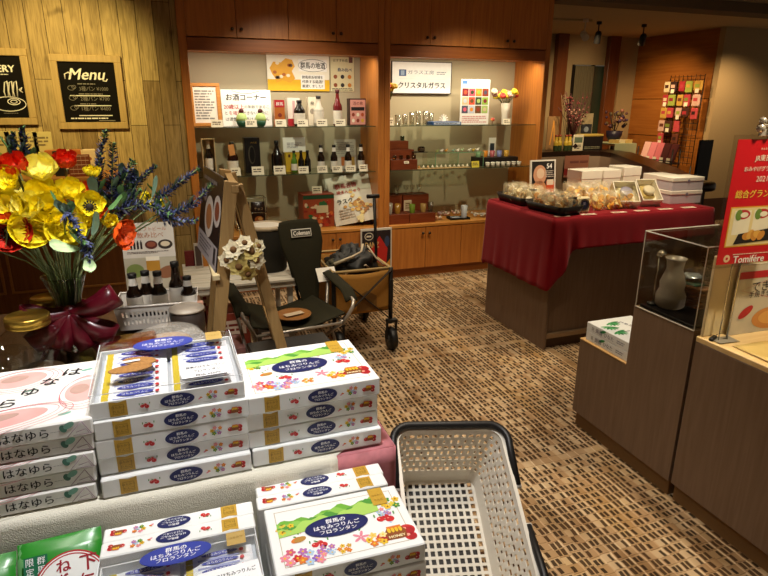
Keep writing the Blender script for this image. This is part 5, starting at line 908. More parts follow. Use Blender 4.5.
tag(b.obj('pink_tablecloth', None, None, 0, (('SOLIDIFY', {'thickness': .0015, 'offset': 1}),)), 'pink patterned cloth peeping out at the right corner of the upper gift table', 'tablecloth')
def knit(u, v):
    # top strip then a slope down to the lower table
    xr = .405; 
    s = v*.86; yb = GY1-.01
    LT = yb-(GY0-.009)
    if s < LT: y = yb-s; z = GZ+.0045; k = 0
    else: k = (s-LT)/(.86-LT); y = yb-LT-.006*min(1, k*6); z = GZ+.0045-.272*min(1, k)
    cut = min(.115, .115*max(0, (1.20-y)/.09)+(.06*k if k else 0)); x = GX0+(xr-cut-GX0)*u; z += .0022*sin(x*31+y*17)*(1 if k > 0 else .3); return (x, y, max(z, LZ+.004))
tag(MB().grid(knit, 70, 50, KNIT).obj('knit_cloth', None, None, 0, (('SOLIDIFY', {'thickness': .002, 'offset': 1}),)), 'off-white knitted cloth under the gift boxes, hanging down to the low table', 'tablecloth')
tag(MB().box(GX0, .425, 0, GX1-.03, GY0-.08, .003, KNIT, .001).obj('knit_cloth', None, (0, 0, LZ+.0005)), 'off-white knitted cloth lying on the low front table', 'tablecloth')
UZ, LZ2 = GZ+.0085, LZ+.0045
# ---- florentine boxes
BW_, BD, BH = .291, .238, .0400
BXW = mat('#eeefee', .38, var=.012); SEAL = mat('#c39a35', .45, var=.12, scale=200); SEALD = mat('#8a6a1e', .5); NV = mat('#20265c', .4, var=.03); PW = mat('#f4f4f6', .5)
AR = mat('#c4262a', .5); AG = mat('#4a8a3a', .5); AY = mat('#e3bb2c', .5); AO = mat('#d9772a', .5); AP = mat('#b06ab0', .5); APK = mat('#e0889a', .5); ABR = mat('#8a4a1d', .5); ALB = mat('#a9c4e0', .5)
T3 = ('群馬の', 'はちみつりんご', 'フロランタン')
def logo(b, M, cx, cy, rx, ry, z=.0006, m=None):
    b.ell(cx, cy, rx, ry, m or NV, M, z, 0, 36)
    b.text(T3[0], cx-.0*rx, cy+ry*.50, PW, w=rx*.62, M=M, z=z+.0006, bold=.03); b.text(T3[1], cx, cy, PW, w=rx*1.45, M=M, z=z+.0006, bold=.03); b.text(T3[2], cx, cy-ry*.48, PW, w=rx*1.15, M=M, z=z+.0006, bold=.03)
def apples(b, M, x, y, s, z=.0006):
    for dx, dy, r in ((-.8, .1, .62), (.55, -.2, .7), (.1, .5, .5)): b.ell(x+dx*s, y+dy*s, r*s, r*s*.92, AR, M, z); b.ell(x+dx*s-.2*s, y+dy*s+.2*s, .16*s, .12*s, mat('#eaa08a'), M, z+.0003); z += .0001
    for a in (-1.6, -.6, 1.5): b.ell(x+a*s, y+.95*s, .38*s, .13*s, AG, M, z, a)
def blooms(b, M, x, y, s, z=.0006, cols=None):
    rg_ = random.Random(int(x*1e4)+int(y*1e4))
    for k, (dx, dy) in enumerate(((-.9, .1), (-.3, .7), (.2, -.2), (.8, .5), (.6, -.6), (-.5, -.6))):
        c = (cols or (AY, APK, ALB, AO, AP, AG))[k % len(cols or (1, 1, 1, 1, 1, 1))]; p = rg_.random()*2
        for q in range(5): b.ell(x+(dx+.25*cos(p+q*1.257))*s, y+(dy+.25*sin(p+q*1.257))*s, .24*s, .17*s, c, M, z+.00002*q, p+q*1.257)
        b.ell(x+dx*s, y+dy*s, .12*s, .12*s, AY if c is not AY else ABR, M, z+.0003); z += .0001
def pot(b, M, x, y, s, word=False, z=.0006):
    for dx, dy, r in ((-1.1, -.2, .6), (1.0, .1, .7), (1.1, -.7, .5)): b.ell(x+dx*s, y+dy*s, r*s, r*s*.9, AR, M, z); b.ell(x+dx*s+.12*s, y+dy*s-.12*s, r*s*.7, r*s*.6, mat('#a81c22', .5), M, z+.0001); b.ell(x+dx*s-.2*s, y+dy*s+.2*s, .2*s, .15*s, mat('#eaa08a'), M, z+.0002)
    b.poly([(x-.8*s, y-.7*s), (x+.8*s, y-.7*s), (x+.9*s, y+.2*s), (x+.6*s, y+.7*s), (x-.6*s, y+.7*s), (x-.9*s, y+.2*s)], ABR, M, z+.0003); b.rect(x-.62*s, y+.45*s, x+.62*s, y+.85*s, AO, M, z+.0005)
    for k in range(4): b.ell(x+(-.5+.33*k)*s, y+.35*s, .14*s, .28*s, AY, M, z+.0007)
    if word: b.text('HONEY', x, y-.42*s, mat('#efe0b0'), w=1.4*s, M=M, z=z+.0011, bold=.05)
def side_art(b, M, w, h, band=True):
    logo(b, M, w*.545, h*.5, w*.112, h*.40); apples(b, M, w*.335, h*.42, h*.17); blooms(b, M, w*.775, h*.5, h*.24); pot(b, M, w*.905, h*.48, h*.22); b.ell(w*.69, h*.36, h*.09, h*.04, APK, M, .0006, .5); b.ell(w*.70, h*.42, h*.08, h*.04, AO, M, .0007, -.4)
def seal_front(b, M, w, h):
    x0, x1 = w*.115, w*.225; z = .0004; b.poly([(x0, h*.06), (x1, h*.06), (x1, h*.95), ((x0+x1)/2, h*.86), (x0, h*.95)], SEAL, M, z); b.ring((x0+x1)/2, h*.46, (x1-x0)*.46, h*.37, .0012, SEALD, M, z+.0004, 4, pi/4); b.text('はちみつ', (x0+x1)/2, h*.58, SEALD, w=(x1-x0)*.72, M=M, z=z+.0004, bold=.03); b.text('りんご', (x0+x1)/2, h*.34, SEALD, w=(x1-x0)*.6, M=M, z=z+.0004, bold=.03)
def lid_art(b, M, w, d):
    fr_ = mat('#b9a888', .5); x0, x1, y0, y1 = .018, w-.018, .016, d-.016
    for a in ((x0, y0, x1, y0+.0012), (x0, y1-.0012, x1, y1), (x0, y0, x0+.0012, y1), (x1-.0012, y0, x1, y1)): b.rect(*a, fr_, M, .0004)
    G = [mat('#6fae3a', .5), mat('#8cc152', .5), mat('#4f9438', .5), mat('#a9cf62', .5)]
    for j, (a, o_, g) in enumerate(((.030, .0, 0), (.022, .9, 2), (.014, 2.1, 1), (.008, 3.3, 3))):
        top = [(x0+(x1-x0)*.84*i/24, y1-.012-.018+a*.7+.006*sin(i*.55+o_)+.005*sin(i*1.3+o_*2)-.030*(1-i/24)) for i in range(25)]; bot = [(x0+(x1-x0)*.84*(24-i)/24, y1-.056-.020*(1-(24-i)/24)) for i in range(25)]
        V = top+list(reversed(bot)); b.add([(p[0], p[1], .0005+.0002*j) for p in V], [(i, 25+i, 26+i, i+1) for i in range(24)], G[j], False, M)
    logo(b, M, w*.47, d*.52, w*.225, d*.155, .0018)
    blooms(b, M, w*.12, d*.62, .014, cols=(AY, mat('#d8c84a'), AG, AY, AG, AY)); blooms(b, M, w*.90, d*.70, .017, cols=(AY, AG, mat('#d8c84a'), AY, AG, AY))
    blooms(b, M, w*.14, d*.20, .020, cols=(APK, mat('#c95a78'), AR, AP, AO, APK)); blooms(b, M, w*.26, d*.15, .018, cols=(AP, ALB, mat('#8a5ab8'), AP, APK, ALB)); blooms(b, M, w*.35, d*.20, .014, cols=(ALB, AP, mat('#8a9ad0'), AP, ALB, APK))
    blooms(b, M, w*.47, d*.17, .011, cols=(AO, AY, AO, mat('#c99a3a'), AO, AY)); blooms(b, M, w*.70, d*.20, .017, cols=(AY, mat('#e8c86a'), AO, mat('#efdc9a'), AY, AO))
    apples(b, M, w*.32, d*.30, .011); apples(b, M, w*.82, d*.47, .013); blooms(b, M, w*.83, d*.58, .012, cols=(ALB, APK, mat('#9a8ac8'), ALB, AP, ALB)); pot(b, M, w*.84, d*.23, .023, True)
    for k in range(2): b.ell(w*(.18+.02*k), d*.43, .012, .007, (AO, mat('#b5853a'))[k], M, .0006+.0002*k, .3)
    for k in range(5): a = k*1.257; b.ell(w*.60+.009*cos(a), d*.28+.009*sin(a), .008, .003, APK, M, .0006+.00004*k, a)
    rg_ = random.Random(8)
    for k in range(26): b.ell(rg_.uniform(.12, .88)*w, rg_.uniform(.12, .7)*d, .0028, .0018, (AG, APK, ALB, AY)[k % 4], M, .0005, k)
def flor(label, x, y, z, rz=0, group='honey apple florentine boxes', lid=True, d=BD, w=BW_, bh=BH, top=False, back=False):
    t = thing('sweets_box', label, 'box', (x, y, z), rz, group); h = bh; b = MB(); b.box(0, 0, 0, w, d, h, BXW, .0022)
    b.rect(.002, .0, w-.002, .0008, mat('#c9cac8'), frame((0, -.0002, 0), (1, 0, 0), (0, 0, 1)), 0)
    side_art(b, frame((0, -.0003, 0), (1, 0, 0), (0, 0, 1)), w, h); side_art(b, frame((w, d+.0003, 0), (-1, 0, 0), (0, 0, 1)), w, h)
    if lid: lid_art(b, frame((0, 0, h), (1, 0, 0), (0, 1, 0)), w, d)
    b.obj('carton', t); b = MB()
    if back: seal_front(b, frame((w, d+.0003, 0), (-1, 0, 0), (0, 0, 1)), w, h)
    else: seal_front(b, frame((0, -.0003, 0), (1, 0, 0), (0, 0, 1)), w, h)
    b.obj('gold_band', t)
    if lid and top:
        b = MB(); M = frame((0, 0, h), (1, 0, 0), (0, 1, 0)); x0, x1 = w*.775, w*.885; b.rect(x0, d*.70, x1, d-.002, SEAL, M, .0020); b.text('はちみつ', (x0+x1)/2, d*.86, SEALD, w=(x1-x0)*.7, M=M, z=.0026, bold=.03); b.text('りんご', (x0+x1)/2, d*.78, SEALD, w=(x1-x0)*.6, M=M, z=.0026, bold=.03); b.obj('lid_band', t)
    return t
rank = ('topmost', 'second from the top', 'third from the top', 'fourth from the top', 'bottom')
XS_R = (.107, .103, .104, .109); ZS_R = [UZ+.0414*(3-i) for i in range(4)]
for i in range(4): flor('white florentine box with orchard print, %s in the rear right stack' % rank[i] if i < 3 else 'white florentine box, bottom of the rear right stack', XS_R[i], (1.120, 1.128, 1.128, 1.120)[i], ZS_R[i], R((.5, 0, .3, -.4)[i]), top=i == 0)
XS_L = (-.184, -.186, -.187, -.186)
for i in range(4): flor('white florentine box under the rear clear display pack, %s of four' % ('uppermost', 'second down', 'third down', 'lowest')[i], XS_L[i], (1.120, 1.120, 1.128, 1.112)[i], UZ+.0414*(3-i), R((.3, .6, -.2, .4)[i]), lid=False)
COOKIE = mat('#a5763f', .7, var=.55, scale=260, bump=.6); WRAP = mat('#eceef2', .3, var=.05, spec=.6); WRAPY = mat('#cdb535', .35)
def displaypack(label, x, y, z, rz, d, w0=BW_):
    t = thing('display_pack', label, 'box', (x, y, z), rz, 'clear topped display packs'); w, h = w0-.002, .036; b = MB(); b.box(0, 0, 0, w, d, .004, BXW)
    b.box(0, 0, .004, w, .003, h, BXW, .001); b.box(0, d-.003, .004, w, d, h, BXW, .001); b.box(0, .003, .004, .003, d-.003, h, BXW, .001); b.box(w-.003, .003, .004, w, d-.003, h, BXW, .001); b.box(.003, .003, .004, w-.003, d-.003, .014, mat('#cfd3d8', .4))
    side_art(b, frame((0, -.0003, 0), (1, 0, 0), (0, 0, 1)), w, h); seal_front(b, frame((0, -.0003, 0), (1, 0, 0), (0, 0, 1)), w, h); b.obj('tray', t)
    zl = h+.016; b = MB(); b.box(.001, .001, zl-.0008, w-.001, d-.001, zl, FILM)
    for a in ((.001, .001, w-.001, .0018), (.001, d-.0018, w-.001, d-.001), (.001, .0018, .0018, d-.0018), (w-.0018, .0018, w-.001, d-.0018)): b.box(a[0], a[1], h-.012, a[2], a[3], zl-.0008, FILM)
    b.bar((.001, .001, zl), (w-.001, .001, zl), .0012, .0012, mat('#e8ebf0', .2), b=0); b.bar((.001, .001, zl), (.001, d, zl), .0012, .0012, mat('#e8ebf0', .2), b=0); b.bar((w-.001, .001, zl), (w-.001, d, zl), .0012, .0012, mat('#e8ebf0', .2), b=0); b.obj('clear_lid', t)
    n = 8
    for c_, x0 in enumerate((w*.045, w*.515)):
        for i in range(n):
            yy = .018+(d-.040)*i/n; ww = w*.445; hh = (d-.04)/n*1.25; b = MB(); T = TR(x0, yy, .016+.001*i, rx=R(14))
            def pil(u, v): e = max(0, sin(pi*u))**.4*max(0, sin(pi*v))**.4; return (u*ww, v*hh, .009*e+.0008*sin(u*70))
            b.grid(pil, 14, 6, WRAP, T); Fm = T @ frame((0, 0, .0095), (1, 0, 0), (0, 1, 0)); b.ell(ww*.52, hh*.55, ww*.27, hh*.20, mat('#3a449c', .4), Fm, .0005); b.text(T3[1], ww*.52, hh*.55, PW, w=ww*.38, M=Fm, z=.001); b.rect(ww*.03, hh*.2, ww*.13, hh*.85, WRAPY, Fm, -.004); b.ell(ww*.84, hh*.5, .004, .0035, AR, Fm, .0004); b.rect(ww*.2, hh*.08, ww*.8, hh*.26, mat('#9aa0c8'), Fm, .0002); b.obj('wrapped_cookie', t)
    b = MB(); M = frame((0, 0, zl), (1, 0, 0), (0, 1, 0))
    for cx, cy, rx_, ry_, r_ in ((.088, d*.52, .035, .020, -.35), (.072, d*.36, .042, .018, .1)):
        b.lathe([(.001, .0), (1, .0), (1.02, .8), (.96, 1), (.001, 1)], COOKIE, 24, M @ TR(cx, cy, .0006+.003*(rx_ > .04), rz=r_) @ Matrix.Diagonal((rx_, ry_, .003, 1)))
    b.box(.07, d*.45, .0055, .105, d*.48, .0065, PW, 0, M @ TR(rz=.12)); b.obj('cookie_picture', t)
    b = MB(); b.lathe([(.001, 0), (1, 0), (1, 1), (.001, 1)], mat('#3a46a0', .35), 36, M @ TR(w*.475, d*.855, .0006) @ Matrix.Diagonal((w*.225, d*.135, .0012, 1)), False); logo(b, M, w*.475, d*.855, w*.215, d*.125, .0022, mat('#3a46a0', .35)); b.obj('blue_sticker', t)
    b = MB(); b.rect(w*.80, d*.80, w*.925, d-.003, mat('#b99a58', .5), M, .0010); b.text('はちみつ', w*.862, d*.90, SEALD, w=w*.09, M=M, z=.0015); b.obj('gold_seal', t); return t, zl
_, zl = displaypack('display pack of wrapped florentines with a clear lid on top of the rear left stack', -.186, 1.125, UZ+.0414*4+.0005, R(.5), .262)
def bigcard(label, x, y, z, rz, w, d, lines_):
    o = thing('price_card', label, 'price card', (x, y, z), rz, 'white florentine price cards'); b = MB(); b.box(0, 0, 0, w, d, .0012, PW, .0004); M = frame((0, 0, .0012), (1, 0, 0), (0, 1, 0))
    for i, (s, q, hh) in enumerate(lines_): b.text(s, w*.52, d*(.72-.27*i), INK, w=w*q, h=d*hh, M=M, z=.0004, bold=.02)
    b.rect(0, 0, w*.9, d*.07, mat('#3a3a40'), M, .0003); b.obj('card', o); return o
PL = (('群馬のはちみつりんご', .82, .15), ('フロランタン', .55, .15), ('税込 650円', .5, .12))
bigcard('white price card lying on the rear clear display pack', -.016, 1.135, UZ+.0414*4+.0005+zl+.0002, R(2), .098, .075, PL)
# hana boxes
HW = mat('#eceae6', .45, var=.015); HP = mat('#dda8a4', .5, var=.25, scale=22); HP2 = mat('#c9707a', .5, var=.2, scale=30); HG = mat('#7fb3a2', .5)
def swirl(b, M, pts, r, m, z=.0006): b.tube([(x, y, z) for x, y in pts], r, m, 5, M=M, flat=.15)
def hana(label, x1, y, z, rz):
    t = thing('wrapped_gift_box', label, 'box', (x1, y, z), rz, 'white gift boxes with brush lettering'); w, d, h = .36, .285, .0345; b = MB(); b.box(-w, 0, 0, 0, d, h, HW, .003); M = frame((-w, -.0003, 0), (1, 0, 0), (0, 0, 1))
    b.text('はなゆら', w*.68, h*.5, INK, w=.080, h=h*.52, M=M, z=.0006, bold=.02); b.lines(.13, h*.45, .19, h*.6, 1, mat('#8a8a8a'), M); b.lines(.288, h*.47, .305, h*.53, 1, mat('#a5a5a5'), M); b.ell(.310, h*.62, .006, .008, mat('#4a7a6a'), M, .0005, .4); b.ell(.320, h*.78, .010, .006, HG, M, .0006, .5)
    for p in ([(w-.045, h*.08), (w-.018, h*.92)], [(w-.035, h*.12), (w-.002, h*.12)], [(w-.018, h*.92), (w-.004, h*.1)], [(w-.03, h*.3), (w-.012, h*.42), (w-.008, h*.15)]): swirl(b, M, p, .0007, mat('#a58a98'))
    Mt = frame((-w, 0, h), (1, 0, 0), (0, 1, 0))
    for cx, cy, rx_, ry_, a in ((.20, .225, .065, .045, .25), (.335, .13, .045, .065, -.1), (.20, .045, .10, .040, .25), (.06, .14, .05, .05, 0)):
        b.ell(cx, cy, rx_*.8, ry_*.8, HP, Mt, .0004, a)
        for k in range(3): b.ring(cx+.004*k, cy-.003*k, rx_*(1+.09*k), ry_*(1+.12*k), .0013, HP2, Mt, .0007+.0001*k, 36, a)
        b.ell(cx-.01, cy+.008, rx_*.4, ry_*.35, mat('#b5948a', .5, var=.2, scale=40), Mt, .0006, a)
    for cx, cy in ((.23, .165), (.33, .235), (.16, .17), (.31, .035)): b.ell(cx, cy, .012, .005, HG, Mt, .0006, .3)
    for ch, cx, cy in (('は', .302, .232), ('な', .262, .195), ('ゆ', .232, .155), ('ら', .200, .115)): b.text(ch, cx, cy, INK, h=.034, M=Mt, z=.0012, rot=-.15, bold=.02)
    b.obj('carton', t); return t
for i in range(5): hana('white gift box with black brush lettering, %s in the leftmost stack' % rank[i] if i < 4 else 'white gift box with brush lettering, bottom of the leftmost stack', (-.184, -.187, -.189, -.193, -.196)[i], 1.118+.004*(i % 2), UZ+.0356*(4-i), R((.4, -.5, .3, -.2, .2)[i]))
# front row on the low table
FZ, NW = .715, .278
for i in range(5):
    flor('white florentine box with orchard print, topmost of the near right stack' if i == 0 else 'white florentine box, %s in the near right stack' % rank[i], (.106, .108, .104, .107, .106)[i], (.834, .830, .836, .833, .835)[i], FZ-.0405*(i+1)-.0005*i, R((-2.0, -1.6, -2.2, -1.8, -2)[i]), d=.185, w=NW, lid=i == 0, top=i == 0)
tag(MB().box(0, 0, 0, .26, .17, FZ-.0405*5-.0035-LZ2, mat('#d8d4c6', .8), .002).obj('display_riser', None, (.115, .838, LZ2-.0005)), 'plain pale riser block under the near right stack of florentine boxes', 'riser')
SH = .187
tag(MB().box(-.285, 0, 0, .285, .10, FZ-SH-.001-LZ2, mat('#d8d4c6', .8), .002).obj('display_riser', None, (.10, .998, LZ2-.0005)), 'long pale riser block under the florentine boxes standing on edge', 'riser')
def standing(label, x, y, rz=0):
    t = flor(label, 0, 0, 0, 0, d=SH, w=NW, lid=False, back=True); t.rotation_euler = (R(90), 0, rz); t.location = (x, y, FZ-SH-.0005); return t
# on edge: the lid side faces the shopper, so a printed long side looks up
for i in range(2): standing('white florentine box standing on edge behind the near right stack, '+('nearer' if i == 0 else 'farther')+' of the pair', .103+.004*i, 1.0235+.0405*(i+1), R(-1.5))
for i in range(2): standing('white florentine box standing on edge behind the near left display pack, '+('nearer' if i == 0 else 'farther')+' of the pair', -.186+.002*i, .984+.0405*(i+1), R(-1.5))
for i in range(3): flor('white florentine box under the near left display pack, '+('uppermost', 'middle', 'lowest')[i]+' of three', (-.188, -.186, -.187)[i], (.80, .804, .80)[i], FZ-.054-.0405*(i+1)-.0005*i, R(-1), d=.18, w=NW, lid=False)
tag(MB().box(0, 0, 0, .26, .16, FZ-.054-.1215-.003-LZ2, mat('#d8d4c6', .8), .002).obj('display_riser', None, (-.18, .81, LZ2-.0005)), 'plain pale riser block under the near left display pack', 'riser')
displaypack('display pack of wrapped florentines with a clear lid in the near left row', -.190, .790, FZ-.0535, R(-1), .192, NW)
bigcard('white price card lying on the near clear display pack', -.020, .815, FZ-.001+.001, R(2), .105, .070, PL)
# miso cracker pouches
GB = mat('#2c8a2a', .3, var=.1, scale=60, spec=.6); CREAM = mat('#b9cdb4', .35, var=.2, scale=40)
def miso(label, x, y, z, rz):
    t = thing('cracker_pouch', label, 'snack bag', (x, y, z), rz, 'green cracker pouches'); w, h, d = .140, .235, .050; T = TR(rx=R(-47)); b = MB()
    def fn(u, v, s): e = max(0, sin(pi*u))**.5*max(0, sin(pi*v))**.5; return ((u-.5)*w, s*d/2*e+.0016*sin(v*55)*(v > .85), v*h)
    b.grid(lambda u, v: fn(u, v, -1), 16, 20, CREAM, T); b.grid(lambda u, v: fn(1-u, v, 1), 16, 20, GB, T)
    b.grid(lambda u, v: (lambda p: (p[0], p[1]-.0012, p[2]))(fn(u, .74+.26*v, -1)), 16, 8, GB, T); b.grid(lambda u, v: (lambda p: (p[0], p[1]-.0010, p[2]))(fn(.84+.16*u, v, -1)), 4, 16, GB, T); b.grid(lambda u, v: (lambda p: (p[0], p[1]-.0010, p[2]))(fn(.12*u, v, -1)), 4, 16, mat('#6aa86a', .35), T); b.obj('pouch', t)
    b = MB(); M = T @ frame((0, -d/2-.0022, 0), (1, 0, 0), (0, 0, 1)); cx, cy = .020, h*.58; b.ell(cx, cy, .062, .064, mat('#b5232f', .4), M, 0, .5, 40); b.ell(cx, cy, .059, .061, mat('#eef0ee', .4), M, .0004, .5, 40); b.ring(cx, cy, .057, .059, .002, mat('#b5232f', .4), M, .0008, 40, .5)
    RM = mat('#9a1d2c', .45); x_ = cx+.028
    for k, ch in enumerate('下仁田'): b.text(ch, x_-.004*k, cy+.036-.030*k, RM, h=.026, M=M, z=.0012, bold=.03)
    for k, ch in enumerate('ねぎみそ'): b.text(ch, cx-.012-.003*k, cy+.040-.024*k, RM, h=.021, M=M, z=.0012, bold=.03)
    b.rect(cx-.054, cy-.035, cx-.038, cy+.026, RM, M, .0012)
    for k, ch in enumerate('手焼煎餅'): b.text(ch, cx-.046, cy+.016-.014*k, PW, h=.012, M=M, z=.0016)
    b.text('煎餅', cx+.004, cy-.048, RM, h=.018, M=M, z=.0012, bold=.03); b.poly([(cx+.002, cy-.015), (cx+.012, cy-.006), (cx+.020, cy-.016), (cx+.010, cy-.026)], RM, M, .0014); b.obj('oval_label', t)
    b = MB(); M = T @ frame((-.040, -d/2*.80, h*.80), (1, 0, 0), (0, -.10, 1)); b.rect(-.016, -.017, .022, .017, mat('#1f6a4a', .4), M, .004)
    for k, ch in enumerate('群馬限定'): b.text(ch, .012 if k < 2 else -.006, .008-.016*(k % 2), PW, h=.013, M=M, z=.0046)
    b.obj('corner_mark', t); return t
miso('green leek miso cracker pouch with oval label, beside the near display pack', -.252, .900, .556, R(3))
miso('green leek miso cracker pouch at the very left of the front row', -.400, .892, .548, R(1))
tag(MB().box(0, 0, 0, .42, .16, .546-LZ2, mat('#d8d4c6', .8), .002).obj('display_riser', None, (-.62, .86, LZ2-.0005)), 'plain pale riser block under the green cracker pouches', 'riser')
# ------------------------------------------------------------------ flower table behind the gift boxes
VX0, VX1, VY0, VY1, VZ = -1.15, .07, 1.63, 2.42, .742
t = thing('flower_table', 'dark wooden table behind the gift boxes, carrying jars, vase and beer basket', 'table', (-.5, VY0, 0)); b = wm(t); b.box(VX0, VY0, VZ-.03, VX1, VY1, VZ, TBR, .003); b.obj('tabletop', t)
for x in (VX0+.02, VX1-.07):
    for y in (VY0+.02, VY1-.07): b = wm(t); b.box(x, y, 0, x+.05, y+.05, VZ-.03, TBR); b.obj('leg', t)
VT = VZ+.0005
LIDG = mat('#b59440', .28, .9); JAR = clear('jar_glass', '#f2f2ec', .07, 1.4)
def jar(label, x, y, z, r, h):
    t = thing('glass_jar', label, 'jar', (x, y, z), 0, 'glass jars with gold lids'); b = MB(); b.lathe([(.001, .003), (r*.9, .003), (r, .02), (r, h*.6), (r*.9, h*.72), (r*.62, h*.80), (r*.60, h*.84)], JAR, 28, None, True, False); b.obj('glass', t)
    b = MB(); k = r*.68; b.lathe([(k, h*.82), (k*1.03, h*.83), (k*1.03, h*.86), (k, h*.87), (k*1.03, h*.88), (k*1.03, h*.93), (k*.96, h*.95), (k*.94, h*.935), (.001, h*.935)], LIDG, 30, None, True, False); b.obj('lid', t)
    b = MB(); b.lathe([(.001, .006), (r*.85, .006), (r*.92, .03), (r*.9, h*.22), (.001, h*.2)], mat('#6b5238', .7, var=.4, scale=150, bump=.5), 20, None, True, False); b.obj('contents', t); return t
jar('nearer glass jar with a gold lid at the left, behind the swirl printed gift boxes', -.395, 1.66+.05, VT, .078, .225)
jar('farther glass jar with a gold lid, beside the bow-tied vase', -.378, 1.90, VT, .066, .215)
t = thing('glass_bowl', 'small clear glass bowl at the far left edge behind the gift boxes', 'bowl', (-.455, 1.67, VT)); b = MB(); b.lathe([(.001, .003), (.03, .003), (.05, .03), (.055, .13), (.052, .13), (.046, .03), (.001, .010)], JAR, 22, None, True, False); b.obj('bowl', t)
# vase, water, ribbon, flowers
VXc, VYc = atY(66, 290, 1.85).x, 1.85; vz = atY(66, 275, 1.85).z
t = thing('flower_vase', 'clear fluted glass vase holding the big bouquet', 'vase', (VXc, VYc, VT)); H = vz-VT; VG = clear('vase_glass', '#dfeae0', .10, 1.45)
b = MB(); n = 28; pr = [(.045, 0), (.047, .02), (.036, H*.30), (.033, H*.55), (.036, H*.75), (.055, H*.98), (.058, H)]; V = []
for r_, z in pr:
    for k in range(n): rr = r_*(1+.03*cos(k*pi)); V.append((rr*cos(2*pi*k/n), rr*sin(2*pi*k/n), z))
b.add(V, [(i*n+k, i*n+(k+1) % n, (i+1)*n+(k+1) % n, (i+1)*n+k) for i in range(len(pr)-1) for k in range(n)], VG, True); b.lathe([(.001, .002), (.045, .002)], VG, n, None, False, False)
b.tube([(.0585*cos(2*pi*k/28), .0585*sin(2*pi*k/28), H) for k in range(28)], .002, VG, 6, True); b.obj('glass', t)
STEM = mat('#6a7a4a', .5, var=.15); STEMP = mat('#8f9a6a', .5, var=.15)
def petal(b, c, d, up, L, Wd, curl, m, n=6):
    """cupped petal from c along d, curling towards up"""
    d = Vector(d).normalized(); up = Vector(up).normalized(); s = d.cross(up).normalized()
    def fn(u, v):
        w_ = Wd*(.18+.82*(min(1, v*1.6))**.7)*(1 if v < .7 else (1-((v-.7)/.3)**2.2*.72)); a = curl*v; x = (u-.5)*2
        q = Vector(c)+d*(L*sin(a)/max(curl, 1e-3) if curl > .01 else L*v)+up*(L*(1-cos(a))/max(curl, 1e-3) if curl > .01 else 0)
        q = q+s*(x*w_)+up*(.32*Wd*x*x)+up*(.004*sin(x*9+v*7)*v); return tuple(q)
    b.grid(fn, n, n, m)
YEL = mat('#f0dc22', .5, var=.10, scale=60); YELP = mat('#f2e670', .5, var=.10, scale=60); REDP = mat('#dc3a12', .5, var=.18, scale=50); ORP = mat('#ea5a16', .5, var=.15, scale=50); RDK = mat('#b8220e', .5, var=.18, scale=50); CENT = mat('#1f1710', .8)
def poppy(label, px, py, Y, size, face, m, n=5, center=False, cup=1.35, bend=.0, grp=None):
    size *= .86; P = atY(px, py, Y); t = thing('poppy', label, 'flower', tuple(P), 0, grp); f = Vector(face).normalized(); a = f.orthogonal().normalized(); c_ = f.cross(a); b = MB(); s = size/2; rg_ = random.Random(int(px*7+py*13)); p0 = rg_.random()*6
    for ring_, (nn, sc, cu, off_) in enumerate(((n, 1.0, cup, 0), (n, .88, cup*1.15, .5))):
        for k in range(nn):
            q = p0+2*pi*(k+off_)/nn; d = a*cos(q)+c_*sin(q); petal(b, -f*s*.60+d*s*.05, d*1.0+f*.05, f, s*1.25*sc*rg_.uniform(.92, 1.08), s*.66*sc, cu*.95, m, 8)
    b.obj('petals', t)
    if center:
        b = MB(); b.ball(-f*s*.35, s*.26, CENT, 10, 6)
        for k in range(12): q = 2*pi*k/12; e = (a*cos(q)+c_*sin(q))*s*.36-f*s*.2; b.tube([tuple(-f*s*.45), tuple(e)], .0012, CENT, 4); b.ball(tuple(e), .003, CENT, 5, 4)
        b.obj('dark_centre', t)
    b = MB(); foot = Vector((VXc+(P.x-VXc)*.10*rg_.uniform(.5, 1), VYc+(P.y-VYc)*.12, VT+.06+.05*rg_.random()))-P; rim = Vector((VXc+max(-.045, min(.045, (P.x-VXc)*.35)), VYc+max(-.03, min(.03, (P.y-VYc)*.35)), vz+.003))-P; st = -f*s*.8
    mid = st*.5+rim*.5+Vector((0, 0, .015)); b.tube([tuple(st), tuple(st*.85+(-f)*.02+rim*.15), tuple(mid), tuple(rim), tuple(foot)], .0028, STEM if rg_.random() < .6 else STEMP, 6); b.obj('stem', t); return t
UPF = (-.1, -.75, .65)
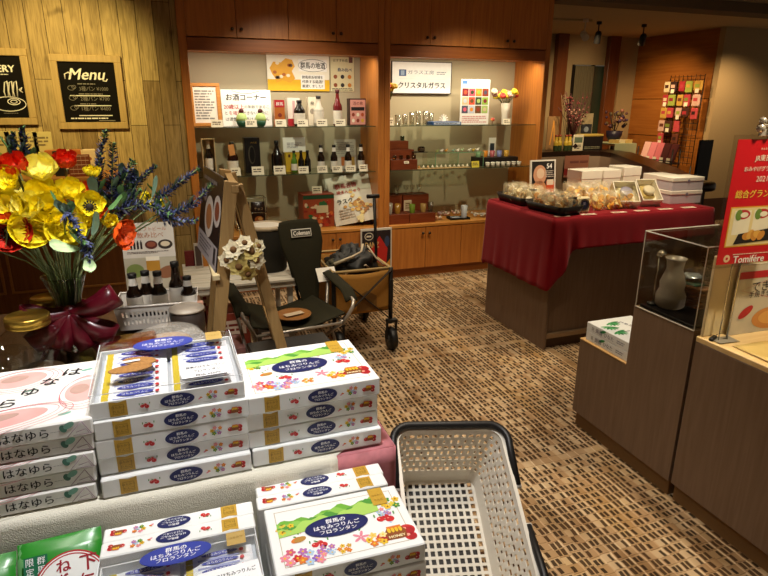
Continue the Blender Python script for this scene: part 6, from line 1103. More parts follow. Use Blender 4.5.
FL = [ # label, px, py, Y, size, face, material, centre, cup
 ('big orange-red poppy at the upper left of the bouquet', 13, 165, 1.80, .098, (-.1, -.5, .85), REDP, 0, 1.9),
 ('orange-red poppy standing highest, left of the blue spikes', 65, 160, 1.84, .082, (.1, -.55, .8), REDP, 0, 1.9),
 ('red poppy with a black heart at the left edge of the bouquet', 8, 232, 1.70, .105, (.1, -.85, .5), RDK, 1, .9),
 ('orange poppy hanging sideways at the right of the bouquet', 124, 234, 1.78, .095, (.75, -.5, -.15), ORP, 0, 1.3),
 ('orange poppy half hidden behind the yellow poppy with a dark heart', 82, 192, 1.92, .075, UPF, ORP, 0, 1.5),
 ('small orange poppy right of the bouquet centre', 100, 214, 1.88, .06, UPF, ORP, 0, 1.5),
 ('orange poppy tucked behind the yellow flowers in the middle', 71, 206, 1.90, .07, UPF, ORP, 0, 1.5),
 ('deep red poppy in the middle of the bouquet', 57, 219, 1.84, .085, (.3, -.8, .4), RDK, 0, 1.2),
 ('pale yellow poppy cluster bloom below the highest red poppy', 40, 168, 1.80, .105, (.05, -.65, .75), YELP, 0, 1.6),
 ('yellow poppy at the left edge under the big orange-red poppy', 4, 180, 1.76, .09, UPF, YEL, 0, 1.5),
 ('small pale yellow poppy left of the bouquet centre', 20, 190, 1.86, .06, UPF, YELP, 0, 1.6),
 ('large bright yellow poppy in the upper middle', 43, 196, 1.76, .112, (.1, -.7, .6), YEL, 0, 1.6),
 ('pale yellow poppy between two brighter ones at the left', 27, 206, 1.72, .095, (0, -.7, .65), YELP, 0, 1.6),
 ('bright yellow poppy in the very centre of the bouquet', 50, 210, 1.72, .11, (.15, -.8, .45), YEL, 0, 1.5),
 ('broad yellow poppy near the left edge of the bouquet', 7, 209, 1.72, .115, (-.2, -.75, .5), YEL, 0, 1.5),
 ('yellow poppy facing down over the black-hearted red one', 32, 228, 1.70, .11, (.2, -.9, .3), YEL, 0, 1.1),
 ('yellow poppy in the upper right of the bouquet centre', 69, 190, 1.82, .092, (.15, -.6, .7), YEL, 0, 1.7),
 ('yellow poppy with a dark heart, right of the centre', 90, 205, 1.76, .092, (.2, -.85, .5), YEL, 1, 1.5),
 ('yellow poppy under the dark-hearted one', 82, 219, 1.78, .085, (.1, -.8, .4), YEL, 0, 1.5),
 ('lowest yellow poppy, above the pale leaf', 66, 229, 1.70, .10, (.1, -.9, .35), YEL, 0, 1.1),
 ('narrow yellow bud beside the tall blue spikes', 92, 172, 1.86, .062, (.2, -.3, .9), YEL, 0, 2.1),
 ('yellow bud far out at the right among the blue spikes', 146, 199, 1.88, .062, (.7, -.5, .3), YEL, 0, 2.0),
 ('tiny yellow bud at the right end of the bouquet', 160, 203, 1.90, .035, (.8, -.4, .2), YEL, 0, 2.0),
 ('small half-open yellow poppy at the lower right of the centre', 109, 221, 1.80, .062, (.4, -.6, .5), YEL, 0, 1.8),
 ('whitish yellow bud at the left rim of the photo', 2, 200, 1.84, .05, UPF, mat('#e9e3b0', .5), 0, 1.9)]
for lb, px, py, Y, s, f, m, ce, cu in FL: poppy(lb, px, py, Y, s, f, m, 5, bool(ce), cu, 0, 'poppies in the glass vase')
SPK = [mat('#333a5c', .7, var=.3, scale=120), mat('#4a5380', .7, var=.3, scale=120), mat('#2a2f4a', .7, var=.3, scale=120), mat('#7a84a8', .7)]; SLF = mat('#5f8a52', .6, var=.2); GRY = mat('#6f8a74', .6, var=.2)
def spike(label, pts, Y, wid, grp='blue flower spikes in the vase', dens=1.0, dY=0, leaf=True):
    P = [atY(px, py, Y+dY*i/max(1, len(pts)-1)) for i, (px, py) in enumerate(pts)]; o = P[0].copy(); t = thing('flower_spike', label, 'flower', tuple(o), 0, grp); rg_ = random.Random(int(pts[0][0]*31+pts[-1][1]*17))
    # smooth the path
    Q = []
    for i in range(len(P)-1):
        for k in range(8):
            u = k/8; p0, p1, p2, p3 = P[max(i-1, 0)], P[i], P[i+1], P[min(i+2, len(P)-1)]
            Q.append(.5*((2*p1)+(p2-p0)*u+(2*p0-5*p1+4*p2-p3)*u*u+(3*p1-p0-3*p2+p3)*u**3)-o)
    Q.append(P[-1]-o); b = MB(); L = sum((Q[i+1]-Q[i]).length for i in range(len(Q)-1)); N = int(L/.006*dens*7)
    for k in range(N):
        f_ = (k+rg_.random())/N; i = min(int(f_*(len(Q)-1)), len(Q)-2); q = Q[i].lerp(Q[i+1], f_*(len(Q)-1)-i); d = (Q[i+1]-Q[i]).normalized(); a = d.orthogonal().normalized(); c_ = d.cross(a); th = rg_.random()*2*pi; r = 1.15*wid*(1-.72*f_)*rg_.uniform(.25, 1); s = (a*cos(th)+c_*sin(th))
        p = q+s*r; e = d*.5+s*.7; e.normalize(); sd = e.cross(s).normalized() if e.cross(s).length > 1e-4 else c_; l_ = (.012+.006*rg_.random())*(1-.45*f_); w_ = l_*.42
        m = SPK[rg_.choice((0, 0, 1, 1, 2, 3))] if f_ < .86 else (SLF if rg_.random() < .5 else SPK[2])
        b.add([p-e*l_*.3, p+sd*w_+e*l_*.3, p+e*l_+s*.002, p-sd*w_+e*l_*.3, p+s*w_*.5+e*l_*.3], [(0, 1, 4), (1, 2, 4), (2, 3, 4), (3, 0, 4)], m)
    b.obj('florets', t); b = MB(); P0 = Vector((0, 0, 0)); rim = Vector((VXc+max(-.045, min(.045, (o.x-VXc)*.3)), VYc+max(-.03, min(.03, (o.y-VYc)*.3)), vz+.003))-o; foot = Vector((VXc+.01*rg_.uniform(-1, 1), VYc+.01*rg_.uniform(-1, 1), VT+.07))-o
    b.tube([tuple(foot), tuple(rim), tuple(rim*.45+Vector((0, 0, .01)))]+[tuple(q) for q in Q[::3]]+[tuple(Q[-1])], .0024, STEM, 5); b.obj('stem', t)
    if leaf:
        b = MB()
        for k in range(4):
            f_ = .05+.12*k; i = int(f_*(len(Q)-1)); q = Q[i]; th = rg_.random()*6; d = Vector((cos(th), sin(th)*.5-.4, .7)); petal(b, q, d, Vector((0, 0, 1)) if abs(d.normalized().z) < .9 else Vector((0, -1, 0)), .05, .010, .8, GRY if k % 2 else SLF, 4)
        b.obj('leaves', t)
    return t
SP = [('blue spike rising at the top left, tip just under the bakery board', [(31, 172), (26, 150), (22, 127)], 1.95, .013, 0),
 ('thin blue spike at the far left between the red poppy and the wall', [(15, 160), (14, 147), (13, 132)], 1.95, .006, 0),
 ('tall blue spike in the middle whose tip points at the Menu board', [(97, 212), (98, 170), (106, 130)], 1.90, .018, 0),
 ('tall thick blue spike right of the tallest one', [(111, 220), (112, 180), (113, 143)], 1.92, .024, 0),
 ('bushy blue spike right of the thick middle spikes', [(118, 210), (123, 185), (133, 160)], 1.93, .030, 0),
 ('bushy blue spike leaning right behind the others', [(112, 200), (124, 172), (138, 182)], 1.95, .026, 0),
 ('thin green-tipped spike between the bushy ones and the plank wall', [(128, 196), (142, 178), (156, 166)], 1.97, .010, 0),
 ('blue spike bending right with its green tip before the cabinet post', [(150, 206), (175, 186), (199, 168)], 1.90, .015, .03),
 ('long drooping blue spike reaching furthest right', [(166, 214), (190, 206), (212, 184)], 1.86, .018, .03),
 ('horizontal blue spike running right below the yellow bud', [(115, 212), (145, 205), (172, 216)], 1.82, .018, 0),
 ('low blue spike at the far right over the poster', [(158, 214), (176, 221), (198, 220)], 1.84, .016, .02),
 ('dark blue spike hanging down across the lowest yellow poppy', [(64, 214), (74, 222), (84, 243)], 1.66, .013, 0),
 ('small blue sprig just above the vase rim', [(85, 240), (88, 252), (90, 268)], 1.68, .013, 0),
 ('pale silvery blue spike between the bushy spikes and yellow bud', [(118, 212), (128, 200), (140, 190)], 1.84, .012, 0)]
for lb, pts, Y, wd_, dy in SP: spike(lb, pts, Y, wd_, dY=dy)
def leafs(label, px, py, Y, L, Wd, d, m, up=(0, -.6, .8)):
    P = atY(px, py, Y); t = thing('leaf_sprig', label, 'leaf', tuple(P), 0, 'green leaves in the bouquet'); b = MB(); petal(b, (0, 0, 0), d, up, L, Wd, .7, m, 8); b.obj('leaf', t); b = MB(); rim = Vector((VXc+max(-.04, min(.04, (P.x-VXc)*.3)), VYc, vz))-P; foot = Vector((VXc, VYc, VT+.08))-P; b.tube([(0, 0, 0), tuple(rim*.5+Vector((0, 0, .01))), tuple(rim), tuple(foot)], .002, STEM, 5); b.obj('stem', t)
PALE = mat('#b9d2a0', .5, var=.2, scale=60)
for a in (('broad grey-green leaf under the dark-hearted yellow poppy', 92, 236, 1.74, .065, .022, (.35, -.3, .6), GRY), ('pale green and white leaf above the vase', 80, 250, 1.68, .07, .02, (-1, -.2, .1), PALE), ('pale pointed leaf hanging over the vase rim', 87, 255, 1.68, .065, .016, (.12, -.3, -1), PALE), ('long grey-green leaf among the right-hand spikes', 152, 198, 1.86, .06, .008, (.35, -.2, .9), GRY), ('green leaf at the left edge below the red poppy', 1, 252, 1.72, .06, .022, (.4, -.3, .5), SLF), ('silvery green leaf between the tall blue spikes', 95, 200, 1.87, .06, .014, (.05, -.3, 1), GRY), ('green leaf left of the horizontal blue spike', 108, 210, 1.78, .06, .02, (.6, -.4, .3), SLF)): leafs(*a)
# extra bare stems leaning in the vase
for i in range(10):
    px, py = ((22, 240), (40, 238), (52, 240), (60, 244), (72, 240), (30, 246), (104, 238), (46, 250), (64, 236), (14, 246))[i]; P = atY(px, py, 1.80); t = thing('bare_stem', 'bare green stem in the vase, '+('far left', 'left', 'left of the middle', 'in the middle', 'right of the middle', 'left, bent low', 'far right', 'left of the middle, low', 'in the middle, behind', 'outermost left')[i], 'stem', tuple(P), 0, 'bare stems in the vase'); b = MB(); rim = Vector((VXc+max(-.045, min(.045, (P.x-VXc)*.35)), VYc-.01, vz+.003))-P; foot = Vector((VXc-(P.x-VXc)*.1, VYc, VT+.05))-P; b.tube([(0, 0, 0), tuple(rim*.5+Vector((0, 0, .006))), tuple(rim), tuple(foot)], .003, STEMP if i % 2 else STEM, 6); b.obj('stem', t)
SAT = mat('#58081a', .3, var=.15, scale=14, spec=.5)
t = thing('ribbon_bow', 'large burgundy satin bow tied around the glass vase', 'bow', (VXc+.012, VYc-.052, VT+H*.66)); 
def loop(b, ang, L, Wd, w, tw):
    d = Vector((cos(ang), 0, sin(ang))); nrm = Vector((-sin(ang), 0, cos(ang))); V = []
    for i in range(37):
        s = 2*pi*i/36; r = (1-cos(s))/2; c = d*(L*r)+Vector((0, -.020-Wd*sin(s)*(.5+.5*r), 0))+nrm*(tw*.02*sin(pi*r))
        wd2 = w*(.30+.70*sin(s/2)**1.2)*(1+.04*sin(s*5)); e = (nrm+Vector((0, .35*tw*cos(s/2), 0))+d*(.25*tw)).normalized(); V += [tuple(c-e*wd2/2), tuple(c+e*wd2*.0+Vector((0, -.006*sin(s/2), 0))), tuple(c+e*wd2/2)]
    b.add(V, [(3*i+k, 3*i+k+1, 3*i+k+4, 3*i+k+3) for i in range(36) for k in (0, 1)], SAT, True)
for ang, L, Wd, w, tw in ((R(176), .125, .034, .062, .5), (R(20), .135, .036, .066, -.5), (R(216), .135, .034, .062, .5), (R(-36), .135, .034, .062, -.5), (R(250), .11, .030, .055, .3), (R(-70), .115, .030, .055, -.3)):
    b = MB(); loop(b, ang, L, Wd, w, tw); b.obj('ribbon_loop', t, None, 0, (('SOLIDIFY', {'thickness': .0012, 'offset': 0}),))
b = MB(); b.ball((0, -.012, 0), (.020, .016, .022), SAT, 14, 8); b.tube([(.036*cos(a), .052+.036*sin(a), .0) for a in [2*pi*k/24 for k in range(24)]], .010, SAT, 6, True, flat=1.2); b.obj('knot', t)
for sg, a in ((1, -70), (-1, 250)):
    b = MB(); b.grid(lambda u, v: (sg*(.02+.075*v)+(u-.5)*.045, -.02-.012*sin(v*6+u), -.02-.145*v-.012*abs(u-.5)), 4, 10, SAT); b.obj('ribbon_tail', t, None, 0, (('SOLIDIFY', {'thickness': .0012, 'offset': 0}),))
# beer poster, box and basket of bottles
Yq = 2.30; P0 = atY(131, 312, 2.2); o = tag(MB().box(-.145, 0, 0, .145, .20, .018, mat('#b58a7a', .6, var=.3, scale=30), .003).obj('printed_box', None, (atY(160, 320, 2.12).x, 2.10, VT), R(-4)), 'pinkish printed box under the white basket of beer bottles', 'box')
BZ = VT+.0185; t = thing('bottle_basket', 'white plastic basket holding dark beer bottles beside the vase', 'basket', (atY(159, 305, 2.16).x, 2.105, BZ), R(-4)); w, d, h = .265, .17, .085; WB = mat('#ddd6cc', .45); b = MB()
for (ax, ay, bx, by) in ((-1, -1, 1, -1), (1, -1, 1, 1), (1, 1, -1, 1), (-1, 1, -1, -1)):
    nU = 41 if ax != bx else 27
    b.grid(lambda u, v: ((ax+(bx-ax)*u)*w/2*(.90+.10*v), (ay+(by-ay)*u)*d/2*(.88+.12*v), h*v), nU, 9, WB, None, False, lambda i, j: i % 2 == 1 and j in (2, 3, 5, 6) and 1 < i < nU-2)
b.box(-w*.45, -d*.44, 0, w*.45, d*.44, .003, WB); b.tube([(-w/2, -d/2, h), (w/2, -d/2, h), (w/2, d/2, h), (-w/2, d/2, h)], .004, WB, 6, True); b.obj('basket', t)
for i, (px, Y) in enumerate(((135, 2.15), (148, 2.17), (160, 2.15), (178, 2.19), (189, 2.16))):
    bottle('dark beer bottle in the white basket beside the vase, '+('first from the left', 'second from the left', 'third from the left', 'tallest, fourth from the left', 'last at the right')[i], atY(px, 300, Y).x, Y, BZ+.0035, .027, (.165, .165, .165, .185, .135)[i], AMBERGL, mat('#e3ddd2', .5), BLACK, .38, (.12, .5), 'beer bottles in the white basket', foil=mat('#e9e5dc', .4) if i != 3 else None)
X0, X1 = atY(127, 295, Yq).x, atY(179, 290, Yq).x; za = VT; zb = atY(150, 224, Yq).z; t = thing('beer_poster', 'white beer poster with bottles and a glass of beer, behind the bottle basket', 'poster', ((X0+X1)/2, Yq+.01, za), R(-5)); w, h = X1-X0, zb-za; b = MB(); T = TR(rx=R(-5)); b.box(-w/2, 0, 0, w/2, .003, h, mat('#d3cbbd', .5), 0, T); M = T @ frame((0, -.0004, 0), (1, 0, 0), (0, 0, 1))
b.text('クラフトビール', w*.05, h*.93, mat('#c98a6a'), w=w*.62, M=M); b.text('飲み比べ', w*.05, h*.86, mat('#b57a5a'), w=w*.5, M=M)
for k in range(5): b.rect(-w*.42+w*.065*k, h*.70, -w*.38+w*.065*k, h*.78, mat('#2a1d1a'), M); b.rect(-w*.41+w*.065*k, h*.78, -w*.39+w*.065*k, h*.80, mat('#2a1d1a'), M)
b.ell(w*.05, h*.745, w*.12, h*.05, mat('#5a2a20'), M); b.ell(w*.05, h*.75, w*.08, h*.03, mat('#8a4a34'), M, .0008); b.ell(w*.32, h*.745, w*.14, h*.055, mat('#3a3028'), M); b.ell(w*.32, h*.75, w*.09, h*.03, mat('#d8c8a8'), M, .0008); b.lines(-w*.42, h*.645, w*.42, h*.675, 2, mat('#5a4a44'), M)
b.rect(-w*.5, h*.2, w*.5, h*.60, mat('#b5ad96'), M, .0003); b.rect(-w*.08, h*.44, w*.18, h*.60, mat('#b5822a'), M, .0006); b.rect(-w*.08, h*.56, w*.18, h*.61, mat('#efe6cf'), M, .0009); b.ell(-w*.3, h*.45, w*.17, h*.08, mat('#7a8a4a'), M, .0005); b.ell(w*.32, h*.42, w*.2, h*.07, mat('#8a5a3c'), M, .0007, .3); b.obj('sheet', t)
# plastic wrapped loaf, tray, tongs and pot
t = thing('wrapped_bread', 'loaf in shiny clear wrapping behind the rear display pack', 'bread', (atY(163, 318, 1.86).x, 1.80, VT), R(20)); b = MB(); b.ball((0, 0, .045), (.085, .05, .034), mat('#a88660', .6, var=.3), 18, 10); b.obj('loaf', t); b = MB(); pouch(b, .25, .16, .12, cloudy('wrap_film', '#e9e2d6', .28, .15), TR(0, .075, .052, rx=R(90))); b.obj('wrapping', t)
t = thing('black_clamp', 'black metal clamp lamp lying behind the rear display pack', 'clamp', (atY(168, 328, 1.72).x, 1.70, VT), R(10)); b = MB(); b.ball((0, 0, .075), (.032, .028, .026), BLACK, 14, 8); b.obj('head', t); b = MB(); b.tube([(-.09, -.01, .03), (-.05, 0, .055), (-.02, 0, .07)], .008, STEEL, 8); b.tube([(.02, 0, .07), (.06, 0, .05), (.08, .01, .02)], .010, BLACK, 8); b.tube([(0, 0, .0), (0, 0, .06)], .014, BLACK, 8); b.obj('arm', t)
t = thing('red_tray_box', 'dark red box with a clear lid behind the rear left stack', 'box', (atY(127, 341, 1.66).x, 1.66, VT), R(4)); b = MB(); b.box(-.075, -.01, 0, .075, .09, .098, mat('#7a2030', .4), .004); b.obj('box', t); b = MB(); b.box(-.078, -.013, .0985, .078, .093, .112, clear('tray_lid', '#f0d8d6', .12), .004); b.obj('lid', t)
t = thing('dark_pot', 'squat dark pot with a pale lid beside the easel leg', 'pot', (atY(192, 330, 1.95).x-.01, 1.98, VT)); b = MB(); b.lathe([(.045, 0), (.056, .03), (.056, .085), (.05, .09), (.001, .09)], mat('#3a302a', .4), 20); b.obj('body', t); b = MB(); b.lathe([(.058, .0905), (.058, .097), (.03, .108), (.001, .11)], mat('#b9ab98', .4), 20); b.obj('lid', t)
# ------------------------------------------------------------------ easel with menu board, wreath
ap = atY(234, 181, 2.40); ff = atY(208, 420, 2.40); bf = atY(300, 420, 2.40); L0 = Vector((ff.x-.012, 2.40, 0)); B0 = Vector((bf.x+.03, 2.44, 0)); PINL = wood('pine_leg', '#97784a', '#ab8b5a', 'Z', 1.6, .6)
t = thing('wooden_easel', 'pine A-frame easel carrying the dark food board, with flowers hung on it', 'easel', (ap.x, 2.4, 0)); D2 = .44
for y_ in (0, D2):
    b = wm(t); b.bar(L0+Vector((.02*(y_ > 0), y_, 0)), ap+Vector((-.012+.02*(y_ > 0), y_, 0)), .052, .034, PINL, up=(0, 1, 0)); b.obj('front_leg', t)
    b = wm(t); b.bar(B0+Vector((.02*(y_ > 0), y_, 0)), ap+Vector((.014+.02*(y_ > 0), y_+.04, -.02)), .046, .030, PINL, up=(0, 1, 0)); b.obj('rear_leg', t)
for q_, r_, w_ in ((ap+Vector((0, -.02, -.03)), ap+Vector((.02, D2+.05, -.03)), .03), (L0+Vector((.066, 0, .40)), L0+Vector((.086, D2, .40)), .02), (B0+Vector((-.11, 0, .5)), B0+Vector((-.09, D2, .5)), .02)): b = wm(t); b.bar(q_, r_, .03, w_, PINL); b.obj('cross_bar', t)
bz = .835; lx = L0.x+(ap.x-L0.x)*(bz/ap.z); b = wm(t); b.box(lx-.055, 2.36, bz-.022, lx-.026, 2.40+D2+.10, bz, wood('pale_ledge', '#c9b98f', '#d9cba4', 'Y'), .002); b.obj('ledge', t)
b = MB(); lean = math.atan2(ap.x-L0.x, ap.z); 
t = thing('food_board', 'dark food photo board standing on the easel ledge, facing left', 'board', (lx-.040, 2.40, bz+.0005), R(1.5), rot=(0, lean, R(5))); b.box(0, 0, 0, 0.008, .50, .385, mat('#231d20', .4)); b.box(-.0005, .0, .0, 0, .50, .385, mat('#231d20', .4)); M = frame((-.0009, .50, 0), (0, -1, 0), (0, 0, 1)); b.rect(0, 0, .50, .10, mat('#b5b0b8'), M, .0003); b.ell(.25, .19, .11, .09, mat('#d8d2d0'), M, .0005); b.ell(.25, .19, .07, .055, mat('#b5784a'), M, .0008); b.ell(.43, .24, .08, .065, mat('#cfc6c4'), M, .0006); b.ell(.43, .24, .05, .04, mat('#8a4a34'), M, .0009); b.ell(.12, .28, .05, .04, mat('#9a8a8a'), M, .0006); b.lines(.05, .33, .4, .36, 1, mat('#8a8488'), M); b.rect(.42, .02, .47, .09, mat('#3a3438'), M, .0006); b.lines(.05, .02, .38, .085, 4, mat('#6a646c'), M, .0006); b.obj('panel', t)
WF = mat('#eee4c4', .6, var=.1); WFY = mat('#d9c67a', .6, var=.1); BRN = mat('#6b4a26', .8, var=.3, scale=200)
wp = atY(243, 258, 2.34); t = thing('flower_ball', 'ball of cream paper flowers with brown hearts hanging on the easel leg', 'ornament', tuple(wp)); 
for i, (dx, dz, s, tn, c) in enumerate(((-.035, .040, .060, 0, WF), (.030, .030, .064, 0, WFY), (-.020, -.025, .066, 0, WFY), (.048, -.008, .060, 0, WF), (.012, -.055, .056, 0, WFY), (-.062, .0, .052, 0, WF), (.006, .066, .050, 0, WF), (.060, .045, .045, 0, WF))):
    f = Vector((dx*7, -.8, dz*7)).normalized(); a = f.orthogonal().normalized(); c_ = f.cross(a); o_ = Vector((dx, -.03+abs(dx)*.4, dz)); b = MB()
    for ring_ in range(2):
        for k in range(6):
            q = 2*pi*(k+.5*ring_)/6; d = a*cos(q)+c_*sin(q); e = f.cross(d); L = s*(.72-.16*ring_); wd_ = s*.25; o2 = o_+f*.004*ring_; V = []
            for i, (rr_, ww_, up_) in enumerate(((.05, .25, 0), (.35, 1, .10), (.65, .85, .22), (.88, .4, .30), (1, .05, .36))):
                for sd in (-1, 0, 1): V.append(tuple(o2+d*L*rr_+e*wd_*ww_*sd+f*(L*up_*.6+.006*abs(sd)*ww_)))
            b.add(V, [(3*i+j, 3*i+j+1, 3*i+j+4, 3*i+j+3) for i in range(4) for j in (0, 1)], c, True)
    b.lathe([(s*.20, 0), (s*.23, .006), (s*.15, .013), (.001, .014)], BRN, 12, frame(o_+f*.004, a, c_)); b.obj('paper_flower', t)
b = MB(); b.ball((0, 0, 0), (.05, .03, .05), mat('#8a7a44', .8), 14, 8); b.tube([(0, .02, .04), (.0, .05, .10), (-.01, .055, .14)], .002, mat('#b5a070'), 5); b.obj('core', t)
# ------------------------------------------------------------------ slatted side table, drum
SZ = .50; P1 = atZ(185, 288, SZ); P2 = atZ(298, 280, SZ); t = thing('slatted_table', 'white slatted wooden camping table behind the chair', 'table', ((P1.x+P2.x)/2, P1.y, 0)); xa, xb, ya, yb = P1.x, P2.x+.02, 3.33, 3.90
for i in range(6): y = ya+(yb-ya)*i/6; b = wm(t); b.box(xa, y, SZ-.016, xb, y+(yb-ya)/6-.012, SZ, SLATW, .002); b.obj('slat', t)
for y0_ in (ya+.01, yb-.04): b = wm(t); b.box(xa+.01, y0_, SZ-.05, xb-.01, y0_+.02, SZ-.016, SLATW); b.obj('apron', t)
for x in (xa+.04, xb-.07):
    for y in (ya+.04, yb-.07): b = wm(t); b.box(x, y, 0, x+.03, y+.03, SZ-.016, SLATW); b.obj('leg', t)
DX = atY(267.5, 250, 3.60).x; t = thing('storage_drum', 'dark olive fabric drum with a pale lid on the slatted table', 'drum', (DX, 3.60, SZ+.0005)); r = .118; OL = mat('#221f17', .7, var=.12, scale=50); b = MB(); b.lathe([(r*.93, 0), (r*.98, .01), (r, .26), (r*.99, .268)], OL, 32); b.obj('body', t); b = MB(); b.lathe([(r*1.03, .262), (r*1.04, .275), (r*1.0, .284), (r*.86, .284), (r*.84, .279), (.001, .279)], mat('#b9a88c', .5), 32); b.lathe([(.001, .2795), (r*.8, .2795)], mat('#ddd8cc', .4), 32, None, False, False); b.obj('lid', t)
o = carton('small_framed_card', 'small white framed card on the slatted table behind the easel', 'card', atY(193, 240, 3.75).x, atY(201, 240, 3.75).x, 3.75, SZ+.0005, SZ+.16, .01, mat('#b9b0a4', .5), lambda b, M, w, h: b.rect(-w*.38, h*.1, w*.38, h*.9, mat('#4a3a34'), M)); 
for i, (px, c, hh) in enumerate(((203, '#b5742a', .14), (189, '#6b1d1d', .10), (210, '#5a1d24', .12))): carton('snack_packet', ('orange', 'dark red', 'maroon')[i]+' snack packet on the slatted table behind the easel', 'packet', atY(px-5, 250, 3.78).x, atY(px+5, 250, 3.78).x, 3.78+.035*i, SZ+.0005, SZ+hh, .02, mat(c, .4, var=.3, scale=60), None)
# goods stacked under and beside the slatted table
for i, (x, y, w_, h_, c, lb) in enumerate(((.10, 3.05, .20, .22, '#b5807a', 'pale pink printed carton on the floor beside the easel'), (.13, 3.40, .24, .30, '#8a3a2a', 'red patterned carton on the floor under the slatted table'), (-.02, 3.70, .2, .42, '#6a2a22', 'dark red carton on the floor behind the slatted table'), (.42, 3.45, .22, .16, '#4a4038', 'grey-brown carton on the floor under the slatted table, right'))):
    carton('floor_carton', lb, 'box', x, x+w_, y, .001, h_, .2, mat(c, .5, var=.35, scale=18), lambda b, M, w, h: (b.rect(-w*.4, h*.55, w*.4, h*.85, mat('#d9c4b0'), M), b.lines(-w*.35, h*.6, w*.35, h*.8, 2, mat('#7a2a22'), M, .0008), b.ell(0, h*.3, w*.25, h*.15, mat('#c98a4a'), M)))
# ------------------------------------------------------------------ camping chair
CF = mat('#282516', .85, var=.15, scale=80, spec=.2); CFD = mat('#1b1810', .8, var=.1, scale=80); TUBE = mat('#b5aca0', .35, .6)
t = thing('camping_chair', 'olive fabric folding camping chair with steel arm tubes', 'chair', (.56, 3.12, 0), R(6))
b = MB()
def back(u, v):
    x = (u-.5)*2; w_ = .052+.078*min(1, v*1.4)**1.2; w_ *= 1-.10*max(0, v-.9)/.1*abs(x); return (.185-.02*v+x*w_, .17+.12*v-.020*(1-x*x)*sin(pi*v), .36+.475*v-.012*abs(x)**3*(v > .9))
b.grid(back, 20, 24, CF); b.obj('backrest', t, None, 0, (('SOLIDIFY', {'thickness': .012, 'offset': 0}),))
b = MB(); M = frame((.168, .247, .762), (1, .0, 0), (0, .25, .97)); b.box(-.062, -.024, 0, .062, .024, .004, mat('#d8d4c6', .5), .008, M); b.box(-.057, -.019, .0035, .057, .019, .0046, mat('#3a3830', .5), 0, M); b.text('Coleman', 0, .0, mat('#e8e4d8'), w=.10, h=.026, M=M, z=.0052, bold=.05); b.obj('brand_patch', t)
b = MB(); b.grid(lambda u, v: ((u-.5)*.52*(1-.25*v), -.20+.40*v, .36-.055*sin(pi*u)*sin(pi*(.15+.7*v))+.03*abs(u-.5)*2), 20, 16, CF); b.obj('seat', t, None, 0, (('SOLIDIFY', {'thickness': .010, 'offset': 0}),))
for sg in (-1, 1):
    b = MB(); b.grid(lambda u, v: (sg*(.30+.035*(u-.5)*2), .16-.36*v, .50+.05*v*v*0+.03*(1-v)-.02*cos(u*pi*2)*.3-.04*max(0, v-.8)*5), 6, 14, CF); b.obj('armrest', t, None, 0, (('SOLIDIFY', {'thickness': .012, 'offset': 0}),))
    b = MB(); b.tube([(sg*.30, -.17, .475), (sg*.305, -.215, .46), (sg*.29, -.235, .43), (sg*.265, -.225, .38), (sg*.245, -.20, .33)], .0105, TUBE, 10); b.obj('arm_tube', t)
    b = MB(); b.tube([(sg*.245, -.20, .335), (sg*.20, -.02, .20), (sg*.27, .22, .012)], .010, TUBE, 8); b.obj('leg', t)
    b = MB(); b.tube([(sg*.30, .16, .53), (sg*.26, .10, .30), (sg*.255, -.20, .012)], .010, TUBE, 8); b.obj('leg', t)
    b = MB(); b.tube([(sg*.245, -.20, .34), (sg*.22, .18, .36)], .010, TUBE, 8); b.obj('seat_rail', t)
    b = MB(); b.tube([(.18+sg*.05, .19, .34), (.168+sg*.118, .30, .80)], .009, CFD, 8); b.obj('back_pole', t)
b = MB(); b.tube([(-.255, -.20, .02), (.255, -.20, .02)], .008, TUBE, 6); b.obj('lower_bar', t); b = MB(); b.tube([(-.24, -.2, .335), (.24, -.2, .335)], .009, TUBE, 8); b.obj('front_bar', t)
pc = atZ(293, 309, .40); t = thing('wooden_plate', 'round wooden plate with a paper slip lying on the chair seat', 'plate', (pc.x, pc.y, .352), R(5)); b = MB(); b.lathe([(.05, 0), (.095, .012), (.102, .020), (.094, .020), (.06, .009), (.001, .008)], wood('plate_wood', '#8a5a2c', '#a06d3a', 'X', 2, .45), 30); b.obj('plate', t); b = MB(); b.box(-.05, -.02, .018, .06, .025, .0195, mat('#cbb79a', .6), 0, TR(rz=.2)); b.obj('paper_slip', t)
t = thing('folding_box', 'black folding storage box with a white clasp in front of the camping chair', 'box', (.48, 2.66, 0), R(3)); b = MB(); b.box(-.19, -.10, 0, .19, .10, .34, mat('#191614', .4), .006); b.obj('body', t); b = MB(); b.box(-.2, -.11, .34, .2, .11, .365, mat('#211d1a', .35), .006); b.box(-.19, -.1105, .315, .1, -.1, .32, mat('#8a8680', .4)); b.obj('lid', t); b = MB(); b.box(.13, -.118, .31, .185, -.1105, .37, mat('#bdb9b4', .4), .004); b.obj('clasp', t)
# ------------------------------------------------------------------ folding wagon
TAN = mat('#a8762f', .8, var=.12, scale=50); TAND = mat('#5a431f', .8, var=.1, scale=50); WX0, WX1, WY0, WY1 = .86, 1.225, 3.27, 3.80
t = thing('folding_wagon', 'tan fabric folding wagon with black frame, wheels and upright handle', 'wagon', (.92, 3.27, 0)); 
b = wm(t); b.box(WX0, WY0, .255, WX1, WY1, .265, TAN); b.obj('floor_panel', t)
def side(f0, f1): 
    b = wm(t); b.grid(lambda u, v: (f0[0]+(f1[0]-f0[0])*u, f0[1]+(f1[1]-f0[1])*u, .26+(.265-.02*sin(pi*u))*v+0), 14, 8, TAN); b.obj('fabric_side', t, None, 0, (('SOLIDIFY', {'thickness': .006, 'offset': 0}),))
side((WX0, WY0), (WX1, WY0)); side((WX1, WY0), (WX1, WY1)); side((WX1, WY1), (WX0, WY1)); side((WX0, WY1), (WX0, WY0))
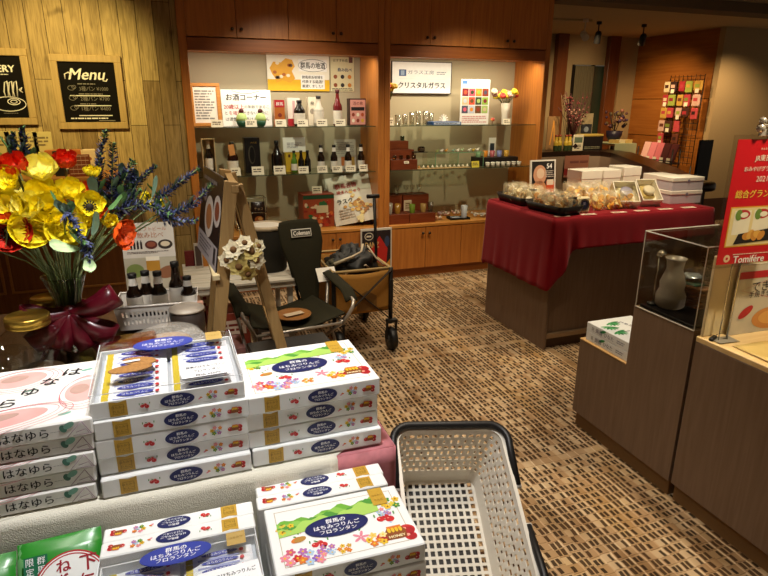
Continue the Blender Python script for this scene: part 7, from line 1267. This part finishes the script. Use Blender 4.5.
b = wm(t); b.grid(lambda u, v: (WX0+(WX1-WX0)*(.40+.35*u), WY0-.006, .27+.13*v*(1-abs(u-.5)*.6)), 6, 4, mat('#7a5526', .8)); b.obj('front_pocket', t)
for x in (WX0, WX1):
    for y in (WY0, WY1):
        b = wm(t); b.tube([(x, y-.008 if y == WY0 else y+.008, .17), (x, y-.008 if y == WY0 else y+.008, .535)], .014, BLACK, 8); b.obj('corner_post', t)
b = wm(t); yy = WY0-.016; b.bar((WX0, yy, .53), (WX1, yy, .20), .018, .008, mat('#2a1f14', .5)); b.bar((WX0, yy-.008, .20), (WX1, yy-.008, .53), .018, .008, mat('#2a1f14', .5)); b.obj('cross_brace', t)
b = wm(t); b.box(WX1-.010, WY0-.027, .33, WX1+.010, WY0-.0225, .46, BLACK); b.text('Coleman', WX1, WY0, mat('#d8d0c0'), h=.014, w=.11, M=Matrix.Translation((WX1, WY0-.0232, .395)) @ frame((0, 0, 0), (0, 0, 1), (-1, 0, 0)) @ Matrix.Translation((-WX1, -WY0, 0)), bold=.05); b.obj('post_label', t)
b = wm(t); b.tube([(WX0, WY0, .53), (WX1, WY0, .53), (WX1, WY1, .53), (WX0, WY1, .53)], .010, mat('#a58a58', .7), 6, True); b.obj('top_hem', t)
for i, (x, y) in enumerate(((WX0+.03, WY0+.0), (WX1+.0, WY0-.03), (WX0+.03, WY1), (WX1, WY1+.02))):
    w_ = wm(t); T = TR(x, y, .075, ry=pi/2); w_.lathe([(.03, -.022), (.066, -.022), (.074, -.012), (.074, .012), (.066, .022), (.03, .022)], BLACK, 24, T); wo = w_.obj('wheel', t); h_ = wm(t); h_.lathe([(.001, -.026), (.028, -.026), (.030, .026), (.001, .026)], mat('#3a3836', .4), 14, T); h_.obj('hub', wo); k = wm(t); k.box(x-.034, y-.012, .075, x-.026, y+.012, .19, BLACK); k.box(x+.026, y-.012, .075, x+.034, y+.012, .19, BLACK); k.box(x-.034, y-.02, .185, x+.034, y+.02, .205, BLACK); k.obj('fork', t)
b = wm(t); hx = WX1+.045; b.tube([(hx, WY1-.12, .20), (hx+.01, WY1-.10, .55), (hx-.0, WY1-.09, .90)], .011, BLACK, 8); b.tube([(hx-.05, WY1-.09, .905), (hx+.035, WY1-.09, .905)], .014, BLACK, 8); b.obj('pull_handle', t)
rg = random.Random(17); t = thing('camp_bag', 'crumpled black and olive camping bag with pale straps lying in the wagon', 'bag', (1.045, 3.50, .266)); b = MB(); BK = mat('#131211', .55, var=.15, scale=40)
from mathutils import noise
def lump(b, c, r, m, seed, amp=.35, n=34, k=20):
    def fn(u, v):
        th, ph = 2*pi*u, pi*v; d = Vector((sin(ph)*cos(th), sin(ph)*sin(th), -cos(ph))); q = noise.noise(d*2.1+Vector((seed, 0, 0)))*amp+abs(noise.noise(d*4.7+Vector((0, seed, 3))))*amp*.9; e = 1+q-.15; return (c[0]+d.x*r[0]*e, c[1]+d.y*r[1]*e, c[2]+max(d.z*r[2]*e, -r[2]*.9))
    b.grid(fn, n, k, m)
lump(b, (.0, .02, .21), (.165, .20, .15), BK, 1.3); lump(b, (-.08, -.04, .24), (.10, .09, .08), BK, 4.1); lump(b, (.07, .02, .27), (.09, .10, .08), BK, 7.7)
b.obj('bag', t); b = MB()
for p in ([(-.12, -.12, .30), (-.04, -.14, .33), (.03, -.11, .35), (.05, -.08, .39)], [(-.08, -.13, .22), (-.02, -.15, .26), (.05, -.14, .27), (.08, -.12, .24)], [(.08, -.08, .38), (.13, -.10, .30), (.17, -.13, .26)]): b.tube(p, .010, mat('#bfae92', .7), 6, flat=.5)
b.obj('strap', t); b = MB(); lump(b, (-.11, -.07, .275), (.08, .05, .03), mat('#3d3a26', .8), 2.2); b.tube([(-.15, -.13, .29), (-.02, -.13, .33)], .010, mat('#b5a98c', .6), 6); b.obj('olive_flap', t)
o = tag(MB().box(-.06, 0, 0, .06, .003, .09, PAPER).obj('paper_card', None, (.835, 3.285, .48), .1), 'white paper card tucked inside the front edge of the wagon', 'card'); o.rotation_euler = (R(-40), 0, .1)
# ------------------------------------------------------------------ shopping basket
TH = R(28); YW = R(-14); Ct = Vector((.632, 1.140, .500))
root = thing('shopping_basket', 'white perforated shopping basket with black folding handles at the gift table', 'basket', tuple(Ct)); root.rotation_euler = (Matrix.Rotation(YW, 4, 'Z') @ Matrix.Rotation(TH, 4, 'X') @ Matrix.Rotation(R(4), 4, 'Y')).to_euler()
BKT = mat('#e0d9cb', .4, var=.02); hw0, hl0, hw1, hl1, DP = .118, .185, .152, .225, .225
def rr(hw, hl, r, nc=6, ns=20, nl=28):
    P = []
    def seg(a, c, n):
        for k in range(n): q = (k//2*2+(.68 if k % 2 else 0))/n; P.append((a[0]+(c[0]-a[0])*q, a[1]+(c[1]-a[1])*q))
    def arc(cx, cy, a0):
        for k in range(nc): a = a0+pi/2*k/nc; P.append((cx+r*cos(a), cy+r*sin(a)))
    seg((-hw+r, -hl), (hw-r, -hl), ns); arc(hw-r, -hl+r, -pi/2); seg((hw, -hl+r), (hw, hl-r), nl); arc(hw-r, hl-r, 0); seg((hw-r, hl), (-hw+r, hl), ns); arc(-hw+r, hl-r, pi/2); seg((-hw, hl-r), (-hw, -hl+r), nl); arc(-hw+r, -hl+r, pi); return P
A0, A1 = rr(hw0, hl0, .03), rr(hw1, hl1, .04); N = len(A0); ZV = [0, .10, .20]
zs = [0]+[.22+.74*((k//2*2)+(1.25 if k % 2 else 0))/14 for k in range(0, 15)]+[1.0]; b = MB()
V = [(A0[k][0]+(A1[k][0]-A0[k][0])*s, A0[k][1]+(A1[k][1]-A0[k][1])*s, -DP+DP*s) for s in zs for k in range(N)]; F_ = []
for j in range(len(zs)-1):
    for k in range(N):
        kk = k+ (1 if (j//2) % 2 else 0)
        if 1 <= j <= 13 and j % 2 == 1 and kk % 2 == 1: continue
        F_.append((j*N+k, j*N+(k+1) % N, (j+1)*N+(k+1) % N, (j+1)*N+k))
b.add(V, F_, BKT, False)
b.obj('side_wall', root, None, 0, (('SOLIDIFY', {'thickness': .0035, 'offset': 0}),))
b = MB(); nx, ny = 23, 33
def un(t, n): k = round(t*n); return ((k//2*2+(.72 if k % 2 else 0))/n) if k < n else 1.0
b.grid(lambda u, v: ((un(u, nx)-.5)*2*hw0, (un(v, ny)-.5)*2*hl0, -DP), nx, ny, BKT, None, False, lambda i, j: i % 2 == 1 and j % 2 == 1 and 0 < i < nx-1 and 0 < j < ny-1); b.obj('base', root, None, 0, (('SOLIDIFY', {'thickness': .0035, 'offset': 0}),))
b = MB(); RO = rr(hw1+.006, hl1+.006, .045, 6, 4, 4); RI = rr(hw1-.003, hl1-.003, .038, 6, 4, 4); n_ = len(RO); V = [(p[0], p[1], z) for P_, z in ((RI, .004), (RO, .004), (RO, -.022)) for p in P_]; b.add(V, [(i*n_+k, i*n_+(k+1) % n_, (i+1)*n_+(k+1) % n_, (i+1)*n_+k) for i in range(2) for k in range(n_)], BKT, False); b.obj('rim', root, None, 0, (('SOLIDIFY', {'thickness': .003, 'offset': 0}),))
for sg in (1, -1):
    w = hw1+.014; e = hl1+.008; b = MB(); r_ = .05; pts = [(-w, sg*.055, -.006), (-w, sg*(e-r_), .014)]+[(-w+r_-r_*cos(a), sg*(e-r_+r_*sin(a)), .016) for a in [pi/2*k/6 for k in range(1, 7)]]+[(w-r_+r_*sin(a), sg*(e-r_+r_*cos(a)), .016) for a in [pi/2*k/6 for k in range(0, 7)]]+[(w, sg*.055, -.006)]
    b.tube(pts, .0105, mat('#171515', .45), 10); h_ = b.obj('handle', root)
    for s2 in (-1, 1): k = MB(); k.lathe([(.001, -.009), (.0075, -.009), (.0075, .009), (.001, .009)], mat('#c9c4bc', .3), 12, TR(s2*w, sg*.055, -.006, ry=pi/2)); k.obj('hinge_pin', h_)
# stand that carries the basket
t = thing('basket_stand', 'dark steel stand under the tilted shopping basket', 'stand', (.64, 1.12, 0), YW); b = MB(); DK = mat('#221e1c', .5)
Rm = Matrix.Rotation(YW, 3, 'Z').inverted() @ root.rotation_euler.to_matrix()
def bp(x, y, z): return Rm @ Vector((x, y, z))+Matrix.Rotation(YW, 3, 'Z').inverted() @ (Ct-Vector((.64, 1.12, 0)))
zz = -DP-.010
for sx_ in (-1, 1): b.tube([bp(sx_*.09, -.17, zz), bp(sx_*.09, .17, zz)], .006, DK, 8)
for sy_ in (-1, 0, 1): b.tube([bp(-.09, sy_*.17, zz), bp(.09, sy_*.17, zz)], .006, DK, 8)
T_ = Matrix.Translation(bp(0, 0, zz)) @ (Rm.to_4x4()); b.box(-.085, -.165, .0065, .085, .165, .0085, DK, 0, T_); b.tube([bp(-.1, -.19, zz), bp(-.1, -.198, zz+.05)], .005, DK, 6); b.tube([bp(.1, -.19, zz), bp(.1, -.198, zz+.05)], .005, DK, 6); b.obj('cradle', t)  # flat dark plate added so the holes in the basket base look dark
for sx_ in (-1, 1):
    for sy_ in (-1, 1): p = bp(sx_*.09, sy_*.17, zz); b = MB(); b.tube([p, (p.x*1.1, p.y*1.02, .006)], .010, DK, 8); b.obj('leg', t)
